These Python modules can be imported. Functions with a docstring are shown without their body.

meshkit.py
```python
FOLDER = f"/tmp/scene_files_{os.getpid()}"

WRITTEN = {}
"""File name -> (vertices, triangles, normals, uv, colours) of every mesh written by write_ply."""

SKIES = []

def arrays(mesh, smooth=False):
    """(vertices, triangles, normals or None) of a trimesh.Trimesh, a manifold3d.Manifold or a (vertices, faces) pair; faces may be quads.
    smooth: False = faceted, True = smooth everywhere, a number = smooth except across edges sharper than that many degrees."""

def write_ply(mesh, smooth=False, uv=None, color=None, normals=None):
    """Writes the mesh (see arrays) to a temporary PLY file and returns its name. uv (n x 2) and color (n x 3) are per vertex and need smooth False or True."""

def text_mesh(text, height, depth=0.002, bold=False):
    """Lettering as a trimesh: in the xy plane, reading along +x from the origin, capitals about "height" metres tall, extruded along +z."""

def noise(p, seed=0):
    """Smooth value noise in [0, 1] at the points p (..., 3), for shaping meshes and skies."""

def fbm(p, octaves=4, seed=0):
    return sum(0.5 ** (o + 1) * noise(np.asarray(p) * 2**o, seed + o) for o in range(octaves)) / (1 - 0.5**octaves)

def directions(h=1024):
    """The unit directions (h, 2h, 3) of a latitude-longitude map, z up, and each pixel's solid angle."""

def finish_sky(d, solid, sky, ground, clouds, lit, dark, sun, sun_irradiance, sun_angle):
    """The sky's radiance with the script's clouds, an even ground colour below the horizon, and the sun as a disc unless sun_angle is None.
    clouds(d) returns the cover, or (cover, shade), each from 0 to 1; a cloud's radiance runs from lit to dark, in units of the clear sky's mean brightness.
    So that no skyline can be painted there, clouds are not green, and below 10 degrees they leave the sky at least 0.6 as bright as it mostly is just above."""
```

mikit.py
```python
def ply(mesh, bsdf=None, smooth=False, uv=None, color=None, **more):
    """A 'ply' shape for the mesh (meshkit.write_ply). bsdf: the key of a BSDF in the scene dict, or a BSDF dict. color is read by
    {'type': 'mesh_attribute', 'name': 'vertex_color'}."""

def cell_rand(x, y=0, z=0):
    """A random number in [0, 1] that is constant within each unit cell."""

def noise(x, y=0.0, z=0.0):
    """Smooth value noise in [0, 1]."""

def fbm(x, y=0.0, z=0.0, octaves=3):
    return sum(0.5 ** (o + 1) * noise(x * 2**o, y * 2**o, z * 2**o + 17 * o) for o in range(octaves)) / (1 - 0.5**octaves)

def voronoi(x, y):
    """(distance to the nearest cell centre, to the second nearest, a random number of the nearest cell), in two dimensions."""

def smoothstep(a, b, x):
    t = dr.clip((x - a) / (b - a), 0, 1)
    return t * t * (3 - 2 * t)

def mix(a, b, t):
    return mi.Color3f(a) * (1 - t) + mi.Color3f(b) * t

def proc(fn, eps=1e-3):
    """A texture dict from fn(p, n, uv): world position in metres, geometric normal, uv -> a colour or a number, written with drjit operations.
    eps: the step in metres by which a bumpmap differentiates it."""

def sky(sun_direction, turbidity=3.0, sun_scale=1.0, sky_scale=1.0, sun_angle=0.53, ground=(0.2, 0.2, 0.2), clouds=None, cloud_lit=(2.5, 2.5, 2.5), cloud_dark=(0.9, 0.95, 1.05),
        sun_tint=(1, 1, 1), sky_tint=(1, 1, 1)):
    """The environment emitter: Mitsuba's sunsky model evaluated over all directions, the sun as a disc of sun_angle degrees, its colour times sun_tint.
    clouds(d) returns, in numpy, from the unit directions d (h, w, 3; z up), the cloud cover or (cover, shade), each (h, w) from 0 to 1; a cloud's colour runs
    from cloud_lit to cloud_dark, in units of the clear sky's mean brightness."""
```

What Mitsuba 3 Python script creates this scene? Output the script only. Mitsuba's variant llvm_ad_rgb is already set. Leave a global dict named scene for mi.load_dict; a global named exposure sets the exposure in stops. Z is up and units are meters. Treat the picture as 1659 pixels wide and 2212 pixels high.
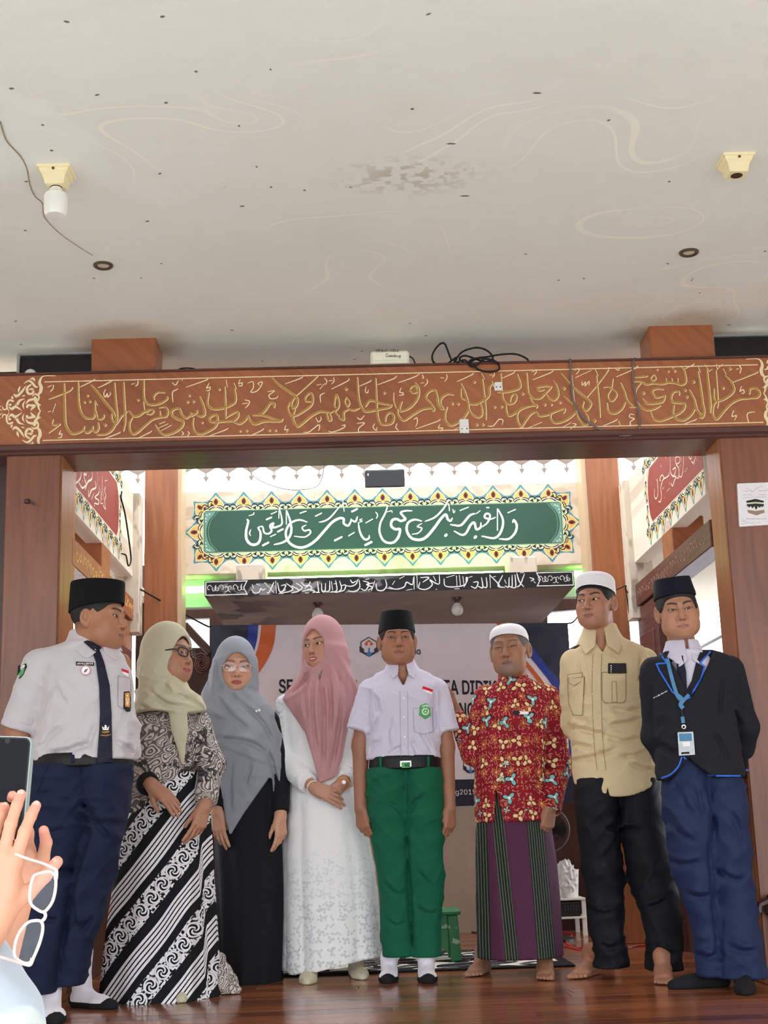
import math, random
import numpy as np, trimesh, drjit as dr, mitsuba as mi, mikit
from shapely.geometry import Polygon, LineString, Point, box as sbox
from shapely.ops import unary_union
from shapely import affinity
random.seed(7)
rng = np.random.default_rng(7)
scene, labels = {}, {}
T = mi.ScalarTransform4f

# ------------------------------------------------------------------ camera, sky, exposure
W, H, F = 1659, 2212, 2992.2
_p, _r, _y = np.radians([12.8726, -1.8425, 1.4355])
FW = np.array([math.sin(_y) * math.cos(_p), math.cos(_y) * math.cos(_p), math.sin(_p)])
_rt = np.array([math.cos(_y), -math.sin(_y), 0.0]); _up = np.cross(_rt, FW)
RT = math.cos(_r) * _rt + math.sin(_r) * _up
UP = -math.sin(_r) * _rt + math.cos(_r) * _up
EYE = np.array([0, 0, 0.63])
scene['camera'] = {'type': 'perspective', 'fov': math.degrees(2 * math.atan(W / 2 / F)), 'fov_axis': 'x', 'near_clip': 0.02, 'far_clip': 500,
                   'to_world': T().look_at(origin=EYE.tolist(), target=(EYE + FW).tolist(), up=UP.tolist())}
exposure = 3.8


def overcast(d):
    n = mikit.meshkit.fbm(d * 3.0, 3, 5)
    return np.clip(0.8 + 0.3 * n, 0, 1), np.clip(0.15 + 0.3 * n, 0, 1)


scene['sky'] = mikit.sky((-0.35, -0.55, 0.75), turbidity=4, sun_scale=0.0, sky_scale=1.0, ground=(0.62, 0.625, 0.63), clouds=overcast,
                         cloud_lit=(1.82, 1.88, 1.95), cloud_dark=(1.3, 1.37, 1.44))


def P(px, py, Y):
    """Where the line of sight of a spot of the photograph meets the upright plane at distance Y."""
    d = FW + RT * (px - W / 2) / F - UP * (py - H / 2) / F
    return EYE + d * (Y / d[1])


def PZ(px, py, Z):
    d = FW + RT * (px - W / 2) / F - UP * (py - H / 2) / F
    return EYE + d * ((Z - EYE[2]) / d[2])


def PXp(px, py, X):
    d = FW + RT * (px - W / 2) / F - UP * (py - H / 2) / F
    return EYE + d * (X / d[0])


# ------------------------------------------------------------------ names and meshes
def lin(c):
    c = np.asarray(c, float) / 255
    return np.where(c < 0.04045, c / 12.92, ((c + 0.055) / 1.055) ** 2.4)


def numbered(k):
    def taken(x):
        return x in labels or any(s == x or s.startswith(x + '__') for s in scene)
    if not taken(k):
        return k
    i = 1
    while taken(f'{k}_{i:03d}'):
        i += 1
    return f'{k}_{i:03d}'


def obj(name, mesh, bsdf, parent=None, smooth=False, label=None, kind=None, **kw):
    key = numbered(f'{parent}__{name}' if parent else name)
    scene[key] = mikit.ply(mesh, bsdf, smooth=smooth, **kw)
    if label or kind:
        labels[key] = {}
        if label: labels[key]['label'] = label
        if kind: labels[key]['kind'] = kind
    return key


def thing(name, label, cat, group=None):
    key = numbered(name)
    labels[key] = {'label': label, 'category': cat}
    if group: labels[key]['group'] = group
    return key


def tag(key, label, cat, group=None):
    labels[key] = {'label': label, 'category': cat}
    if group: labels[key]['group'] = group
    return key


def struct(name, mesh=None, bsdf=None, label=None, **kw):
    key = numbered(name)
    if mesh is not None:
        scene[key] = mikit.ply(mesh, bsdf, **kw)
    labels[key] = {'kind': 'structure'}
    if label: labels[key]['label'] = label
    return key


def cat(ms):
    return trimesh.util.concatenate([m for m in ms if m is not None])


def bx(x0, x1, y0, y1, z0, z1, c=0.004):
    """A box with chamfered edges."""
    c = min(c, 0.3 * min(abs(x1 - x0), abs(y1 - y0), abs(z1 - z0)))
    if c <= 0:
        m = trimesh.creation.box(extents=(x1 - x0, y1 - y0, z1 - z0)); m.apply_translation(((x0 + x1) / 2, (y0 + y1) / 2, (z0 + z1) / 2)); return m
    pts = []
    for sx, ex in ((x0, 1), (x1, -1)):
        for sy, ey in ((y0, 1), (y1, -1)):
            for sz, ez in ((z0, 1), (z1, -1)):
                pts += [(sx, sy + ey * c, sz + ez * c), (sx + ex * c, sy, sz + ez * c), (sx + ex * c, sy + ey * c, sz)]
    return trimesh.convex.convex_hull(np.array(pts))


def obb(a, b, w, h, up=(0, 0, 1)):
    """A bar from a to b, w wide, h high."""
    a, b = np.array(a, float), np.array(b, float)
    L = np.linalg.norm(b - a); x = (b - a) / L; z = np.array(up, float); y = np.cross(z, x); y /= np.linalg.norm(y); z = np.cross(x, y)
    m = bx(0, L, -w / 2, w / 2, -h / 2, h / 2, 0.15 * min(w, h))
    M = np.eye(4); M[:3, 0], M[:3, 1], M[:3, 2], M[:3, 3] = x, y, z, a
    m.apply_transform(M); return m


def crom(pts, n=6, closed=False):
    p = np.asarray(pts, float)
    if len(p) < 3 and not closed: return p
    q = np.vstack([p[-1:], p, p[:2]]) if closed else np.vstack([2 * p[0] - p[1], p, 2 * p[-1] - p[-2]])
    out = []
    for i in range(len(q) - 3):
        a, b, c, d = q[i:i + 4]
        for t in np.linspace(0, 1, n, endpoint=False):
            out.append(0.5 * (2 * b + (c - a) * t + (2 * a - 5 * b + 4 * c - d) * t * t + (3 * b - a - 3 * c + d) * t ** 3))
    if not closed: out.append(p[-1])
    return np.array(out)


def tube(pts, r, n=8, closed=False, smooth_n=0):
    p = np.asarray(pts, float)
    if smooth_n: p = crom(p, smooth_n, closed)
    m = len(p); rr = np.full(m, r) if np.isscalar(r) else np.interp(np.linspace(0, 1, m), np.linspace(0, 1, len(r)), r)
    t = (np.roll(p, -1, 0) - np.roll(p, 1, 0)) if closed else np.gradient(p, axis=0)
    t /= np.linalg.norm(t, axis=1, keepdims=True) + 1e-12
    u = np.cross(t[0], [0.1, 0.2, 1]); u /= np.linalg.norm(u); us = []
    for k in range(m):
        u = u - t[k] * (u @ t[k]); u /= np.linalg.norm(u); us.append(u)
    us = np.array(us); vs = np.cross(t, us); a = np.arange(n) * 2 * np.pi / n
    v = (p[:, None] + rr[:, None, None] * (us[:, None] * np.cos(a)[None, :, None] + vs[:, None] * np.sin(a)[None, :, None])).reshape(-1, 3)
    f = []; M = m if closed else m - 1
    for k in range(M):
        k2 = (k + 1) % m
        for j in range(n):
            j2 = (j + 1) % n
            f += [(k * n + j, k * n + j2, k2 * n + j2), (k * n + j, k2 * n + j2, k2 * n + j)]
    if not closed:
        v = np.vstack([v, p[0], p[-1]]); c0, c1 = len(v) - 2, len(v) - 1
        for j in range(n):
            f += [(c0, (j + 1) % n, j), (c1, (m - 1) * n + j, (m - 1) * n + (j + 1) % n)]
    return trimesh.Trimesh(v, f, process=False)


def lathe(profile, n=32, at=(0, 0, 0), axis=None):
    pr = np.asarray(profile, float); a = np.arange(n) * 2 * np.pi / n
    v = np.stack([pr[:, None, 0] * np.cos(a), pr[:, None, 0] * np.sin(a), np.repeat(pr[:, 1:2], n, 1)], -1).reshape(-1, 3)
    f = []
    for k in range(len(pr) - 1):
        for j in range(n):
            j2 = (j + 1) % n
            f += [(k * n + j, k * n + j2, (k + 1) * n + j2), (k * n + j, (k + 1) * n + j2, (k + 1) * n + j)]
    m = trimesh.Trimesh(v, f, process=False)
    if axis is not None: m.apply_transform(trimesh.geometry.align_vectors([0, 0, 1], axis))
    m.apply_translation(at); return m


def polys(g):
    return [x for x in getattr(g, 'geoms', [g]) if isinstance(x, Polygon) and x.area > 1e-9]


def relief(g, t, frame=None, base=0.0):
    """Flat shapes (X, Z in metres) raised by t towards -Y from the plane Y=base; frame maps (N,3) of (u, depth, v) to the world."""
    vs, fs, n = [], [], 0
    for pg in polys(g):
        v, f = trimesh.creation.triangulate_polygon(pg, engine='earcut')
        k = len(v)
        rings = [np.array(pg.exterior.coords)[:-1]] + [np.array(r.coords)[:-1] for r in pg.interiors]
        V = [np.c_[v[:, 0], np.full(k, -t), v[:, 1]]]; Fc = [f[:, ::1] + n]
        o = n + k
        for i, r in enumerate(rings):
            m = len(r); a = np.arange(m); b = (a + 1) % m
            V += [np.c_[r[:, 0], np.full(m, -t), r[:, 1]], np.c_[r[:, 0], np.zeros(m), r[:, 1]]]
            Fc += [np.c_[o + a, o + m + a, o + b], np.c_[o + b, o + m + a, o + m + b]]
            o += 2 * m
        vs += V; fs += Fc; n = o
    v, f = np.vstack(vs), np.vstack(fs)
    nn = np.cross(v[f[:, 1]] - v[f[:, 0]], v[f[:, 2]] - v[f[:, 0]])
    # front faces look towards -Y
    flip = (np.abs(nn[:, 1]) > 1e-14) & (nn[:, 1] > 0); f[flip] = f[flip][:, ::-1]
    v = v + [0, base, 0]
    if frame is not None: v = frame(v)
    return trimesh.Trimesh(v, f, process=False)


def XZ(pts, Y):
    return np.array([P(x, y, Y)[[0, 2]] for x, y in pts])


def stroke(pts, w, taper=0.0, n=5):
    """A brush stroke (metres) as one flat shape; w: width, or one per point."""
    p = np.asarray(pts, float)
    ws = np.full(len(p), w, float) if np.isscalar(w) else np.asarray(w, float)
    q = crom(np.c_[p, ws], n)
    if taper:
        t = np.linspace(0, 1, len(q)); q[:, 2] *= 1 - taper + taper * np.sin(np.pi * np.clip(t, 0, 1)) ** 0.5
    if np.ptp(q[:, 2]) < 1e-9:
        return LineString(q[:, :2]).buffer(q[0, 2] / 2, quad_segs=3)
    parts = []
    for a, b in zip(q[:-1], q[1:]):
        parts.append(unary_union([Point(a[:2]).buffer(max(a[2], 1e-5) / 2, 3), Point(b[:2]).buffer(max(b[2], 1e-5) / 2, 3)]).convex_hull)
    return unary_union(parts)


# ------------------------------------------------------------------ materials
def mat(key, c, rough=0.6, spec=0.4, **kw):
    scene[key] = {'type': 'twosided', 'b': {'type': 'principled', 'base_color': c if isinstance(c, dict) else {'type': 'rgb', 'value': [float(x) for x in (lin(c) if np.max(c) > 1 else c)]},
                                            'roughness': rough, 'specular': spec, **kw}}
    return key


def pmat(key, fn, rough=0.6, spec=0.4, bump=None, bs=0.001, eps=1e-3, **kw):
    b = {'type': 'principled', 'base_color': mikit.proc(fn), 'roughness': rough, 'specular': spec, **kw}
    if bump is not None:
        b = {'type': 'bumpmap', 'tex': mikit.proc(bump, eps), 'scale': bs, 'b': b}
    scene[key] = {'type': 'twosided', 'b': b}
    return key


N, FB, SS, MX = mikit.noise, mikit.fbm, mikit.smoothstep, mikit.mix


def L(*c): return mi.Color3f([float(x) for x in lin(c)])


def wood(key, dark, light, axis='z', scale=1.0, rough=0.38, spec=0.5, **kw):
    def fn(p, n, uv):
        a = {'x': (p.y, p.z, p.x), 'z': (p.x, p.y, p.z), 'y': (p.x, p.z, p.y), 'd': ((p.x + p.z) * 0.8, p.y, (p.x - p.z) * 0.7)}[axis]
        w = FB(a[0] * 7 * scale, a[1] * 7 * scale, a[2] * 1.2, 3)
        g = FB(a[0] * 60 * scale + w * 6, a[1] * 60 * scale, a[2] * 3, 3)
        blot = FB(p.x * 2.3, p.y * 2.3 + 4, p.z * 2.0, 2)
        return MX(L(*dark), L(*light), dr.clip(g * 0.75 + blot * 0.7 - 0.22, 0, 1))
    return pmat(key, fn, rough, spec, **kw)


wood('wood_beam', (128, 70, 42), (176, 106, 66), 'd', 0.8, 0.4)
wood('wood_lip', (62, 34, 30), (104, 64, 56), 'x', 1, 0.28)
wood('wood_pillar', (92, 50, 34), (140, 84, 58), 'z', 1, 0.3)
wood('wood_column', (124, 70, 40), (176, 108, 64), 'z', 1, 0.35)
wood('wood_dark', (40, 22, 18), (76, 44, 36), 'z', 1, 0.35)
wood('wood_maroon', (70, 34, 30), (112, 66, 58), 'y', 1, 0.4)
# ------------------------------------------------------------------ the setting
Y0 = 5.55            # front of the beam and the big pillars


def f_plaster(p, n, uv):
    base = FB(p.x * 1.3, p.y * 1.3, 3.0, 4)
    fine = FB(p.x * 14, p.y * 40, 1.0, 2)
    w = FB(p.x * 2.0 + 9, p.y * 2.0, 5.0, 2)
    a = p.x * 0.35 + p.y * 0.9 + (w - 0.5) * 2.2                     # trowel sweeps, in patches
    tr = SS(0.80, 0.93, N(a * 26, p.x * 1.1, 2.0)) * SS(0.56, 0.68, FB(p.x * 1.4 + 3, p.y * 1.6, 8.0, 2))
    patch = SS(0.0, 0.03, 0.16 * N(p.y * 6, 0.0, 4.0) - (p.x + 0.86 + (p.y - 3.7) * -0.25) - 0.05) * SS(4.25, 3.95, p.y)
    c = MX(L(212, 209, 202), L(226, 224, 218), base * 0.9 + fine * 0.2)
    c = MX(c, L(236, 230, 216), tr * 0.7)
    c = MX(c, L(226, 226, 220), patch * 0.75)
    d1, _, r1 = mikit.voronoi(p.x * 7 + FB(p.x * 2, p.y * 2, 0.0, 2) * 3, p.y * 7)
    speck = SS(0.05, 0.03, d1) * SS(0.86, 0.88, r1)
    c = MX(c, L(84, 72, 62), speck * 0.85)
    st = SS(0.30, 0.02, dr.sqrt(dr.square(p.x - 0.215) * 0.8 + dr.square((p.y - 4.14) * 1.6))) * SS(0.45, 0.7, FB(p.x * 40, p.y * 40, 1.0, 2))
    c = MX(c, L(160, 142, 120), st * 0.55)
    for cx in (-0.94, 1.44):                                          # browner, ragged-edged rings round the posts
        dd = dr.sqrt(dr.square(p.x - cx) + dr.square(p.y - 5.66))
        c = MX(c, L(168, 146, 116), SS(0.34, 0.14, dd + (FB(p.x * 9, p.y * 9, 2.0, 2) - 0.5) * 0.12) * 0.6)
    return c


pmat('plaster_ceiling', f_plaster, 0.85, 0.2, bump=lambda p, n, uv: FB(p.x * 5, p.y * 9, 1.0, 3), bs=0.004)
mat('plaster_cream', (226, 218, 198), 0.8)


def f_dirty(p, n, uv):
    a = FB(p.x * 7, p.y * 7, p.z * 3, 4)
    s = SS(0.55, 0.72, FB(p.x * 26, p.y * 26 + 3, p.z * 9, 3))
    return MX(MX(L(196, 182, 162), L(226, 214, 194), a), L(120, 104, 90), s * 0.6)


pmat('plaster_dirty', f_dirty, 0.85)
mat('floor_hall', (222, 218, 208), 0.4)
struct('ceiling', bx(-5, 5.2, 0.2, 6.07, 2.69, 2.85), 'plaster_ceiling', 'pale trowelled plaster ceiling with stains')
struct('roof_eave', bx(-2.6, 3.0, 8.5, 9.4, 3.35, 3.42), 'plaster_cream', 'roof of the eave behind the painted wall')
for X in (-4.2, 4.3):  # unseen side walls, added so less light comes from the sides
    struct('wall_hall', bx(X - 0.1, X + 0.1, 0.6, 5.6, -0.4, 2.7), 'plaster_cream', 'unseen cream side wall added to cut side light in the hall')
crk = [PZ(x, y, 2.688) for x, y in ((0, 262), (12, 300), (26, 318), (46, 340), (58, 365), (64, 398), (76, 425), (92, 440), (96, 470), (130, 505), (165, 530), (200, 552))]
obj('crack', tube([q + [0, 0, 0] for q in crk], [0.0022, 0.0016, 0.001], 5, smooth_n=3), mat('crack_brown', (150, 128, 104)), 'ceiling')
struct('floor', bx(-4, 4, 0.6, 4.3, -0.42, -0.40), 'floor_hall', 'pale hall floor below the wooden stage')


def f_floor(p, n, uv):
    w = FB(p.x * 1.4, p.y * 9, 0.0, 3)
    g = FB(p.x * 4 + w * 2, p.y * 90, 2.0, 3)
    return g * 0.7 + FB(p.x * 2, p.y * 3, 4.0, 2) * 0.5


pmats = []
for i, (a, b) in enumerate((((84, 44, 26), (140, 82, 50)), ((98, 52, 30), (152, 92, 58)), ((74, 38, 24), (124, 70, 44)))):
    pmats.append(pmat(f'floor_wood_{i}', (lambda a, b: lambda p, n, uv: MX(L(*a), L(*b), dr.clip(f_floor(p, n, uv) - 0.15, 0, 1)))(a, b), 0.17, 0.6,
                      bump=lambda p, n, uv: FB(p.x * 3, p.y * 12, 0.0, 3), bs=0.0012, clearcoat=0.35, clearcoat_gloss=0.9))
stage = struct('floor_stage', bx(-3.2, 3.6, 4.28, 9.0, -0.4, -0.022), 'wood_maroon', 'raised stage under the glossy brown floorboards')
yy, k = 4.28, 0
pw = 0.125
while yy < 8.9:
    x = -2.6 - 1.1 * ((k * 0.37) % 1)
    while x < 3.0:
        ln = 1.5 + 0.9 * rng.random()
        obj('plank', bx(x, min(x + ln, 3.2) - 0.0015, yy, yy + pw - 0.0022, -0.022, 0.0006 * rng.random(), 0.0012), pmats[rng.integers(3)], stage)
        x += ln
    yy += pw; k += 1

# the beam with its carved verse
beam = struct('beam', bx(-1.95, 2.45, Y0, Y0 + 0.30, 2.222, 2.528, 0.003), 'wood_beam', 'long wooden beam carved with a golden verse')
obj('lip', cat([bx(-1.95, 2.45, Y0 - 0.022, Y0 + 0.12, 2.192, 2.222, 0.006), bx(-1.95, 2.45, Y0 + 0.0, Y0 + 0.29, 2.178, 2.205, 0.006)]), 'wood_lip', beam, label='dark red-brown moulding under the beam')
obj('cap_rail', bx(-1.95, 2.45, Y0 - 0.006, Y0 + 0.31, 2.526, 2.536, 0.002), 'wood_lip', beam)
for q in ([(270, 1001), (220, 1002), (170, 1004), (120, 1011), (80, 1019), (40, 1032), (0, 1054), (-60, 1100)], [(1540, 966), (1580, 966), (1615, 968), (1640, 972), (1665, 980), (1700, 1000)]):
    cur = XZ(crom(q, 4), Y0 + 0.20)
    obj('bracket', relief(Polygon([(cur[-1][0], 2.2), (cur[0][0], 2.2), *cur]), 0.08, base=Y0 + 0.28), 'wood_lip', beam, label='dark curved corner bracket')
    obj('bracket_edge', tube([(a, Y0 + 0.2, b) for a, b in cur], 0.006, 6), 'wood_dark', beam)
mat('cream_inlay', (232, 214, 172), 0.55)
mat('gold_inlay', (170, 128, 56), 0.45, 0.5)
B1, B2, B3, B4, B5, B6 = (80, 800, 5.925), (340, 800, 5.925), (600, 790, 5.925), (860, 790, 5.925), (1100, 780, 5.925), (1360, 770, 5.548)
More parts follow.
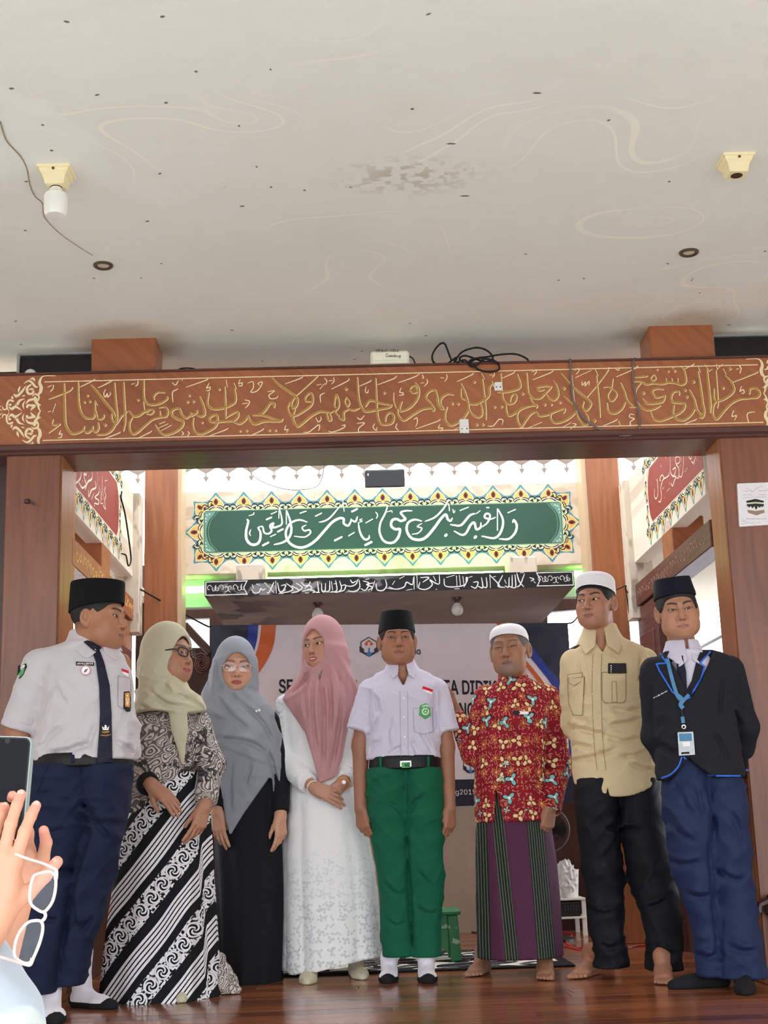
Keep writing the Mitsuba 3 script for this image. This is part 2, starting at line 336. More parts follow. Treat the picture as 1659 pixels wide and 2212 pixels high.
verse = [
 (B1, 38, [(345,170),(350,400),(355,640),(380,740),(430,800),(500,805),(580,770),(605,720)]), (B1, 32, [(590,770),(640,800),(700,760),(715,715)]), (B1, 32, [(700,760),(750,790),(785,740),(780,670)]),
 (B1, 24, [(205,630),(190,690),(235,700),(290,690),(215,750),(150,800)]), (B1, 20, [(150,370),(400,270),(455,220)]), (B1, 34, [(525,150),(530,400),(560,540),(610,600),(670,615),(730,590),(740,400)]),
 (B1, 18, [(740,390),(770,445)]), (B1, 28, [(750,520),(770,610),(820,625),(850,600),(855,570)]), (B1, 38, [(690,190),(760,270),(860,400),(960,520),(1000,610)]),
 (B1, 34, [(990,160),(1000,350),(1020,560),(1010,660),(960,760),(880,815),(770,825)]), (B1, 28, [(950,560),(960,640),(1000,670)]), (B1, 30, [(1105,150),(1110,300),(1120,500),(1125,660),(1105,775)]),
 (B1, 34, [(1365,130),(1365,340),(1400,420),(1480,440),(1580,420),(1659,370),(1665,340)]), (B1, 26, [(1630,285),(1540,285),(1490,340),(1500,370)]), (B1, 24, [(1360,400),(1370,500)]),
 (B1, 36, [(1170,520),(1230,585),(1300,580),(1370,530),(1440,500)]), (B1, 24, [(1400,560),(1460,560),(1490,520),(1450,500),(1400,540)]), (B1, 24, [(1150,530),(1080,590),(1020,690)]),
 (B1, 34, [(1659,590),(1500,620),(1400,690),(1300,780),(1230,815),(1185,770),(1180,680),(1215,610)]),
 (B2, 28, [(20,480),(90,470),(130,520),(110,590),(40,590),(30,520)]),
 (B2, 38, [(-30,700),(20,780),(100,825),(220,790),(310,720),(320,650),(230,610),(180,570),(190,510),(270,490),(310,570),(370,610),(430,560),(420,545)]), (B2, 32, [(430,590),(500,540),(500,510)]),
 (B2, 36, [(500,570),(560,590),(600,560),(590,470),(540,340)]), (B2, 36, [(655,285),(635,400),(650,460),(720,495),(830,485),(950,440),(1000,380),(985,240)]), (B2, 18, [(975,160),(1005,235)]),
 (B2, 18, [(875,120),(890,210)]), (B2, 28, [(860,210),(865,400),(870,600)]),
 (B2, 34, [(870,610),(950,560),(1020,530),(1030,590),(980,640),(900,650),(700,660),(660,620),(700,580),(750,570),(765,640),(740,720),(650,780),(560,815),(480,790),(450,700),(460,610)]),
 (B2, 30, [(970,660),(1050,685),(1120,640),(1160,580)]), (B2, 40, [(1160,590),(1190,660),(1260,685),(1370,650),(1560,650),(1600,625)]), (B2, 34, [(1560,640),(1400,590),(1330,570),(1220,575)]),
 (B2, 38, [(1290,565),(1360,530),(1440,420),(1490,430),(1490,475)]),
 (B3, 36, [(-80,155),(0,235),(120,320),(220,390),(250,450),(230,520),(190,540),(165,500),(190,440),(220,400)]), (B3, 20, [(500,125),(480,160),(240,380)]),
 (B3, 32, [(440,460),(350,450),(360,390),(420,350),(445,430),(420,510),(330,580),(220,640),(150,620),(125,540),(150,470)]),
 (B3, 36, [(220,560),(190,640),(200,720),(250,775),(310,740),(430,640),(530,590),(600,590),(680,600)]), (B3, 30, [(620,600),(640,690),(680,690),(660,610)]),
 (B3, 26, [(735,530),(720,500),(745,370),(780,470),(770,540),(730,590),(780,650)]), (B3, 30, [(680,600),(730,570)]), (B3, 32, [(780,670),(840,690),(840,600),(900,560)]),
 (B3, 22, [(870,400),(915,470),(890,520),(855,470),(870,410)]), (B3, 30, [(890,545),(960,570),(1040,545)]), (B3, 34, [(1015,150),(1030,400),(1060,520),(1120,585),(1240,570),(1420,535),(1455,500)]),
 (B3, 36, [(1440,500),(1320,480),(1180,445),(1120,520)]), (B3, 32, [(1250,160),(1260,450),(1275,650),(1310,740),(1380,755),(1460,730),(1480,650),(1430,600),(1380,650),(1375,710)]), (B3, 16, [(1480,345),(1480,460),(1510,540)]),
 (B4, 26, [(150,300),(170,270),(210,260),(240,330),(190,350),(140,320)]), (B4, 34, [(215,220),(255,280),(260,370),(220,460),(140,540),(40,580),(15,560),(20,520),(45,460)]),
 (B4, 34, [(-10,560),(0,640),(70,700),(180,630),(300,560),(420,540),(460,560),(440,580)]), (B4, 34, [(460,550),(400,470),(350,410),(380,340),(460,310),(490,380),(510,470)]),
 (B4, 32, [(490,400),(500,470),(535,540),(580,560)]), (B4, 34, [(580,560),(535,480),(560,400),(640,360),(700,375)]), (B4, 34, [(800,230),(850,340),(890,480),(890,570),(840,660),(740,740),(660,760),(600,700),(600,600),(625,530)]),
 (B4, 20, [(800,290),(800,400),(850,440)]), (B4, 30, [(890,520),(930,610),(1020,660),(1070,620),(1060,520),(1030,480)]), (B4, 36, [(910,490),(1000,490),(1110,430),(1160,370),(1160,290),(1200,230)]),
 (B4, 18, [(1060,95),(1100,170)]), (B4, 26, [(1075,170),(1095,350),(1115,550),(1120,690)]), (B4, 30, [(1310,100),(1325,350),(1350,450),(1410,490),(1480,470),(1510,400),(1480,360),(1440,400),(1430,460)]),
 (B4, 36, [(1270,340),(1380,335),(1520,300),(1560,250),(1520,110)]), (B4, 18, [(1200,200),(1220,270)]), (B4, 32, [(1659,520),(1580,540),(1500,600),(1430,640),(1385,610),(1375,510)]),
 (B5, 32, [(220,155),(235,380),(270,450),(330,480),(400,470),(440,430),(520,350),(535,325)]), (B5, 34, [(530,325),(440,320),(350,340),(380,375),(440,370)]), (B5, 32, [(460,420),(500,470),(570,500),(620,440),(610,350),(580,290)]),
 (B5, 18, [(560,250),(605,310)]), (B5, 28, [(260,470),(300,540),(350,570),(345,600)]),
 (B5, 32, [(350,570),(250,580),(130,630),(95,700),(110,790),(150,840),(200,770),(260,690),(330,650),(380,700),(480,690),(600,640),(700,610),(705,640),(690,665)]), (B5, 28, [(690,450),(790,540),(850,600)]),
 (B5, 34, [(530,665),(525,740),(580,790),(690,770),(800,700),(850,640),(835,600)]), (B5, 34, [(660,160),(760,280),(860,380),(960,460),(1000,490),(1040,550),(1000,620),(960,630),(930,590),(950,520)]),
 (B5, 20, [(1270,80),(1240,150),(1110,320),(990,465)]), (B5, 22, [(795,180),(810,400),(830,560)]), (B5, 30, [(850,640),(880,740),(940,810),(1000,800),(1000,720),(970,665)]),
 (B5, 18, [(1095,110),(1130,190)]), (B5, 26, [(1110,190),(1125,350),(1145,550),(1160,720)]), (B5, 22, [(1205,340),(1270,330),(1340,380),(1370,440),(1320,510),(1270,490),(1260,430),(1300,360),(1325,230)]),
 (B5, 30, [(1420,280),(1470,400),(1500,500),(1590,590)]), (B5, 32, [(1480,530),(1430,620),(1340,670),(1260,640),(1245,540)]), (B5, 26, [(1540,590),(1640,590)]),
 (B6, 30, [(400,395),(320,385),(265,420),(310,490),(420,470)]), (B6, 34, [(420,470),(390,540),(290,560),(200,560),(150,510)]), (B6, 30, [(130,320),(70,400),(65,500),(110,590),(200,640),(290,630),(365,590)]),
 (B6, 30, [(45,300),(130,300),(200,335),(280,320),(380,330),(470,310),(550,320),(620,340),(670,300),(650,180),(610,120)]), (B6, 28, [(60,250),(150,240),(210,235)]), (B6, 18, [(290,215),(310,270),(270,290),(250,260),(290,215)]),
 (B6, 14, [(430,260),(440,310)]), (B6, 14, [(500,260),(510,310)]), (B6, 14, [(570,260),(575,310)]), (B6, 32, [(590,460),(580,420),(520,430),(490,500),(520,550),(640,560),(650,620),(590,680),(480,730),(370,770),(280,750),(245,660)]),
 (B6, 32, [(710,400),(770,520),(800,640),(870,710),(890,680)]), (B6, 32, [(780,620),(740,690),(650,760),(560,750),(515,690),(525,590)]), (B6, 18, [(810,110),(840,190)]), (B6, 30, [(815,180),(850,400),(870,560),(890,660),(870,730),(830,730)]),
 (B6, 18, [(895,100),(950,180)]), (B6, 34, [(920,160),(945,400),(960,560),(960,670)]), (B6, 14, [(1030,90),(1045,160)]), (B6, 20, [(1030,170),(1045,400),(1055,560),(1045,620)]), (B6, 16, [(1115,150),(1150,215)]),
 (B6, 32, [(1140,230),(1220,320),(1245,400),(1190,470),(1080,530),(1010,520),(1005,390)]), (B6, 32, [(1440,505),(1330,510),(1220,560),(1120,660),(1040,750),(990,700),(1000,590),(1040,530)]),
 (B6, 32, [(1440,500),(1530,490),(1550,430),(1500,380),(1440,390),(1430,450)]), (B6, 20, [(1225,310),(1500,200),(1520,180)])]
marks = [(B1, 14, q) for q in ([(140,215),(190,195)], [(215,190),(205,240),(170,275)], [(240,430),(200,540)], [(140,535),(175,525)], [(305,775),(285,820),(320,815),(310,860),(270,865)], [(555,215),(690,150),(745,115)],
  [(785,225),(920,160),(965,130)], [(880,245),(855,300),(875,345),(900,300),(905,345),(940,310),(935,280)], [(865,875),(1030,815),(1070,790)], [(1210,180),(1250,170)], [(1295,135),(1290,180),(1260,205)], [(1305,865),(1440,800),(1470,775)])]
marks += [(B2, 13, q) for q in ([(265,240),(195,285),(200,410)], [(190,160),(235,190),(270,130)], [(365,220),(620,130),(645,110)], [(665,165),(630,230),(675,215),(665,260),(625,262)], [(25,690),(100,660)], [(20,740),(140,685)], [(50,775),(180,705)],
  [(670,840),(860,770),(905,745)], [(1185,840),(1330,775),(1365,745)], [(1085,430),(1150,420)], [(1120,380),(1180,400),(1160,450),(1125,485)], [(1155,165),(1220,150),(1230,220),(1195,280),(1270,270),(1330,200),(1340,150),(1290,170),(1310,195)],
  [(1060,120),(1040,175),(1085,160),(1080,200),(1040,200)], [(1415,275),(1500,265),(1430,320),(1450,365),(1520,360),(1545,330)], [(315,785),(335,810),(315,835)], [(390,785),(410,810),(385,840)], [(310,130),(325,122)])]
marks += [(B3, 13, q) for q in ([(95,235),(290,165),(320,140)], [(690,300),(890,200),(915,165)], [(1045,265),(1170,210),(1200,185)], [(1280,245),(1480,170),(1525,130)], [(500,250),(560,240)], [(600,230),(540,300)], [(600,160),(630,200),(610,245)],
  [(655,195),(700,190)], [(715,150),(720,200),(690,235)], [(600,350),(545,385),(550,470)], [(1130,270),(1120,330),(1150,350),(1160,310)], [(105,765),(90,820),(135,820),(110,855)], [(330,855),(400,850),(520,760),(535,800),(520,830)],
  [(485,665),(520,720),(555,690),(550,655)], [(650,840),(710,850),(840,800),(860,760),(820,770)], [(1015,740),(1110,735),(1040,800),(1040,850),(1115,845)], [(1240,745),(1220,790),(1260,830),(1270,790)], [(1530,740),(1510,790),(1545,830)], [(1015,665),(1060,690),(1110,640)])]
marks += [(B4, 13, q) for q in ([(0,220),(200,150),(270,110)], [(755,205),(930,125),(965,95)], [(1335,160),(1470,100),(1495,70)], [(310,120),(325,150),(310,165)], [(290,225),(335,220)], [(370,175),(375,220),(335,265)], [(545,155),(590,160)], [(620,110),(625,160),(595,205)],
  [(1170,120),(1210,120)], [(1230,90),(1230,120),(1205,150)], [(40,285),(20,340),(60,350),(65,375),(15,380)], [(200,690),(240,670),(245,730),(225,780)], [(230,810),(500,715),(540,685)], [(535,755),(515,800),(570,800),(545,840)], [(690,835),(790,785)], [(1150,775),(1220,770),(1290,690),(1340,700),(1330,760)])]
marks += [(B5, 13, q) for q in ([(305,240),(530,150),(565,110)], [(845,215),(1050,120)], [(1370,205),(1620,95),(1645,65)], [(285,140),(320,135)], [(340,110),(345,145),(315,180)], [(840,120),(880,95),(890,130),(855,170)], [(1360,105),(1400,120),(1410,85)], [(235,860),(415,785)],
  [(670,855),(790,790)], [(780,870),(855,815),(810,800)], [(1180,840),(1350,770),(1385,745)], [(1600,690),(1550,680),(1540,720),(1600,740),(1550,780),(1560,825),(1640,820)], [(1400,770),(1420,825)], [(930,260),(935,310),(975,270),(970,320),(1020,260),(1020,310)])]
marks += [(B6, 13, q) for q in ([(660,150),(750,110),(775,90)], [(950,180),(990,155)], [(1045,160),(1110,95)], [(1275,155),(1310,150)], [(1310,105),(1335,150),(1320,205)], [(1340,360),(1320,420),(1360,400),(1370,440),(1340,445)], [(1245,650),(1225,720),(1280,710),(1255,765)],
  [(1500,665),(1410,690),(1425,800)], [(665,805),(770,770),(805,750)], [(10,165),(70,140),(100,115)])]
dots = [(B1, 30, q) for q in ((645,325), (605,410), (675,400))] + [(B1, 34, (870,700)), (B1, 28, (1290,380))] + [(B2, 30, q) for q in ((405,325), (385,405), (460,400), (790,245), (570,670), (1055,780), (1140,775), (1430,770), (1510,770))]
dots += [(B3, 34, (870,300)), (B3, 32, (1360,350))] + [(B4, 34, q) for q in ((690,485), (765,490), (1230,530), (1320,525), (1590,360), (1000,755), (1080,755), (970,210))]
dots += [(B5, s, q) for s, q in ((34, (165,420)), (40, (695,350)), (34, (450,560)), (28, (535,560)), (34, (645,530)), (38, (1085,765)))]
dots += [(B6, s, q) for s, q in ((36, (1195,150)), (30, (535,175)), (26, (460,180)), (24, (510,130)), (26, (325,160)), (36, (760,305)), (34, (660,405)), (34, (680,485)), (32, (1115,380)), (34, (160,440)))]


def crop_pts(B, pts, Y):
    return XZ([(B[0] + x / B[2], B[1] + y / B[2]) for x, y in pts], Y)


gold, thin = [], []
for B, w, q in verse:
    gold.append(stroke(crop_pts(B, q, Y0), w / B[2] * Y0 / F * 0.93, 0.5))
for B, w, q in marks:
    thin.append(stroke(crop_pts(B, q, Y0), w / B[2] * Y0 / F * 1.05, 0.4))
for B, w, c in dots:
    x, z = crop_pts(B, [c], Y0)[0]; r = w / B[2] * Y0 / F * 0.66
    gold.append(affinity.rotate(sbox(x - r * 0.75, z - r * 0.75, x + r * 0.75, z + r * 0.75), 40))
g_all = unary_union(gold); d_ = 0.0022
edge = unary_union([affinity.translate(g_all, d_, -d_ * 0.7).buffer(0.0003).difference(g_all.buffer(-0.0004)), *thin]).simplify(0.0003)  # one-sided cream rim from the letters shifted right and down
obj('lettering', relief(g_all.simplify(0.0003), 0.0022, base=Y0), 'gold_inlay', beam, label='golden calligraphy strokes')
obj('lettering_edge', relief(edge, 0.0034, base=Y0), 'cream_inlay', beam, label='cream rim beside the calligraphy strokes, and its small signs')
# border line and the end ornaments
A0 = (0, 780, 10.533)
orn = [[(1264,385,16),(1000,390,22),(920,470,50),(905,560,70),(940,650,80),(920,760,70),(870,800,30)], [(880,800,30),(890,870,40),(860,950,35),(800,880,60),(810,960,70),(870,1040,60),(930,1050,14)],
 [(870,1040,60),(880,1120,40),(920,1195,20)], [(730,850,10),(800,800,40),(880,840,40)], [(680,460,10),(760,450,60),(790,510,14)], [(540,560,8),(650,500,40),(730,540,55),(800,630,50),(860,640,20)],
 [(700,590,40),(620,660,55),(630,770,60),(700,800,50),(770,750,40),(720,720,14)], [(670,700,30),(730,680,40),(775,710,14)], [(590,610,6),(520,720,50),(440,810,60),(370,850,60),(320,810,30)],
 [(460,620,6),(430,700,50),(420,760,14)], [(280,840,6),(280,890,50),(310,900,10)], [(500,850,6),(545,840,35),(580,835,6)], [(295,960,50),(220,940,40),(170,1000,45),(160,1100,40),(210,1195,10)], [(225,1045,60),(235,1045,60)],
 [(200,1090,20),(270,1140,60),(360,1090,60),(500,1180,6)], [(350,1030,10),(380,1100,40)], [(570,905,6),(450,950,50),(400,1030,60)], [(575,950,6),(525,1050,40),(550,1150,6)], [(750,920,60),(650,950,50),(585,1040,6)],
 [(620,1090,60),(640,1050,40),(720,1060,60),(790,1070,60),(740,1120,50),(695,1180,8)], [(60,1090,20),(80,1150,30),(130,1150,30),(160,1100,20)], [(0,1085,20),(30,1075,10)], [(0,1150,30),(60,1190,6)]]
so = []
for q in orn:
    w = XZ([(A0[0] + x / A0[2], A0[1] + y / A0[2]) for x, y, _ in q], Y0)
    so.append(stroke(w, np.array([c for *_, c in q]) / A0[2] * Y0 / F))
half = unary_union(so)
zc = (2.494 + 2.241) / 2
zc_l = P(87, 893, Y0)[2]
half = affinity.translate(half, 0, zc - zc_l)
full = unary_union([half, affinity.scale(half, 1, -1, origin=(0, zc))])
xl, xr = P(96, 815, Y0)[0], P(1636, 780, Y0)[0]
right = affinity.translate(affinity.scale(full, -1, 1, origin=(xl, zc)), xr - xl, 0)
lines = unary_union([sbox(xl, 2.4925, xr, 2.4965), sbox(xl, 2.2385, xr, 2.2425)])
obj('border_inlay', relief(unary_union([full, right, lines]).simplify(0.0003), 0.0025, base=Y0), 'cream_inlay', beam, label='cream scrollwork and border line round the verse')

# posts between beam and ceiling
for x0, x1 in ((-1.076, -0.805), (1.30, 1.573)):
    struct('stub_column', bx(x0, x1, Y0 + 0.03, Y0 + 0.24, 2.53, 2.70), 'wood_beam', 'short square wooden post between beam and ceiling')

# big pillars either side
pl = struct('pillar', bx(-1.414, -1.19, Y0 + 0.01, Y0 + 0.30, 0, 2.19), 'wood_pillar', 'broad wooden pillar on the left')
obj('edge_board', bx(-1.215, -1.186, Y0 + 0.02, Y0 + 0.31, 0, 2.185), 'wood_column', pl)
obj('plinth_panel', bx(-1.43, -1.20, Y0 - 0.03, Y0 + 0.02, 0.30, 0.46), mat('olive_tile', (150, 122, 84), 0.5), pl, label='tan panel at the foot of the pillar')
obj('plinth_moulding', cat([bx(-1.44, -1.19, Y0 - 0.05, Y0 + 0.02, 0.26, 0.30), bx(-1.435, -1.195, Y0 - 0.04, Y0 + 0.02, 0.225, 0.262), bx(-1.43, -1.2, Y0 - 0.03, Y0 + 0.02, 0.20, 0.228)]), mat('white_paint', (222, 222, 216), 0.4), pl, label='white stepped moulding')
obj('plinth', bx(-1.43, -1.20, Y0 - 0.025, Y0 + 0.02, 0.0, 0.2), 'wood_dark', pl)
obj('metal_hook', cat([tube([(-1.315, Y0 - 0.002, 1.985), (-1.30, Y0 - 0.03, 1.975), (-1.285, Y0 - 0.02, 1.965)], 0.004, 6), bx(-1.335, -1.31, Y0, Y0 + 0.02, 1.975, 1.995)]), 'wood_dark', pl)
pr = struct('pillar', bx(1.552, 2.1, Y0 + 0.01, Y0 + 0.22, 0, 2.19), 'wood_pillar', 'broad wooden pillar on the right')
obj('edge_board', bx(1.549, 1.576, Y0 + 0.016, Y0 + 0.23, 0, 2.185), 'wood_column', pr)
cf = []
for i in range(14):
    a = i * 0.75; r = 0.012 + 0.0045 * i
    cf.append((1.60 + r * 1.1 * math.cos(a), Y0 - 0.05, 0.285 + r * 0.55 * math.sin(a)))
obj('carved_bracket', cat([tube(cf, [0.006, 0.016], 7), bx(1.565, 1.9, Y0 - 0.06, Y0 + 0.02, 0.245, 0.335, 0.02), tube([(1.61, Y0 - 0.085, 0.27), (1.66, Y0 - 0.085, 0.31), (1.72, Y0 - 0.08, 0.27)], 0.016, 7, smooth_n=4)]), 'wood_dark', pr, smooth=40, label='carved dark scroll at the foot of the pillar')
obj('foot_block', bx(1.583, 1.95, Y0 - 0.06, Y0 + 0.02, 0, 0.245, 0.008), 'wood_column', pr)
struct('wall_left', bx(-3.2, -1.40, Y0 + 0.16, Y0 + 0.24, -0.02, 2.6), 'wood_dark', 'dark wooden wall beyond the left pillar')
struct('wall_right', bx(2.05, 3.6, Y0 + 0.12, Y0 + 0.2, -0.02, 2.6), 'wood_pillar', 'brown wooden wall beyond the right pillar')
# dark transom windows over the beam
mat('dark_glass', (14, 15, 18), 0.08, 0.6)
mat('aluminium', (170, 172, 172), 0.35, 0.5, metallic=0.7)
for i, (a, b, zz) in enumerate((((-1.39), (-1.085), 2.645), (1.59, 2.3, 2.655))):
    w = struct(f'window_{i + 1}', bx(a, b, Y0 + 0.10, Y0 + 0.11, 2.45, zz), 'dark_glass', 'dark transom pane above the beam')
    obj('frame', cat([bx(a - 0.01, b + 0.01, Y0 + 0.085, Y0 + 0.115, zz, zz + 0.012, 0.002), bx(a - 0.012, a, Y0 + 0.085, Y0 + 0.115, 2.45, zz + 0.012, 0.002)]), 'aluminium', w)

# inner bay: columns, side walls with painted panels, back wall
for x0, x1, j0, j1 in ((-1.145, -0.967, -0.967, -0.94), (1.342, 1.522, 1.312, 1.342)):
    c = struct('column', bx(x0, x1, 7.55, 7.7, 0, 2.95), 'wood_column', 'square inner wooden column')
    obj('pale_jamb', bx(j0, j1, 7.57, 7.75, 1.2, 2.95, 0.002), mat('pale_wood', (206, 176, 142), 0.5), c)
mat('mural_red', (152, 64, 54), 0.55); mat('mural_teal', (92, 142, 146), 0.6); mat('mural_cream', (232, 222, 196), 0.7)
mat('mural_yellow', (222, 186, 110), 0.6); mat('mural_gem', (120, 40, 34), 0.5); mat('mural_black', (34, 30, 28), 0.6)
mat('mural_leaf', (196, 204, 160), 0.7); mat('mural_green', (46, 84, 68), 0.6); mat('mural_sea', (104, 150, 134), 0.6); mat('mural_white', (238, 238, 222), 0.6)


def motif(u, v, s, rot=0.0):
    """One lotus of the painted border at (u, v), s = half pitch: shapes by paint."""
    def put(g): return affinity.translate(affinity.rotate(affinity.scale(g, s, s, origin=(0, 0)), rot, origin=(0, 0)), u, v)
    out = {}
    zig = crom([(-1.0, 0.52), (-0.75, 0.55), (-0.55, 0.72), (-0.42, 0.80), (-0.2, 1.08), (0, 1.32), (0.2, 1.08), (0.42, 0.80), (0.55, 0.72), (0.75, 0.55), (1.0, 0.52)], 3)
    low = np.c_[zig[:, 0] * 0.995, zig[:, 1] - 0.21]
    out['teal'] = put(Polygon([*zig, *low[::-1]]).buffer(0.02))
    lot = crom([(-0.52, 0.36), (-0.44, 0.62), (-0.3, 0.78), (0, 1.02), (0.3, 0.78), (0.44, 0.62), (0.52, 0.36), (0.3, 0.22), (0, 0.18), (-0.3, 0.22)], 3, True)
    out['white'] = put(unary_union([Polygon(lot).buffer(0.05), Polygon([(-0.12, 0.9), (0, 1.18), (0.12, 0.9)]), LineString([(-1, 0.30), (1, 0.30)]).buffer(0.03)]))
    out['yellow'] = put(Polygon(lot))
    gem = Polygon(crom([(0, 0.9), (0.15, 0.7), (0.11, 0.5), (0, 0.42), (-0.11, 0.5), (-0.15, 0.7)], 3, True))
    out['gem'] = put(gem)
    out['black'] = put(unary_union([gem.buffer(-0.09), *[LineString(crom([(sx * 0.08, 0.26), (sx * 0.3, 0.2), (sx * 0.48, 0.08)], 3)).buffer(0.035) for sx in (-1, 1)],
                                    *[LineString(crom([(sx * 0.14, 0.36), (sx * 0.36, 0.34), (sx * 0.55, 0.2), (sx * 0.5, 0.1)], 3)).buffer(0.028) for sx in (-1, 1)],
                                    *[LineString(crom([(sx * 0.56, 0.3), (sx * 0.72, 0.44), (sx * 0.92, 0.4), (sx * 0.98, 0.26)], 4)).buffer(0.035) for sx in (-1, 1)],
                                    *[Polygon([(sx * 0.66, 0.14), (sx * 0.88, 0.26), (sx * 0.82, 0.14), (sx * 0.88, 0.03)]).buffer(0.02) for sx in (-1, 1)]]))
    out['pink'] = put(unary_union([LineString(crom([(sx * 0.05, 0.3), (sx * 0.3, 0.27), (sx * 0.52, 0.13)], 3)).buffer(0.028) for sx in (-1, 1)]))
    return out


def merge(ms):
    out = {}
    for m in ms:
        for k, g in m.items(): out.setdefault(k, []).append(g)
    return {k: unary_union(v) for k, v in out.items()}


PAINT = {'teal': ('mural_teal', 0.0006), 'white': ('mural_cream', 0.0010), 'yellow': ('mural_yellow', 0.0014), 'gem': ('mural_gem', 0.0018), 'black': ('mural_black', 0.0022), 'pink': ('mural_white', 0.0026), 'leaf': ('mural_leaf', 0.0008)}


def paint(ms, parent, frame=None, base=0.0):
    for k, g in merge(ms).items():
        b, t = PAINT[k]
        obj({'teal': 'teal_outline', 'white': 'cream_outline', 'yellow': 'lotus_pattern', 'gem': 'gem_pattern', 'black': 'black_scroll_pattern', 'pink': 'white_scroll_pattern', 'leaf': 'leaf_band'}[k],
            relief(g.simplify(0.0002), t, frame, base), b, parent, kind='stuff')


# back wall panel
def f_stain(p, n, uv):
    a = FB(p.x * 5, p.z * 5, 1.0, 4); s = SS(0.5, 0.75, FB(p.x * 11, p.z * 16, 4.0, 3))
    return MX(MX(L(214, 196, 174), L(234, 224, 206), a), L(176, 152, 126), s * 0.5)


pmat('plaster_panel', f_stain, 0.8)
wb = struct('wall_back', bx(-0.967, 1.342, 7.75, 7.95, 2.066, 2.548, 0.003), 'plaster_panel', 'plaster wall panel painted with a white verse on green')
gx0, gx1, gz0, gz1 = -0.838, 1.216, 2.19, 2.434
YB = 7.75
obj('leaf_band', relief(sbox(gx0 - 0.047, gz0 - 0.042, gx1 + 0.047, gz1 + 0.042), 0.0005, base=YB), 'mural_leaf', wb)
obj('green_field', relief(sbox(gx0, gz0, gx1, gz1), 0.0008, base=YB), 'mural_green', wb, label='green painted field')
ms = []
nx = 13; pitch = (gx1 - gx0 + 0.02) / nx
for i in range(nx):
    u = gx0 - 0.01 + pitch * (i + 0.5)
    ms += [motif(u, gz1 + 0.001, pitch / 2), motif(u, gz0 - 0.001, pitch / 2, 180)]
for z_, r_ in (((gz0 + gz1) / 2, 90),):
    ms += [motif(gx0 - 0.001, z_, 0.083, 90), motif(gx1 + 0.001, z_, 0.083, -90)]
for sx, gx in ((-1, gx0), (1, gx1)):
    for sz, gz in ((1, gz1), (-1, gz0)):
        ms.append({k: g for k, g in motif(gx - sx * 0.012, gz - sz * 0.012, 0.074, {(-1, 1): 45, (1, 1): -45, (-1, -1): 135, (1, -1): -135}[(sx, sz)]).items() if k != 'pink'})
paint(ms, wb, base=YB)
cor = []
for sx, gx in ((1, gx0), (-1, gx1)):
    arc = crom([(gx + sx * 0.078, gz1), (gx + sx * 0.066, gz1 - 0.02), (gx + sx * 0.035, gz1 - 0.06), (gx + sx * 0.022, (gz0 + gz1) / 2), (gx + sx * 0.035, gz0 + 0.06), (gx + sx * 0.066, gz0 + 0.02), (gx + sx * 0.078, gz0)], 5)
    e = 0.004
    cor.append(Polygon([(gx + sx * e, gz1 - e), *[(a - sx * 0.007, min(max(b, gz0 + e), gz1 - e)) for a, b in arc], (gx + sx * e, gz0 + e)]).buffer(0))
    ms = LineString([(a + sx * 0.004, b) for a, b in arc]).buffer(0.0016)
    cor.append(ms)
cor.append(sbox(gx0 + 0.082, gz1 - 0.004, gx1 - 0.082, gz1 - 0.0025)); cor.append(sbox(gx0 + 0.082, gz0 + 0.0025, gx1 - 0.082, gz0 + 0.004))
obj('corner_pattern', relief(unary_union(cor), 0.0012, base=YB), 'mural_sea', wb)
curl = []
for sx, gx in ((1, gx0), (-1, gx1)):
    for sz, gz in ((1, gz1), (-1, gz0)):
        for du, dv, r in ((0.02, 0.022, 0.008), (0.034, 0.016, 0.006), (0.014, 0.042, 0.006), (0.012, 0.06, 0.004)):
            curl.append(LineString([(gx + sx * du + r * t * math.cos(t * 5.5), gz - sz * dv + r * t * math.sin(t * 5.5)) for t in np.linspace(0.2, 1, 12)]).buffer(0.0014))
obj('corner_scroll_pattern', relief(unary_union(curl), 0.0016, base=YB), 'mural_white', wb)
G1, G2 = (520, 1060, 5.53), (800, 1050, 5.027)
gv = [(G1, w, q) for w, q in ((34, [(75,345),(90,370),(65,480),(70,580),(120,640),(190,640),(230,590),(235,500),(205,440)]), (26, [(205,440),(260,430),(280,500),(330,515),(370,480),(350,420),(390,390),(380,440),(440,430),(490,400),(490,330),(460,200)]), (14, [(460,200),(455,330)]),
  (16, [(545,235),(545,400)]), (30, [(550,240),(590,360),(605,480),(570,570),(500,620),(400,645)]), (34, [(790,375),(700,350),(600,385),(545,470),(545,560),(600,640),(700,680),(800,660),(900,590),(1000,480),(1090,380),(1180,330),(1230,340),(1230,390),(1280,420),(1310,380),(1320,340)]),
  (26, [(1320,350),(1370,370),(1395,310)]), (22, [(1190,180),(1080,310),(1010,360),(935,378)]), (14, [(1220,120),(1235,245)]), (22, [(780,410),(735,440),(760,480),(820,470),(830,510),(760,555),(640,545)]), (28, [(1405,390),(1420,480),(1450,550),(1490,585),(1530,570),(1535,535)]),
  (14, [(1455,335),(1420,350),(1450,365),(1400,385)]), (14, [(95,300),(150,285),(160,260)]), (16, [(120,465),(105,510),(120,540)]), (16, [(365,280),(430,250)]), (26, [(310,345),(365,320)]), (16, [(355,550),(420,520)]), (28, [(445,490),(505,460)]), (30, [(265,655),(330,620)]),
  (18, [(710,270),(780,245)]), (20, [(895,305),(965,270)]), (30, [(1330,250),(1390,220)]), (16, [(1495,385),(1575,340)]), (18, [(1290,540),(1355,500)]), (30, [(1125,595),(1205,555)]), (36, [(1490,650),(1560,615)]), (16, [(1610,255),(1635,290),(1620,335)]))]
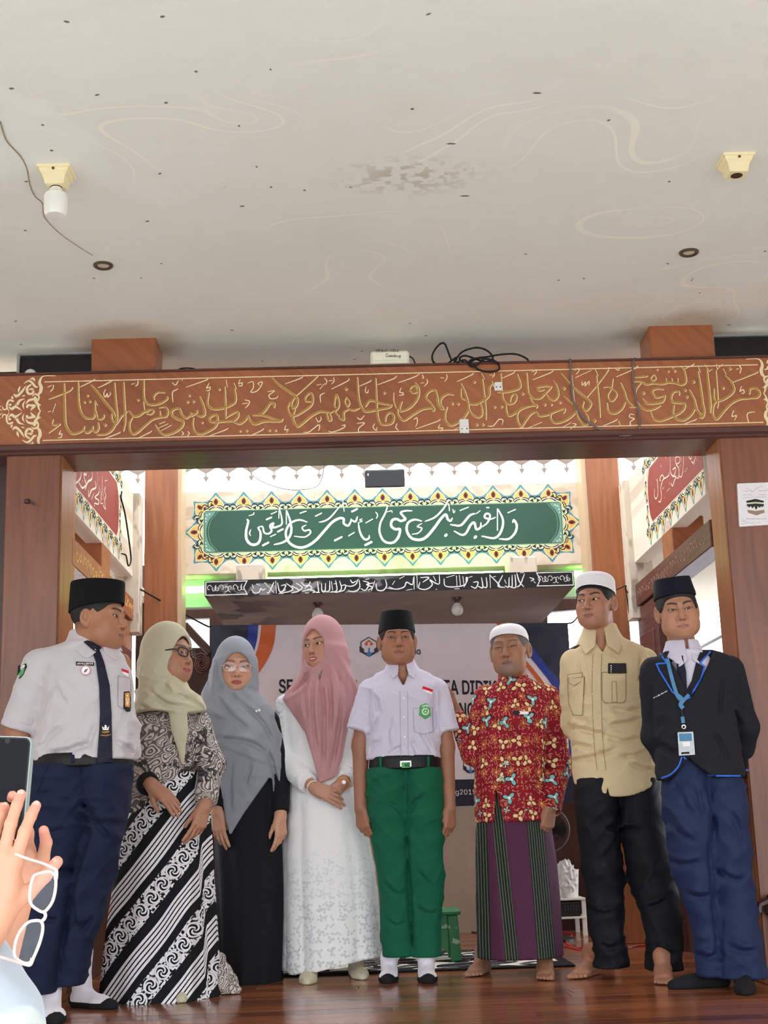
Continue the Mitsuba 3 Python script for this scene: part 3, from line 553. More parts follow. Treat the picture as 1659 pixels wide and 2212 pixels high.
gv += [(G2, w, q) for w, q in ((30, [(450,270),(380,270),(330,290),(360,330),(380,360),(330,380),(290,360),(240,370),(225,430),(270,470),(320,470),(310,540),(270,600),(210,620),(140,590),(100,500),(110,400),(160,300),(190,210)]), (14, [(330,290),(380,375)]), (12, [(170,285),(230,270),(235,290)]),
  (32, [(555,380),(480,365),(410,400),(395,480),(440,560),(520,585),(600,560),(690,460),(770,350),(820,310),(840,360),(870,380),(890,350)]), (22, [(850,150),(790,250),(700,340),(595,385)]), (14, [(850,190),(860,270)]), (16, [(560,405),(510,440),(560,460),(520,510),(450,525)]),
  (28, [(1135,300),(1080,320),(1020,390),(970,430),(870,420)]), (28, [(1200,400),(1195,450),(1150,470),(1130,400),(1090,420),(1040,510),(990,530),(910,490)]), (24, [(1360,340),(1300,360),(1240,340),(1260,300),(1300,320),(1270,400),(1210,445)]), (16, [(1380,250),(1380,480)]),
  (28, [(1385,250),(1440,370),(1420,490),(1350,565),(1210,545)]), (28, [(1545,395),(1560,370),(1590,430),(1570,510),(1500,575),(1400,575)]), (14, [(895,250),(905,290),(920,265)]), (16, [(975,265),(1065,230)]), (14, [(1150,300),(1190,270)]), (20, [(1265,235),(1285,235)]),
  (16, [(1495,290),(1575,255)]), (36, [(815,540),(825,530)]), (36, [(1135,560),(1145,550)]))]
obj('lettering', relief(unary_union([stroke(crop_pts(B, q, YB), w / B[2] * YB / F, 0.55 if len(q) > 2 else 0.15) for B, w, q in gv]).simplify(0.0003), 0.003, base=YB), 'mural_white', wb, label='white flowing calligraphy')

# side walls of the bay
ZB, ZT = 2.005, 2.475
for s, X in ((-1, -1.19), (1, 1.55)):
    sw = struct('wall_bay', bx(min(X, X + s * 0.08), max(X, X + s * 0.08), 5.84, 7.43, ZB, ZT, 0.002), 'plaster_panel', 'plaster wall of the bay painted with a red verse panel')
    L_ = 7.18 - 5.84
    # local (u along Y, v = z): the painted face looks inwards
    fr = (lambda s, X: lambda v: np.c_[X + s * v[:, 1], v[:, 0], v[:, 2]])(s, X)
    def flipfix(m):
        m.invert() if s > 0 else None
        return m
    red = Polygon([(5.84, 2.115), *crom([(6.90, 2.115), (6.955, 2.17), (6.97, 2.26), (6.955, 2.34), (6.90, 2.40)], 5), (5.84, 2.40)])
    obj('red_field', relief(red, 0.0008, fr), 'mural_red', sw, label='red painted field')
    obj('red_outline', relief(LineString([(5.84, 2.119), (6.90, 2.119)]).buffer(0.0022), 0.0012, fr), 'mural_cream', sw)
    obj('leaf_band', relief(Polygon([(5.84, 2.075), (7.02, 2.075), (7.02, 2.45), (5.84, 2.45), (5.84, 2.40), (6.98, 2.40), (6.98, 2.115), (5.84, 2.115)]), 0.0005, fr), 'mural_cream', sw)
    ms = [motif(5.90 + 0.155 * i, 2.115, 0.0775, 180) for i in range(8)] + [motif(5.90 + 0.155 * i, 2.405, 0.0775, 0) for i in range(8)]
    ms += [motif(6.985, 2.17, 0.06, -90), motif(6.985, 2.30, 0.06, -90)]
    cl = sbox(5.842, ZB + 0.002, 7.42, ZT - 0.002)
    paint([{k: g.intersection(cl) for k, g in m.items()} for m in ms], sw, fr)
    if s < 0:
        B = (150, 1000, 8.506)
        txt = [(40, [(205,110),(200,260),(150,340),(110,370)]), (44, [(300,110),(300,220),(260,200),(270,300),(300,400),(230,460),(170,370)]), (40, [(405,130),(405,290),(330,350),(285,490)]), (36, [(465,340),(480,450),(400,500),(350,620),(340,500)]),
               (18, [(505,120),(505,420)]), (26, [(540,420),(530,560),(460,630),(530,690),(520,760),(460,740),(450,800)]), (18, [(595,240),(590,520),(565,730),(610,740)]), (26, [(655,440),(640,520),(660,600),(640,700),(655,850),(610,770)]), (18, [(640,330),(690,320)]), (20, [(440,560),(400,670)]), (18, [(340,230),(345,260)]), (18, [(230,320),(235,350)]), (16, [(545,300),(550,320)]), (16, [(360,470),(365,490)]), (18, [(555,480),(585,690)]), (20, [(610,460),(615,680)])]
    else:
        B = (1360, 960, 7.9)
        txt = [(22, [(430,760),(430,880),(460,930),(490,840),(485,680),(470,590)]), (24, [(500,970),(530,980),(550,880),(540,740),(580,600),(640,560),(680,520),(680,480)]), (22, [(540,620),(520,600),(560,520),(600,590)]), (24, [(710,660),(740,710),(770,620),(800,550),(740,540),(700,440),(700,200)]), (26, [(740,430),(790,400),(780,500),(740,550)]),
               (22, [(800,560),(840,570),(850,430),(800,330),(790,230),(850,210),(860,300),(800,340)]), (22, [(850,540),(890,550),(920,420),(930,200),(930,100)]), (22, [(890,300),(880,200)]), (24, [(940,200),(1000,170),(1050,110)]), (22, [(1010,190),(1050,250),(1090,120)]), (22, [(1060,280),(1090,320),(1130,230),(1150,110)]), (22, [(1150,100),(1200,90)]),
               (14, [(640,800),(700,740)]), (14, [(950,470),(990,400)]), (14, [(540,350),(545,390)]), (14, [(620,200),(630,240)]), (14, [(600,900),(605,910)]), (14, [(1100,350),(1120,310)]), (14, [(570,770),(590,730)]), (14, [(690,700),(680,640)]), (14, [(1150,240),(1160,280)]), (14, [(860,380),(880,340)])]
    st = []
    for w, q in txt:
        pts = np.array([PXp(B[0] + x / B[2], B[1] + y / B[2], X)[[1, 2]] for x, y in q])
        st.append(stroke(pts, w / B[2] * 6.3 / F * 1.0, 0.4))
    obj('lettering', relief(unary_union(st).intersection(sbox(5.85, 2.1, 6.95, 2.42)).simplify(0.0003), 0.0022, fr), 'mural_cream', sw, label='cream calligraphy on red')
    # carved side beam, aisle ceiling seen over it, little post
    a0, a1 = sorted((X - s * 0.006, X + s * 0.10))
    sb = struct('beam_side', bx(a0, a1, 5.80, 7.56, 1.765, 1.885, 0.004), 'wood_maroon' if s > 0 else 'wood_beam', 'carved wooden side beam under the painted wall')
    cv = []
    rr = np.random.default_rng(5 + s)
    for i in range(26):
        u = 5.9 + 0.062 * i
        r = 0.02 + 0.012 * rr.random()
        cv.append(LineString([(u + r * t * math.cos(t * 6 + i), 1.825 + r * 1.2 * t * math.sin(t * 6 + i)) for t in np.linspace(0.15, 1, 10)]).buffer(0.0022))
    obj('carved_scroll', relief(unary_union(cv), 0.002, lambda v, s=s, X=X: np.c_[X - s * 0.006 + s * v[:, 1], v[:, 0], v[:, 2]]), 'mural_yellow' if s < 0 else mat('worn_carving', (150, 112, 100), 0.5), sb, kind='stuff')
    a0, a1 = sorted((X + s * 0.09, X + s * 2.2))
    struct('ceiling_aisle', bx(a0, a1, 5.84, 9.2, 2.06, 2.12), 'plaster_cream', 'cream aisle ceiling seen over the side beam')
    a0, a1 = sorted((X + s * 0.0, X + s * 0.16))
    struct('stub_column', bx(a0, a1, 6.52, 6.74, 1.88, 2.06), 'wood_beam', 'small wooden post on the side beam')
    a0, a1 = sorted((X + s * -0.035, X + s * 0.1))
    struct('wall_return', bx(a0, a1, 7.43, 7.56, 1.7, 2.475, 0.004), 'plaster_dirty', 'stained plaster pier beside the inner column')
# ------------------------------------------------------------------ the far end: niche, canopy, banner
def pxpoly(pts, Y): return Polygon(XZ(pts, Y))


YW = 8.7
mat('tan_wall', (178, 158, 138), 0.7)
mat('black_cloth', (18, 17, 18), 0.8)
dark = sbox(-1.36, -0.02, 1.74, 2.3).difference(sbox(-0.70, -0.02, 1.12, 1.9))
for w in ([(402, 1340), (455, 1338), (455, 1402), (402, 1402)], [(1180, 1325), (1262, 1318), (1262, 1432), (1180, 1432)]):
    dark = dark.difference(pxpoly(w, YW))
wd = struct('wall_far', relief(dark, 0.06, base=YW), 'wood_dark', 'dark timber wall at the far end with small daylight gaps')
struct('wall_niche', bx(-0.72, 1.14, YW + 0.02, YW + 0.10, -0.02, 2.2), 'tan_wall', 'tan wall of the prayer niche under the banner')
for pts in ([(1170, 1442), (1268, 1392)], [(398, 1350), (456, 1412)]):
    a, b = P(*pts[0], YW - 0.15), P(*pts[1], YW - 0.15)
    obj('brace', obb(a, b, 0.05, 0.06, up=(0, 1, 0)), 'wood_dark', wd)
cc = P(436, 1432, YW - 0.07)
obj('carved_rosette', cat([tube([cc + [0.05 * t * math.cos(9 * t + k), -0.004, 0.065 * t * math.sin(9 * t + k)] for t in np.linspace(0.2, 1, 24)], 0.006, 6) for k in (0, 2.1, 4.2)]), 'wood_maroon', wd, smooth=40)
struct('wall_lintel', bx(-0.967, 1.342, 7.9, 7.96, 1.90, 2.066), mat('sage_plaster', (188, 206, 184), 0.7), 'pale green-lit wall strip above the canopy')  # green glow of the tubes tinted into the plaster colour
for X, s in ((-1.2, -1), (1.56, 1)):
    a0, a1 = sorted((X, X + s * 0.06))
    d = struct(f'door_{1 if s < 0 else 2}', bx(a0, a1, 7.02, 7.5, -0.02, 1.76), 'wood_column' if s < 0 else 'wood_maroon', 'narrow wooden door leaf under the side beam')
    b0, b1 = sorted((X - s * 0.012, X + s * 0.01))
    for z0, z1 in ((0.2, 0.75), (0.85, 1.6)):
        obj('door_panel', bx(b0, b1, 7.1, 7.42, z0, z1, 0.01), 'wood_maroon', d)
    a0, a1 = sorted((X + s * 0.03, X + s * 0.1))
    struct('wall_sill', bx(a0, a1, 5.84, 7.02, -0.02, 0.42), 'wood_dark', 'low dark timber wall under the open side')
    for k, (za, zb) in enumerate(((1.60, 1.735), (1.50, 1.63))):
        obj('rail', obb((X + s * 0.5, 5.7, 1.52 + 0.1 * k), (X + s * 0.5, 8.4, 1.52 + 0.1 * k), 0.012, 0.014), 'wood_dark', d)

cn = thing('canopy', 'flat plaster canopy over the prayer niche with a white verse on black along its edge', 'canopy')
CX0, CX1, CY, CZ0, CZ1 = -0.785, 1.19, 7.3, 1.862, 1.947


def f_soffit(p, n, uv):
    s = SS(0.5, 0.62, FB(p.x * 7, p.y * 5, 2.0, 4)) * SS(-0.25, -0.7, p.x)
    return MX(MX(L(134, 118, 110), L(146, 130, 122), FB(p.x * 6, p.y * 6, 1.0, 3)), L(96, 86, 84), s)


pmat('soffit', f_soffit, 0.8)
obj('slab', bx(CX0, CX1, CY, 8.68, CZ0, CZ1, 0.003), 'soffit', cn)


def f_black(p, n, uv):
    s = SS(0.52, 0.64, FB(p.x * 14, p.z * 20, 2.0, 4)) * SS(0.45, -0.05, p.x)
    return MX(L(22, 21, 24), L(150, 148, 148), s * 0.7)


pmat('fascia_black', f_black, 0.6)
mat('fascia_white', (224, 222, 218), 0.6); mat('fascia_grey', (96, 96, 98), 0.6)
obj('fascia', relief(sbox(CX0, CZ0, CX1, CZ1), 0.006, base=CY), 'fascia_black', cn, label='black painted front edge')
C1, C2 = (430, 1215, 3.95), (840, 1200, 3.95)
cv = [(C1, q) for q in ([(450,235),(470,262),(510,258),(528,225),(545,240),(565,225)], [(455,190),(465,225)], [(490,185),(520,200)], [(560,175),(640,260)], [(640,170),(600,255),(580,262)], [(655,160),(660,265)], [(670,175),(690,250),(740,235)], [(700,200),(740,195),(720,240),(690,262)],
  [(745,180),(800,225),(770,250),(700,262)], [(790,200),(850,240),(800,262)], [(830,180),(880,215),(840,250),(790,262)], [(870,170),(900,200),(935,195),(950,165)], [(880,250),(960,225),(940,200),(900,225)], [(930,230),(990,250),(970,262)], [(1010,165),(1020,250),(1000,255)], [(1045,180),(1050,245),(1075,245),(1080,180)],
  [(1060,245),(1110,245),(1115,160)], [(1130,165),(1140,240)], [(1165,155),(1175,240),(1120,262)], [(1200,160),(1215,225),(1180,260),(1130,250)], [(1215,200),(1250,195),(1240,235),(1200,255)], [(1250,200),(1300,205),(1340,185),(1355,145)], [(1290,150),(1310,175),(1340,160)], [(1365,150),(1370,215),(1330,250),(1270,245)],
  [(1380,225),(1420,240),(1450,180),(1400,160)], [(1440,240),(1480,215),(1430,190),(1495,175)], [(1500,160),(1470,245)], [(1510,180),(1520,235),(1570,240),(1600,200),(1590,150)], [(1600,220),(1650,230)], [(680,268),(720,272)], [(905,262),(935,262)], [(1000,270),(1030,262)], [(1150,185),(1175,178)], [(1420,150),(1450,142)])]
cv += [(C2, q) for q in ([(0,270),(60,290),(130,270),(150,230),(200,250),(210,190)], [(215,180),(215,290)], [(238,175),(242,275)], [(30,250),(50,220)], [(90,200),(130,180)], [(265,230),(255,280),(320,290),(370,250),(350,210),(400,240),(430,240),(430,170)], [(270,190),(340,190),(290,230)], [(380,180),(400,220)], [(470,200),(480,260),(560,270),(650,250),(660,190),(670,210),(640,270)],
  [(490,190),(560,170)], [(575,175),(580,260)], [(600,170),(610,255)], [(630,180),(640,250)], [(700,265),(740,280),(760,230),(720,230)], [(760,265),(800,275),(790,190)], [(800,270),(835,270),(830,190)], [(860,165),(865,285)], [(860,170),(930,240),(950,275)], [(970,170),(930,260),(990,275)], [(990,260),(1020,270),(1025,190)], [(985,210),(1000,240)],
  [(1025,265),(1050,265),(1050,170)], [(1075,165),(1080,270),(1040,285)], [(1090,150),(1110,220),(1150,270)], [(1155,160),(1120,250),(1090,280)], [(1200,190),(1235,205),(1210,220)], [(1235,225),(1250,235)], [(400,290),(410,295)], [(150,300),(200,290)], [(680,190),(710,180)], [(1120,140),(1150,130)], [(560,290),(600,288)], [(890,185),(910,180)])]
txt = [stroke(np.clip(crop_pts(B, q, CY), [-9, CZ0 + 0.004], [9, CZ1 - 0.004]), 11 / B[2] * CY / F, 0.45) for B, q in cv]
obj('lettering', relief(unary_union(txt).simplify(0.0003), 0.0025, base=CY - 0.006), 'fascia_white', cn, label='white calligraphy')
fr = []
for a, b, point in ((CX0 + 0.004, -0.555, 1), (0.985, CX1 - 0.004, -1)):
    if point > 0: out = Polygon([(a, CZ0 + 0.004), (b, CZ0 + 0.004), (b - 0.02, (CZ0 + CZ1) / 2), (b, CZ1 - 0.004), (a, CZ1 - 0.004)])
    else: out = Polygon([(b, CZ0 + 0.004), (a, CZ0 + 0.004), (a + 0.02, (CZ0 + CZ1) / 2), (a, CZ1 - 0.004), (b, CZ1 - 0.004)])
    fr.append(out.difference(out.buffer(-0.0055)))
    for i in range(9):
        u = a + 0.02 + (b - a - 0.045) * i / 8; s_ = 1 if i % 2 else -1
        fr.append(LineString([(u + 0.016 * t * math.cos(s_ * 6 * t + i), (CZ0 + CZ1) / 2 + 0.022 * t * math.sin(s_ * 6 * t + i)) for t in np.linspace(0.2, 1, 10)]).buffer(0.0016))
obj('end_panel_pattern', relief(unary_union(fr), 0.0022, base=CY - 0.006), 'fascia_white', cn)
for a, b in ((513, 575), (1097, 1156)):
    x0, x1 = P(a, 1240, 7.6)[0], P(b, 1235, 7.6)[0]
    obj('hanger', bx(x0, x1, 7.5, 7.745, CZ1 - 0.01, 2.075, 0.01), 'plaster_dirty', cn, label='stained plaster block carrying the canopy')
mat('bulb_glass', (226, 224, 216), 0.25, 0.5)
for x, y in ((686, 1305), (987, 1294)):
    c = PZ(x, y - 3, CZ0)
    k = thing('light_bulb', f'unlit round bulb under the canopy, {"above the pink headscarf" if x < 800 else "above the white-capped man in the red shirt"}', 'light bulb', 'bulbs under the canopy')
    obj('socket', lathe([(0, 0), (0.03, 0), (0.028, -0.012), (0.016, -0.02), (0.014, -0.03), (0, -0.03)], 20, c), 'wood_dark', k, smooth=40)
    obj('globe', lathe([(0.012, -0.028), (0.02, -0.038), (0.03, -0.055), (0.033, -0.07), (0.028, -0.088), (0.014, -0.098), (0, -0.1)], 24, c), 'bulb_glass', k, smooth=True)
# green light tubes
scene['led_green'] = {'type': 'twosided', 'b': {'type': 'diffuse', 'reflectance': {'type': 'rgb', 'value': [0.3, 0.7, 0.25]}}}
tl = [((578, 1251), (1087, 1237), 7.62, 'above the canopy edge'), ((389, 1275), (446, 1273), 7.84, 'beside the left inner column'), ((1238, 1240), (1262, 1239), 7.84, 'beside the right inner column')]
for a, b, Y, where in tl:
    k = tag(obj('light_tube', tube([P(*a, Y), P(*b, Y)], 0.011 if Y < 7.7 else 0.02, 10), 'led_green', emitter={'type': 'area', 'radiance': {'type': 'rgb', 'value': [0.16, 0.72, 0.10]}}), f'glowing green light tube {where}', 'light tube')
# eave with scalloped fringe seen through the gap over the verse wall
YF = 8.75
mat('fringe_beige', (142, 126, 114), 0.7); mat('fringe_pink', (176, 140, 132), 0.7)
ev = thing('eave', 'scalloped hanging fringe of the roof eave behind the painted wall', 'eave')
tz = P(860, 1031, YF)[2]; p_ = 50.3 * YF / F; x0 = P(396, 1030, YF)[0]
obj('board', bx(x0 - 8 * p_, x0 + 28 * p_, YF, YF + 0.02, tz + 0.105, 3.36, 0.003), 'fringe_beige', ev)
obj('edge_lath', bx(x0 - 8 * p_, x0 + 28 * p_, YF - 0.015, YF + 0.005, tz + 0.135, tz + 0.15, 0.003), mat('orange_lath', (226, 140, 92), 0.6), ev)  # stands for an orange light strip; the glow is plain colour
arch = crom([(0, 0.055), (0.06, 0.062), (0.25, 0.078), (0.42, 0.094), (0.5, 0.103), (0.58, 0.094), (0.75, 0.078), (0.94, 0.062), (1, 0.055)], 4)
un = Polygon([(0, 0.11), *[(a * p_, b) for a, b in arch], (p_, 0.11)]).buffer(0)
dp = Polygon([(-0.003, 0.06), (-0.003, 0.035), (-0.016, 0.03), (0, 0.0), (0.016, 0.03), (0.003, 0.035), (0.003, 0.06)])
ply_u = mikit.ply(relief(unary_union([un, affinity.translate(dp, 0.0, 0)]), 0.012), 'fringe_beige')
for i in range(-4, 24):
    scene[numbered('eave__scallop')] = {**ply_u, 'to_world': T().translate([x0 + i * p_, YF, tz])}

# ------------------------------------------------------------------ banner on the canopy
bn = thing('banner', 'white vinyl event banner with navy corners and orange stripes hung below the canopy', 'banner')
YN = 7.95
q_ = {k: P(*v, YN) for k, v in dict(tl=(456, 1351), tr=(1226, 1346), br=(1231, 1742), bl=(470, 1750)).items()}
mat('vinyl_white', (250, 240, 246), 0.5, 0.4); mat('vinyl_navy', (38, 40, 62), 0.45, 0.45); mat('vinyl_blue', (48, 66, 160), 0.45); mat('vinyl_orange', (226, 108, 50), 0.45); mat('ink_black', (26, 24, 28), 0.6); mat('vinyl_sky', (74, 140, 200), 0.5)
mat('vinyl_grey', (204, 194, 206), 0.5)
BX0, BX1 = q_['tl'][0], q_['tr'][0]; BZ1, BZ0 = (q_['tl'][2] + q_['tr'][2]) / 2, (q_['br'][2] + q_['bl'][2]) / 2


def cloth_frame(v):
    """vinyl sags a little between its tied corners"""
    u = (v[:, 0] - BX0) / (BX1 - BX0); t = (v[:, 2] - BZ0) / (BZ1 - BZ0)
    dz = np.interp(u, [0, 1], [q_['tl'][2] - BZ1, q_['tr'][2] - BZ1]) * t
    r = np.hypot((u - 1) * 2, (1 - t)); l = np.hypot(u * 2, 1 - t)
    wav = 0.010 * np.sin(13 * np.arctan2(1 - t, (1 - u) * 2 + 0.02)) * np.exp(-2.2 * r) * np.minimum(1, r * 6) + 0.010 * np.sin(13 * np.arctan2(1 - t, u * 2 + 0.02)) * np.exp(-2.2 * l) * np.minimum(1, l * 6) + 0.006 * np.sin(u * 9 + t * 4)
    return np.c_[v[:, 0], YN + v[:, 1] + wav, v[:, 2] + dz]


def cut(g, step=0.06):
    """split a shape on a grid so that it can follow the waves"""
    out = []
    for pg in polys(g):
        x0, z0, x1, z1 = pg.bounds
        for a in np.arange(math.floor(x0 / step), math.ceil(x1 / step)):
            for b in np.arange(math.floor(z0 / step), math.ceil(z1 / step)):
                c = pg.intersection(sbox(a * step, b * step, (a + 1) * step, (b + 1) * step))
                out += polys(c)
    return out


def sheet(g, off, mkey, name, label=None, step=0.035):
    ms = []
    for pg in cut(g, step):
        v, f = trimesh.creation.triangulate_polygon(pg, engine='earcut')
        ms.append(trimesh.Trimesh(np.c_[v[:, 0], np.full(len(v), -off), v[:, 1]], f, process=False))
    m = cat(ms); m.merge_vertices(digits_vertex=5)
    n = m.face_normals
    m.vertices = cloth_frame(np.asarray(m.vertices))
    m = trimesh.Trimesh(m.vertices, np.where((n[:, 1] > 0)[:, None], m.faces[:, ::-1], m.faces), process=False)
    return obj(name, m, mkey, bn, smooth=True, label=label)


full = sbox(BX0, BZ0, BX1, BZ1)
sheet(full, 0.0, 'vinyl_white', 'cloth')


def bpx(pts): return Polygon(XZ(pts, YN)).buffer(0)


cl = full
cL = crom([(582, 1340), (575, 1400), (556, 1440), (530, 1475), (490, 1510), (452, 1535)], 5)
def band(o0, o1):
    a = [(x + o0, y) for x, y in cL]; b = [(x + o1, y) for x, y in cL]
    return bpx([*a, *b[::-1]]).intersection(cl)
sheet(band(-16, 4 + 12), 0.004, 'vinyl_orange', 'orange_stripe_pattern')
sheet(band(-44, -22), 0.004, 'vinyl_blue', 'blue_stripe_pattern')
sheet(bpx([*[(x - 44, y) for x, y in cL], (430, 1520), (430, 1330)]).intersection(cl), 0.004, 'vinyl_navy', 'navy_corner_pattern')
cR = crom([(1085, 1335), (1120, 1392), (1150, 1432), (1180, 1470), (1205, 1520), (1218, 1580), (1222, 1640), (1222, 1700)], 5)
def bandr(o0, o1): return bpx([*[(x + o0, y) for x, y in cR], *[(x + o1, y) for x, y in cR[::-1]]]).intersection(cl)
sheet(bandr(-18, -6), 0.004, 'vinyl_orange', 'orange_stripe_pattern')
sheet(bandr(8, 30), 0.004, 'vinyl_blue', 'blue_stripe_pattern')
sheet(bpx([*[(x + 30, y) for x, y in cR], (1260, 1700), (1260, 1330)]).intersection(cl), 0.004, 'vinyl_navy', 'navy_corner_pattern')
sheet(sbox(BX0, BZ0, BX1, BZ0 + 0.148), 0.004, 'vinyl_navy', 'footer_band', 'navy band along the foot')


def text(s, px0, px1, ybase, cap, Y, t, mkey, parent, name='lettering', bold=True, label=None, frame=None):
    """Letters standing on the wall plane Y between two places of the photograph."""
    a, b = P(px0, ybase, Y), P(px1, ybase, Y); top = P(px0, ybase - cap, Y)
    m = mikit.meshkit.text_mesh(s, 1.0, 1.0, bold)
    v = np.asarray(m.vertices); v = v / [v[:, 0].max() - v[:, 0].min(), 1, 1]; v[:, 0] -= v[:, 0].min()
    w = np.c_[a[0] + v[:, 0] * (b[0] - a[0]), -t * v[:, 2], a[2] + v[:, 1] * (top[2] - a[2]) + v[:, 0] * (b[2] - a[2])]
    f = m.faces
    if frame is not None: w = frame(w)
    else: w[:, 1] += Y
    return obj(name, trimesh.Trimesh(w, f, process=False), mkey, parent, label=label)


for s_, a, b, y, cap in (('SE', 603, 633, 1500, 28), ('A', 762, 777, 1499, 28), ('TA DIDIK', 957, 1073, 1497, 29), ('NG', 993, 1026, 1547, 30)):
    text(s_, a, b, y, cap, YN, 0.006, 'ink_black', bn, frame=cloth_frame, label='bold black banner lettering')
text('g2015@gmail', 984, 1080, 1716, 11, YN, 0.0065, 'vinyl_white', bn, bold=False, frame=cloth_frame, label='small white address lettering')
text('NG', 890, 909, 1412, 10, YN, 0.006, 'ink_black', bn, frame=cloth_frame)


def logo(cx, cy, r, hexa=True):
    ctr = XZ([(cx, cy)], YN)[0]; s = r * YN / F
    def pt(g): return affinity.translate(affinity.scale(g, s, s, origin=(0, 0)), *ctr)
    hx = Polygon([(math.sin(k * math.pi / 3), math.cos(k * math.pi / 3) * 1.05) for k in range(6)]) if hexa else Point(0, 0).buffer(1)
    sheet(pt(hx.difference(hx.buffer(-0.10))), 0.005, 'vinyl_navy', 'logo_outline', step=9)
    sheet(pt(unary_union([Polygon([(-0.98, -0.5), (-0.1, -1.0), (-0.25, -0.62), (-0.55, -0.2), (-0.98, 0.1)]), Polygon([(0.98, -0.5), (0.1, -1.0), (0.25, -0.62), (0.55, -0.2), (0.98, 0.1)])])), 0.005, 'vinyl_navy', 'logo_navy_pattern', step=9)
    sheet(pt(Polygon([(-0.5, 0.3), (0, 0.75), (0.5, 0.3), (0.25, 0.1), (0, 0.25), (-0.25, 0.1)]).difference(Point(0, 0.35).buffer(0.14))), 0.005, 'vinyl_orange', 'logo_orange_pattern', step=9)
    sheet(pt(unary_union([Polygon([(-0.3, -0.75), (0, -1.05), (0.3, -0.75), (0.1, -0.5), (0.08, -0.1), (-0.08, -0.1), (-0.1, -0.5)])])), 0.0052, 'vinyl_sky', 'logo_blue_pattern', step=9)
    sheet(pt(unary_union([Point(sx * 0.36, -0.42).buffer(0.17).difference(Point(sx * 0.36, -0.42).buffer(0.07)) for sx in (-1, 1)])), 0.0056, 'vinyl_white', 'logo_white_pattern', step=9)


logo(797, 1398, 21); logo(1016, 1653, 16, False)
sheet(bpx([(824, 1378), (826, 1378), (826, 1420), (824, 1420)]), 0.005, 'vinyl_sky', 'divider_line', step=9)
mat('rope_black', (28, 26, 26), 0.7); mat('rope_grey', (120, 116, 112), 0.7)
k = tag(obj('tie_rope', tube([P(278, 1268, 7.45), P(300, 1272, 7.48), P(330, 1288, 7.5), P(442, 1350, 7.9), P(456, 1351, YN - 0.006)], 0.0045, 6, smooth_n=4), 'rope_black', smooth=True), 'dark rope tying the upper left banner corner to the left bay wall', 'rope')
k = tag(obj('tie_rope', tube([P(1226, 1347, YN - 0.006), P(1240, 1342, 7.9), P(1270, 1308, 7.5), P(1345, 1268, 7.48), P(1352, 1275, 7.5), P(1360, 1330, 7.52), P(1366, 1300, 7.5), P(1350, 1270, 7.49)], 0.0035, 6, smooth_n=4), 'rope_black', smooth=True), 'dark rope tying the upper right banner corner to the right inner column', 'rope')
tag(obj('cable', tube([PXp(263, 1062, -1.17), PXp(262, 1078, -1.16), PXp(270, 1110, -1.16), PXp(279, 1170, -1.16), PXp(283, 1210, -1.16), PXp(277, 1222, -1.16), PXp(272, 1200, -1.16), PXp(263, 1196, -1.16)], 0.004, 6, smooth_n=5), 'rope_black', smooth=True), 'black cable hanging down the left bay wall', 'cable')
tag(obj('cable', tube([P(516, 975, 6.03), P(550, 1030, 7.6), P(600, 1053, 7.6), P(650, 1058, 7.6), P(690, 1045, 7.6), P(706, 968, 6.03)], 0.002, 5, smooth_n=5), 'rope_grey', smooth=True), 'thin wire looping above the painted green verse', 'cable')

# speaker on the verse wall
sp = thing('speaker', 'black box loudspeaker standing on the painted verse wall', 'speaker')
a, b = P(789, 1052, 7.8), P(873, 1016, 7.8)
obj('cabinet', bx(a[0], b[0], 7.77, 7.93, 2.548, b[2], 0.006), mat('speaker_black', (30, 30, 32), 0.5), sp)
obj('grille', bx(a[0] + 0.008, b[0] - 0.008, 7.762, 7.772, 2.556, b[2] - 0.008, 0.003), mat('grille_black', (52, 52, 54), 0.7), sp)
obj('badge', bx(a[0] + 0.014, a[0] + 0.022, 7.758, 7.764, 2.62, 2.635, 0.001), 'aluminium', sp)
# ------------------------------------------------------------------ ceiling fittings
CZ = 2.69


def sock(px, py, bulb, label):
    c = PZ(px, py, CZ)
    k = thing('lamp_socket', label, 'lamp socket')
    def sq(r0, r1, z0, z1):
        a = np.array([(sx * r, sy * r, z) for r, z in ((r0, z0), (r1, z1)) for sx in (-1, 1) for sy in (-1, 1)])
        return trimesh.convex.convex_hull(a)
    m = cat([sq(0.052, 0.05, 0, -0.008), sq(0.047, 0.041, -0.006, -0.02), sq(0.043, 0.036, -0.018, -0.026), sq(0.036, 0.029, -0.024, -0.055)])
    m.apply_translation(c); obj('housing', m, 'socket_cream', k)
    obj('opening', lathe([(0, -0.052), (0.015, -0.052), (0.019, -0.0565), (0.015, -0.0575), (0.0, -0.0555)], 20, c), 'wood_dark', k, smooth=40)
    obj('screw', lathe([(0, 0), (0.004, 0), (0.004, 0.003), (0, 0.003)], 8, c + [0, -0.047, -0.013], axis=(0, -1, -0.2)), 'wood_dark', k)
    if bulb:
        b = thing('light_bulb', 'unlit white tubular bulb in the left ceiling socket', 'light bulb')
        obj('cap', lathe([(0.014, -0.054), (0.02, -0.062), (0.024, -0.072), (0.034, -0.08)], 28, c), 'bulb_white', b, smooth=True)
        obj('globe', lathe([(0.034, -0.080), (0.0365, -0.088), (0.0365, -0.13), (0.035, -0.145), (0.03, -0.152), (0.0, -0.154)], 32, c), 'bulb_glass', b, smooth=35)


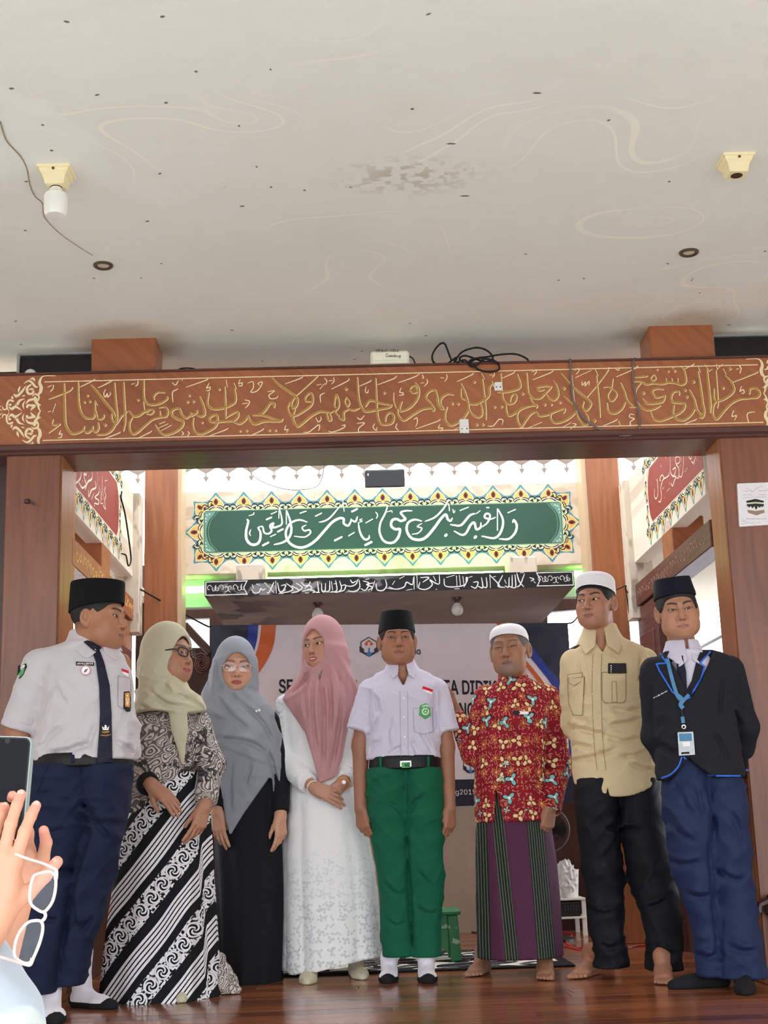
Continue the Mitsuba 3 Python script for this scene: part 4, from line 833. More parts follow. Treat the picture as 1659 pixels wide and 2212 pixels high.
mat('socket_cream', (230, 214, 170), 0.5); mat('bulb_white', (232, 232, 230), 0.35)
sock(122, 370, True, 'cream square lamp socket on the ceiling holding a white bulb')
sock(1588, 345, False, 'empty cream square lamp socket on the right of the ceiling')
mat('bronze', (92, 78, 62), 0.4, 0.5, metallic=0.4)
for x, y, t in ((223, 572, 'left'), (1488, 544, 'right')):
    c = PZ(x, y, CZ)
    k = thing('downlight', f'small round recessed ceiling light with dark rim near the {t} post', 'downlight', 'recessed ceiling lights')
    obj('rim', lathe([(0.036, 0.0), (0.036, -0.006), (0.031, -0.010), (0.022, -0.004), (0.021, 0.0)], 36, c), 'bronze', k, smooth=40)
    obj('lens', lathe([(0, -0.003), (0.022, -0.003)], 30, c), mat('lens_grey', (196, 186, 172), 0.3), k)

# ------------------------------------------------------------------ things on the beam
zt = 2.536
k = thing('junction_box', 'cream plastic electrical box with handwriting lying on the beam', 'electrical box')
c0, c1 = P(801, 790, 5.58), P(883, 757, 5.58)
obj('housing', bx(c0[0], c1[0], 5.56, 5.70, zt, zt + 0.066, 0.009), mat('box_cream', (232, 228, 208), 0.45), k)
obj('lid', bx(c0[0] + 0.004, c1[0] - 0.004, 5.556, 5.70, zt + 0.016, zt + 0.062, 0.006), 'box_cream', k)
D = (780, 730, 4.366)
hand = [[(140,105),(140,130)], [(150,130),(155,108),(165,125),(172,108),(175,130)], [(195,108),(195,130),(210,120),(197,118)], [(220,110),(225,130),(238,112)], [(248,108),(248,130)], [(270,130),(272,108)], [(285,108),(285,130)], [(300,130),(300,110),(315,112),(312,128),(300,130)], [(325,130),(327,110),(330,120)], [(340,130),(345,112),(352,130)],
        [(255,150),(238,152),(235,175),(255,175),(258,165)], [(275,165),(262,172),(275,178),(282,165)], [(285,178),(290,165),(297,178),(303,165),(310,178)], [(318,150),(316,178),(328,172),(320,165)], [(335,178),(338,166),(346,178)], [(372,165),(355,172),(370,176),(372,165),(368,188),(355,186)]]
st = [stroke(crop_pts(D, q, 5.555), 0.0016, 0) for q in hand]
obj('handwriting', relief(unary_union(st), 0.0012, base=5.555), 'ink_black', k, label='black felt-pen writing')
tag(obj('cable', tube([P(884, 770, 5.6), P(892, 775, 5.58), P(899, 792, 5.56)], 0.003, 6, smooth_n=4), 'rope_black', smooth=True), 'short black lead leaving the cream electrical box', 'cable')
coil = [(780,45),(740,60),(690,120),(670,180),(690,235),(760,258),(820,240),(870,200),(905,185),(880,230),(830,255)]
coil2 = [(780,48),(800,75),(840,180),(860,210),(900,190),(950,135),(1020,105),(1100,92),(1180,115),(1230,160),(1240,210),(1180,225),(1100,205),(1000,170),(950,175),(930,205),(1000,235),(1100,190),(1180,180),(1290,160),(1400,150),(1480,158),(1560,195),(1592,240)]
coil3 = [(900,230),(980,210),(1040,270),(1100,250),(1160,200),(1250,210),(1300,260),(1290,305),(1200,318),(1110,300),(1050,250),(1020,220),(1090,190),(1200,205),(1300,235)]
def cp(q, Y0_): return [P(D[0] + x / D[2], D[1] + y / D[2], Y0_ + 0.012 * math.sin(i * 1.7)) for i, (x, y) in enumerate(q)]
k = thing('cable_coil', 'loosely coiled black cable lying on the beam', 'cable')
for q, Y in ((coil, 5.585), (coil2, 5.57), (coil3, 5.535)):
    obj('strand', tube(cp(q, Y), 0.0042, 7, smooth_n=6), 'rope_black', k, smooth=True)
tag(obj('cable', tube([P(x, y, Y) for x, y, Y in ((1231, 776, 5.60), (1232, 784, 5.54), (1236, 850, 5.535), (1245, 880, 5.535), (1275, 915, 5.535), (1330, 939, 5.535), (1372, 937, 5.535), (1382, 915, 5.535), (1376, 870, 5.535), (1367, 820, 5.535), (1368, 782, 5.54), (1372, 774, 5.60))], 0.0042, 7, smooth_n=5), mat('cable_grey', (112, 104, 104), 0.5), smooth=True), 'grey cable drooping in a loop over the beam front', 'cable')
tag(obj('cable', tube([P(x, y, Y) for x, y, Y in ((383, 803, 5.62), (388, 797, 5.60), (405, 795, 5.59), (420, 797, 5.60), (424, 803, 5.62))], 0.003, 6, smooth_n=4), 'rope_black', smooth=True), 'short dark cable loop on the beam near the left post', 'cable')
mat('clip_white', (226, 224, 218), 0.5)
for (x0, y0, x1, y1), t in (((1068, 826, 1084, 845), 'upper'), ((993, 906, 1012, 941), 'lower')):
    k = thing('switch_plate', f'{t} of two small white plastic fittings stuck on the carved beam', 'fitting')
    a, b = P(x0, y1, Y0), P(x1, y0, Y0)
    obj('plate', bx(a[0], b[0], Y0 - 0.010, Y0, a[2], b[2], 0.003), 'clip_white', k)
    zm = (a[2] + b[2]) / 2
    obj('cover', bx(a[0] + 0.002, b[0] - 0.002, Y0 - 0.015, Y0 - 0.008, zm, b[2] - 0.002, 0.003), 'clip_white', k)
    for i in range(2 if t == 'upper' else 3):
        u = a[0] + (b[0] - a[0]) * (0.25 + 0.5 * (i % 2)); v = a[2] + (zm - a[2]) * (0.75 if i < 2 else 0.2)
        obj('slot', bx(u - 0.003, u + 0.003, Y0 - 0.0115, Y0 - 0.009, v - 0.002, v + 0.002, 0.0005), 'ink_black', k)
tag(obj('dome_light', lathe([(0.026, 0), (0.024, 0.012), (0.016, 0.022), (0.006, 0.027), (0, 0.028)], 20, P(66, 809, 5.62) + [0, 0, -0.004]), 'bulb_white', smooth=40), 'small white dome lying on the beam at the left end', 'dome light')

# framed picture on the right pillar
k = thing('wall_plaque', 'white rounded plaque with a picture of the black-draped shrine on the right pillar', 'plaque')
pc = XZ([(1592, 1045), (1668, 1042), (1672, 1133), (1597, 1138)], Y0)
pg = Polygon(pc).buffer(-0.004).buffer(0.004)
obj('board', relief(pg, 0.014, base=Y0 + 0.01), mat('plaque_white', (226, 220, 224), 0.3, 0.5), k)
E_ = (1560, 1020, 13.828)
def ep(q): return Polygon(crop_pts(E_, q, Y0)).buffer(0)
bb = Y0 - 0.004
obj('picture_black', relief(unary_union([ep([(715,865),(980,805),(1230,865),(1235,910),(980,895),(720,920)]), ep([(725,965),(980,945),(1240,965),(1245,1060),(1225,1000),(1200,1045),(1170,1050),(1150,1010),(1130,1060),(1090,1060),(1050,1010),(1040,1080),(1005,1130),(970,1080),(955,1010),(920,1070),(880,1075),(850,1020),(810,1060),(770,1050),(750,1000),(735,1060)])]), 0.0006, base=bb), 'ink_black', k)
obj('picture_gold_band', relief(ep([(725,925),(980,898),(1235,915),(1238,960),(980,940),(725,960)]), 0.0006, base=bb), 'mural_leaf', k)
obj('picture_base', relief(ep([(735,1145),(780,1140),(1000,1165),(1250,1130),(1258,1215),(1020,1298),(780,1225)]), 0.0006, base=bb), mat('stone_tan', (150, 128, 110), 0.6), k)
obj('picture_white_band', relief(ep([(730,1062),(1240,1062),(1250,1130),(1000,1163),(730,1135)]), 0.0003, base=bb), 'fascia_white', k)
mat('grey_print', (168, 164, 168), 0.5)
pr_ = [LineString(crop_pts(E_, q, Y0)).buffer(0.0008) for q in ([(620,580),(700,560),(760,580),(830,520),(860,600),(940,570),(1080,450),(1200,430)], [(700,520),(780,480)], [(1080,560),(1280,570),(1369,515)], [(620,690),(760,680),(880,690)], [(1100,680),(1290,680)], [(640,770),(900,760)], [(960,760),(1290,750)], [(580,1470),(700,1470)], [(560,1560),(780,1510),(900,1540),(950,1480)], [(950,1580),(1050,1530),(1130,1510)])]
pr_ += [LineString(crop_pts(E_, [(715 + 52 * i, 1380), (725 + 52 * i, 1420), (745 + 52 * i, 1395)], Y0)).buffer(0.0008) for i in range(12)]
obj('print', relief(unary_union(pr_), 0.0005, base=bb), 'grey_print', k, label='faint grey writing', kind='stuff')

# ------------------------------------------------------------------ things on the stage floor behind the people
def f_rug(p, n, uv):
    w = FB(p.x * 5, p.y * 5, 1.0, 2)
    a = N(p.x * 12 + w * 5, p.y * 7 - w * 3, 2.0); b = dr.abs(N(p.x * 7 - p.y * 14, p.y * 5 + w * 4, 6.0) - 0.5)
    on = SS(0.055, 0.035, b) * 1.0 + SS(0.62, 0.66, a)
    edge = SS(0.03, 0.045, p.y - 6.50) * SS(0.03, 0.045, 7.42 - p.y) * SS(0.03, 0.045, p.x + 0.52) * SS(0.03, 0.045, 0.94 - p.x)
    return MX(L(24, 23, 24), L(216, 210, 196), dr.clip(on, 0, 1) * edge)


pmat('rug_pattern', f_rug, 0.9)
tag(obj('floor_rug', bx(-0.54, 0.955, 6.49, 7.44, 0.0004, 0.010, 0.004), 'rug_pattern'), 'black and cream patterned rug on the stage floor behind the group', 'rug')


def f_green(p, n, uv):
    s = SS(0.66, 0.72, FB(p.x * 30, p.y * 30, p.z * 30, 3))
    return MX(MX(L(34, 104, 62), L(48, 128, 78), FB(p.x * 8, p.y * 8, p.z * 8, 2)), L(176, 190, 160), s * 0.7)


pmat('green_paint', f_green, 0.45)
k = thing('wooden_stool', 'worn green painted wooden stool standing on the rug beside the green trousers', 'stool')
sy0, sy1 = 6.80, 7.06
sx1 = P(990, 2000, 6.8)[0]; sx0 = sx1 - 0.34; sz = P(985, 1966, 6.8)[2]
obj('seat', bx(sx0 - 0.012, sx1 + 0.014, sy0 - 0.012, sy1 + 0.012, sz - 0.022, sz, 0.006), 'green_paint', k)
for x in (sx0, sx1 - 0.052):
    for y in (sy0, sy1 - 0.04):
        obj('leg', obb((x + 0.026, y + 0.02, sz - 0.02), (x + 0.026 + (0.012 if x > sx0 else -0.012), y + 0.02, 0.010), 0.05, 0.04, up=(0, 1, 0)), 'green_paint', k)
obj('apron', bx(sx0 + 0.05, sx1 - 0.05, sy0 + 0.004, sy0 + 0.024, sz - 0.09, sz - 0.02, 0.003), 'green_paint', k)
obj('apron', bx(sx0 + 0.05, sx1 - 0.05, sy1 - 0.024, sy1 - 0.004, sz - 0.09, sz - 0.02, 0.003), 'green_paint', k)
for sx in (-1, 1):
    xa = sx1 - 0.05 if sx > 0 else sx0 + 0.05
    obj('corner_brace', relief(Polygon([(xa, sz - 0.085), (xa, sz - 0.20), (xa - sx * 0.11, sz - 0.085)]), 0.02, base=sy0 + 0.026), 'green_paint', k)
# stand with amplifier and bag
k = thing('equipment_stand', 'low white-topped stand with two shelves at the back behind the khaki shirt', 'stand')
ex0, ex1 = P(1180, 1938, 8.2)[0], P(1264, 1938, 8.2)[0]; z1, z2 = P(1230, 1940, 8.2)[2], P(1230, 1980, 8.2)[2]
mat('white_board', (220, 216, 208), 0.5)
for z in (z1, z2):
    obj('shelf', bx(ex0, ex1, 8.18, 8.5, z - 0.012, z, 0.002), 'white_board', k)
for x in (ex0 + 0.012, ex1 - 0.012):
    for y in (8.2, 8.48):
        obj('leg', bx(x - 0.012, x + 0.012, y - 0.012, y + 0.012, 0, z1 - 0.012, 0.002), 'white_board', k)
a = thing('amplifier', 'black amplifier on the lower shelf of the white-topped stand', 'amplifier')
obj('case', bx(ex0 + 0.03, ex1 - 0.03, 8.2, 8.46, z2, z2 + 0.085, 0.005), 'speaker_black', a)
for i in range(6):
    obj('vent', bx(ex0 + 0.10 + 0.016 * i, ex0 + 0.108 + 0.016 * i, 8.196, 8.203, z2 + 0.03, z2 + 0.065, 0.001), 'grille_black', a)
obj('panel_strip', bx(ex0 + 0.03, ex1 - 0.03, 8.195, 8.202, z2 + 0.072, z2 + 0.08, 0.001), 'grille_black', a)
b = thing('plastic_basket', 'white plastic tub on top of the white-topped stand', 'tub')
bcx = (P(1205, 1900, 8.25)[0] + P(1250, 1900, 8.25)[0]) / 2
obj('wall', lathe([(0, 0.002), (0.056, 0.0), (0.06, 0.01), (0.07, 0.15), (0.073, 0.155), (0.068, 0.153), (0.058, 0.012), (0, 0.01)], 28, (bcx, 8.3, z1)), 'white_board', b, smooth=40)
bag = trimesh.creation.icosphere(3); v = bag.vertices
nn = mikit.meshkit.fbm(v * 3.0, 3, 3)[:, None]
ridge = np.abs(mikit.meshkit.noise(v * 4.5, 9) - 0.5)[:, None]
bag.vertices = v * [0.062, 0.05, 0.10] * (0.62 + 0.6 * nn + 0.5 * ridge) + [bcx - 0.012, 8.24, z1 + 0.105]
tag(obj('plastic_bag', bag, mat('bag_white', (214, 212, 210), 0.3, 0.5), smooth=False), 'crumpled translucent white plastic bag stuffed in the white tub', 'bag')
# fan
k = thing('standing_fan', 'dark electric fan half hidden behind the purple sarong', 'fan')
fc = P(1181, 1792, 7.88); R_ = 46 * 7.88 / F
mat('fan_black', (24, 23, 24), 0.4); mat('fan_wire', (120, 116, 116), 0.35)
obj('guard_ring', tube([fc + [R_ * math.cos(t), -0.03, R_ * math.sin(t)] for t in np.linspace(0, 2 * math.pi, 48, endpoint=False)], 0.0045, 6, closed=True), 'fan_wire', k, smooth=True)
obj('guard_wire', cat([tube([fc + [0.03 * math.cos(t), -0.075, 0.03 * math.sin(t)], fc + [0.8 * R_ * math.cos(t + 0.1), -0.07, 0.8 * R_ * math.sin(t + 0.1)], fc + [R_ * math.cos(t + 0.15), -0.03, R_ * math.sin(t + 0.15)]], 0.0012, 4) for t in np.linspace(0, 2 * math.pi, 60, endpoint=False)]), 'fan_black', k, kind='stuff')
obj('hub', lathe([(0, -0.01), (0.03, -0.008), (0.032, 0.02), (0.045, 0.06), (0.04, 0.14), (0, 0.15)], 20, fc + [0, -0.06, 0], axis=(0, 1, 0)), 'fan_black', k, smooth=40)
for i in range(3):
    t0 = i * 2.094
    bl = [(0.025, -0.2), (0.8 * R_, -0.55), (0.92 * R_, 0.0), (0.85 * R_, 0.45), (0.03, 0.35)]
    pts = np.array([fc + [r * math.cos(t0 + a), -0.035 + 0.02 * a, r * math.sin(t0 + a)] for r, a in bl])
    m = trimesh.Trimesh(np.vstack([pts, pts + [0, 0.003, 0]]), [(0, 1, 2), (0, 2, 3), (0, 3, 4), (5, 7, 6), (5, 8, 7), (5, 9, 8), *[(a_, (a_ + 1) % 5 + 5, (a_ + 1) % 5) for a_ in range(5)], *[(a_, a_ + 5, (a_ + 1) % 5 + 5) for a_ in range(5)]], process=False)
    obj('blade', m, 'fan_black', k)
obj('pole', tube([fc + [0, 0.05, -0.03], [fc[0], fc[1] + 0.05, 0.03]], 0.013, 10), 'fan_black', k, smooth=40)
obj('base', lathe([(0, 0), (0.13, 0), (0.13, 0.012), (0.09, 0.026), (0.016, 0.035), (0, 0.035)], 30, (fc[0], fc[1] + 0.05, 0.0006)), 'fan_black', k, smooth=40)
# pulpit / cabinet
k = thing('pulpit', 'dark red-brown wooden pulpit with carved knob behind the two men on the right', 'pulpit')
xa, xb = P(1325, 1950, 8.45)[0], P(1500, 1950, 8.45)[0]; zt_ = P(1360, 1905, 8.45)[2]
obj('body', bx(xa, xb, 8.4, 8.62, 0, zt_, 0.01), 'wood_maroon', k)
obj('ledge', bx(xa - 0.02, xb + 0.02, 8.36, 8.62, zt_, zt_ + 0.035, 0.01), 'wood_dark', k)
obj('panel', bx(xa + 0.04, xb - 0.04, 8.388, 8.402, 0.06, zt_ - 0.05, 0.006), 'wood_maroon', k)
for x in (P(1347, 1890, 8.45)[0], P(1450, 1890, 8.45)[0]):
    obj('carved_knob', cat([lathe([(0, 0), (0.04, 0.0), (0.045, 0.02), (0.03, 0.04), (0.05, 0.065), (0.04, 0.10), (0.012, 0.12), (0, 0.122)], 16, (x, 8.42, zt_ + 0.035)), tube([(x + 0.05 * math.cos(t), 8.38, zt_ + 0.06 + 0.03 * math.sin(t)) for t in np.linspace(0, 5, 14)], 0.009, 6)]), 'wood_dark', k, smooth=40)
obj('back_panel', bx(xa + 0.03, xb - 0.05, 8.55, 8.6, zt_ + 0.03, 1.45, 0.008), 'wood_dark', k)
# red cords on the floor
for pts, t in (([(1196, 2008), (1236, 2018), (1222, 2030), (1240, 2048), (1280, 2046), (1330, 2054), (1372, 2044), (1400, 2042)], 'long'), ([(1205, 2040), (1262, 2052), (1310, 2044), (1345, 2050)], 'short')):
    tag(obj('cord', tube([PZ(x, y, 0.005) for x, y in pts], 0.004, 6, smooth_n=6), mat('cord_red', (190, 40, 40), 0.5), smooth=True), f'{t} thin red cord lying on the floorboards behind the bare feet', 'cord')
tag(obj('cord', tube([PZ(x, y, 0.005) for x, y in ((990, 2014), (1010, 2012), (1040, 2016), (1080, 2014))], 0.004, 6, smooth_n=6), 'rope_black', smooth=True), 'thin black cord on the floor beside the green stool', 'cord')
# ------------------------------------------------------------------ sculpting: signed distances, meshed by surface nets
f32 = np.float32


def axis(lo, hi, h, fine=()):
    """grid lines from lo to hi, spaced h, or finer inside the (a, b, h) intervals"""
    out = [lo]
    while out[-1] < hi:
        x = out[-1]; s = h
        for a, b, hh in fine:
            if a - 1e-9 <= x < b: s = min(s, hh)
            elif x < a < x + s: s = min(s, max(a - x, hh))
        out.append(x + s)
    return np.array(out)


def nets(fn, xs, ys, zs, stride=4, slack=1.6):
    """Surface nets of fn(points) < 0 on the grid of the three axes; only blocks near the surface are sampled."""
    n = [len(a) for a in (xs, ys, zs)]
    ci = [np.unique(np.r_[np.arange(0, k, stride), k - 1]) for k in n]
    C = np.stack(np.meshgrid(xs[ci[0]], ys[ci[1]], zs[ci[2]], indexing='ij'), -1)
    cv = fn(C.reshape(-1, 3).astype(f32)).reshape(C.shape[:3])
    gap = [np.diff(a[c]) for a, c in zip((xs, ys, zs), ci)]
    diag = np.sqrt(gap[0][:, None, None] ** 2 + gap[1][None, :, None] ** 2 + gap[2][None, None, :] ** 2)
    cor = [cv[a:cv.shape[0] - 1 + a, b:cv.shape[1] - 1 + b, c:cv.shape[2] - 1 + c] for a in (0, 1) for b in (0, 1) for c in (0, 1)]
    lo, hi = np.minimum.reduce(cor), np.maximum.reduce(cor)
    act = (np.minimum.reduce([np.abs(c) for c in cor]) < diag * slack * 0.62) | ((lo < 0) & (hi > 0))
    V = np.full(n, np.nan, f32)
    blk = [np.searchsorted(c, np.arange(k), side='right') - 1 for c, k in zip(ci, n)]
    blk = [np.minimum(b, len(c) - 2) for b, c in zip(blk, ci)]
    sgn = np.where(cor[0] < 0, -1, 1).astype(f32)
    V = sgn[np.ix_(*blk)].astype(f32)
    need = np.zeros(n, bool)
    m = act[np.ix_(*blk)]
    need |= m
    for ax in range(3):                                    # the shared upper faces of active blocks
        sh = np.zeros_like(need); sl = [slice(None)] * 3; sr = [slice(None)] * 3; sl[ax] = slice(1, None); sr[ax] = slice(0, -1)
        sh[tuple(sl)] = need[tuple(sr)]; need = need | sh
    idx = np.argwhere(need)
    pts = np.c_[xs[idx[:, 0]], ys[idx[:, 1]], zs[idx[:, 2]]].astype(f32)
    V[need] = np.concatenate([fn(pts[k:k + 200000]) for k in range(0, len(pts), 200000)])
    S = V < 0
    S[0] = S[-1] = False; S[:, 0] = S[:, -1] = False; S[:, :, 0] = S[:, :, -1] = False
    V = np.where(S, np.minimum(V, -1e-7), np.maximum(V, 1e-7))
    cs = [S[a:n[0] - 1 + a, b:n[1] - 1 + b, c:n[2] - 1 + c] for a in (0, 1) for b in (0, 1) for c in (0, 1)]
    mixed = np.logical_or.reduce(cs) & ~np.logical_and.reduce(cs)
    cell = np.argwhere(mixed)
    num = np.full([k - 1 for k in n], -1, np.int64); num[mixed] = np.arange(len(cell))
    acc = np.zeros((len(cell), 3)); cnt = np.zeros(len(cell))
    ax = (xs, ys, zs)
    for d in range(3):
        for o in np.ndindex(2, 2):
            off = np.zeros(3, int); off[[k for k in range(3) if k != d]] = o
            a = cell + off; b = a.copy(); b[:, d] += 1
            va, vb = V[tuple(a.T)], V[tuple(b.T)]
            cr = (va < 0) != (vb < 0)
            t = va[cr] / (va[cr] - vb[cr])
            p = np.stack([ax[k][a[cr, k]] for k in range(3)], 1); p[:, d] += t * (ax[d][b[cr, d]] - ax[d][a[cr, d]])
            acc[cr] += p; cnt[cr] += 1
    v = acc / cnt[:, None]
    faces = []
    for d in range(3):
        sl = [slice(1, k - 1) for k in n]; sl[d] = slice(0, n[d] - 1)
        s2 = list(sl); s2[d] = slice(1, n[d])
        a, b = S[tuple(sl)], S[tuple(s2)]
        e = np.argwhere(a != b)
        base = e + [sl[k].start for k in range(3)]
        u, w = (d + 1) % 3, (d + 2) % 3
        def g(du, dw):
            q = base.copy(); q[:, u] += du; q[:, w] += dw; return num[tuple(q.T)]
        quad = np.stack([g(-1, -1), g(0, -1), g(0, 0), g(-1, 0)], 1)
        inside = a[tuple(e.T)]
        quad = np.where(inside[:, None], quad, quad[:, ::-1])
        faces.append(quad)
    q = np.vstack(faces); q = q[(q >= 0).all(1)]
    d1 = ((v[q[:, 0]] - v[q[:, 2]]) ** 2).sum(1); d2 = ((v[q[:, 1]] - v[q[:, 3]]) ** 2).sum(1)
    f = np.where((d1 <= d2)[:, None, None], np.stack([q[:, [0, 1, 2]], q[:, [0, 2, 3]]], 1), np.stack([q[:, [0, 1, 3]], q[:, [1, 2, 3]]], 1)).reshape(-1, 3)
    return trimesh.Trimesh(v, f, process=False)


def sculpt(fn, lo, hi, h, fx=(), fy=(), fz=(), stride=4, slack=1.6):
    lo, hi = np.array(lo) - 2.5 * h, np.array(hi) + 2.5 * h
    return nets(fn, axis(lo[0], hi[0], h, fx), axis(lo[1], hi[1], h, fy), axis(lo[2], hi[2], h, fz), stride, slack)


def smin(a, b, k):
    h = np.maximum(k - np.abs(a - b), 0) / k
    return np.minimum(a, b) - h * h * k * 0.25


def smax(a, b, k): return -smin(-a, -b, k)


def cap(p, a, b, ra, rb):
    a = np.asarray(a, f32); ab = np.asarray(b, f32) - a
    t = np.clip((p - a) @ ab / (ab @ ab + 1e-12), 0, 1)
    return np.linalg.norm(p - a - t[:, None] * ab, axis=1) - (ra + t * (rb - ra))


def ell(p, c, r):
    r = np.asarray(r, f32); d = p - np.asarray(c, f32)
    k0 = np.linalg.norm(d / r, axis=1); k1 = np.linalg.norm(d / (r * r), axis=1)
    return k0 * (k0 - 1) / np.maximum(k1, 1e-6)


def near(p, lo, hi, fn, far=0.06):
    """fn only on the points inside the box (grown by far); elsewhere a safe lower bound"""
    lo, hi = np.asarray(lo, f32), np.asarray(hi, f32)
    q = np.maximum(np.maximum(lo - p, p - hi), 0); dist = np.linalg.norm(q, axis=1)
    out = dist + 0.012
    m = dist < far
    if m.any(): out[m] = fn(p[m])
    return out.astype(f32)


def caps(p, segs, k=0.0, far=0.06):
    """union of round cones (a, b, ra, rb), smoothly with k"""
    A = np.array([s[0] for s in segs] + [s[1] for s in segs], float); R = max(max(s[2], s[3]) for s in segs)
    def f(q):
        d = None
        for a, b, ra, rb in segs:
            e = cap(q, a, b, ra, rb); d = e if d is None else (smin(d, e, k) if k else np.minimum(d, e))
        return d
    return near(p, A.min(0) - R, A.max(0) + R, f, far)


def polyline_segs(pts, rad):
    return [(pts[i], pts[i + 1], rad[i], rad[i + 1]) for i in range(len(pts) - 1)]


class Loft:
    """An upright body of rows (z, cx, cy, rx, ry): elliptic sections, interpolated."""
    def __init__(self, rows, power=2.2, cap_top=0.012, cap_bot=0.004, open_bot=0.0):
        r = np.array(sorted(rows), float); self.r = r; self.pw = power; self.z0, self.z1 = r[0, 0], r[-1, 0]; self.ct, self.cb = cap_top, cap_bot
        from scipy.interpolate import PchipInterpolator
        zz = np.linspace(self.z0, self.z1, 160)
        self.zz = zz; self.t = [PchipInterpolator(r[:, 0], r[:, k])(zz) for k in range(1, 5)]

    def at(self, z): return [np.interp(z, self.zz, t).astype(f32) for t in self.t]

    def lo(self): return [float((self.t[0] - self.t[2]).min()), float((self.t[1] - self.t[3]).min()), self.z0]

    def hi(self): return [float((self.t[0] + self.t[2]).max()), float((self.t[1] + self.t[3]).max()), self.z1]

    def polar(self, p):
        cx, cy, rx, ry = self.at(p[:, 2])
        return np.arctan2((p[:, 0] - cx) / rx, -(p[:, 1] - cy) / ry)      # 0 = facing the camera, + to the right

    def __call__(self, p, fold=None):
        cx, cy, rx, ry = self.at(p[:, 2])
        u, w = np.abs(p[:, 0] - cx) / rx, np.abs(p[:, 1] - cy) / ry
        k = (u ** self.pw + w ** self.pw + 1e-9) ** (1 / self.pw)
        g = np.sqrt((u / rx) ** 2 + (w / ry) ** 2) / np.maximum(np.sqrt(u * u + w * w), 1e-5)
        d = (k - 1) / np.maximum(g, 1e-3)
        if fold is not None: d = d + fold
        d = smax(d, p[:, 2] - self.z1, self.ct)
        return smax(d, self.z0 - p[:, 2], self.cb)


def rows(tab, Y, ry, dy=0.0):
    """[(py, x_left, x_right[, ry[, dy]])] read off the photograph -> rows of a Loft at distance Y"""
    out = []
    for t in tab:
        py, a, b = t[:3]; r = t[3] if len(t) > 3 else ry; o = t[4] if len(t) > 4 else dy
        A, B = P(a, py, Y + o), P(b, py, Y + o)
        out.append(((A[2] + B[2]) / 2, (A[0] + B[0]) / 2, Y + o, (B[0] - A[0]) / 2, r))
    return out


def vn(p, f, seed=0):
    return (mikit.meshkit.noise(np.asarray(p) * f, seed) - 0.5).astype(f32)


def folds(p, amp, f, seed=0):
    """wrinkles of cloth: ridges running in a few directions, coming and going"""
    p = np.asarray(p); r = np.random.default_rng(seed + 1); out = 0; f = np.asarray(f) * 1.9; amp = amp * 0.85
    for k in range(3):
        a = (-0.9, 0.15, 0.95)[k] + r.uniform(-0.25, 0.25)
        u, v = math.cos(a) * p[:, 0] + math.sin(a) * p[:, 2], -math.sin(a) * p[:, 0] + math.cos(a) * p[:, 2]
        q = np.stack([u * f[0] * 0.62, p[:, 1] * f[1], v * f[2] * 1.75], 1)
        q[:, 2] += 0.8 * vn(q, 0.5, seed + k)
        n = mikit.meshkit.noise(q, seed + 11 * k)
        m = np.clip((mikit.meshkit.noise(p * 5.0, seed + 5 * k + 2) - 0.36) * 3.0, 0, 1)
        out = out + (1 - np.abs(2 * n - 1)) ** 2.2 * m
    return (-amp * (out - 0.25)).astype(f32)


def crease(p, f, seed=0):
    """soft ridges: 0 on smooth cloth, up to 1 along creases"""
    return (1 - np.abs(2 * mikit.meshkit.noise(np.asarray(p) * f, seed) - 1)).astype(f32) ** 3


# ------------------------------------------------------------------ heads
def rot(yaw, pitch=0, roll=0):
    """columns: the head's right (in the picture), back, up; yaw > 0 turns the face to the right of the picture, pitch > 0 lifts the chin, roll > 0 tips the crown right"""
    y, p, r = np.radians([yaw, pitch, roll])
    Rz = np.array([[math.cos(y), -math.sin(y), 0], [math.sin(y), math.cos(y), 0], [0, 0, 1]])
    Rx = np.array([[1, 0, 0], [0, math.cos(p), math.sin(p)], [0, -math.sin(p), math.cos(p)]])
    Ry = np.array([[math.cos(r), 0, math.sin(r)], [0, 1, 0], [-math.sin(r), 0, math.cos(r)]])
    return Rz @ Rx.T @ Ry


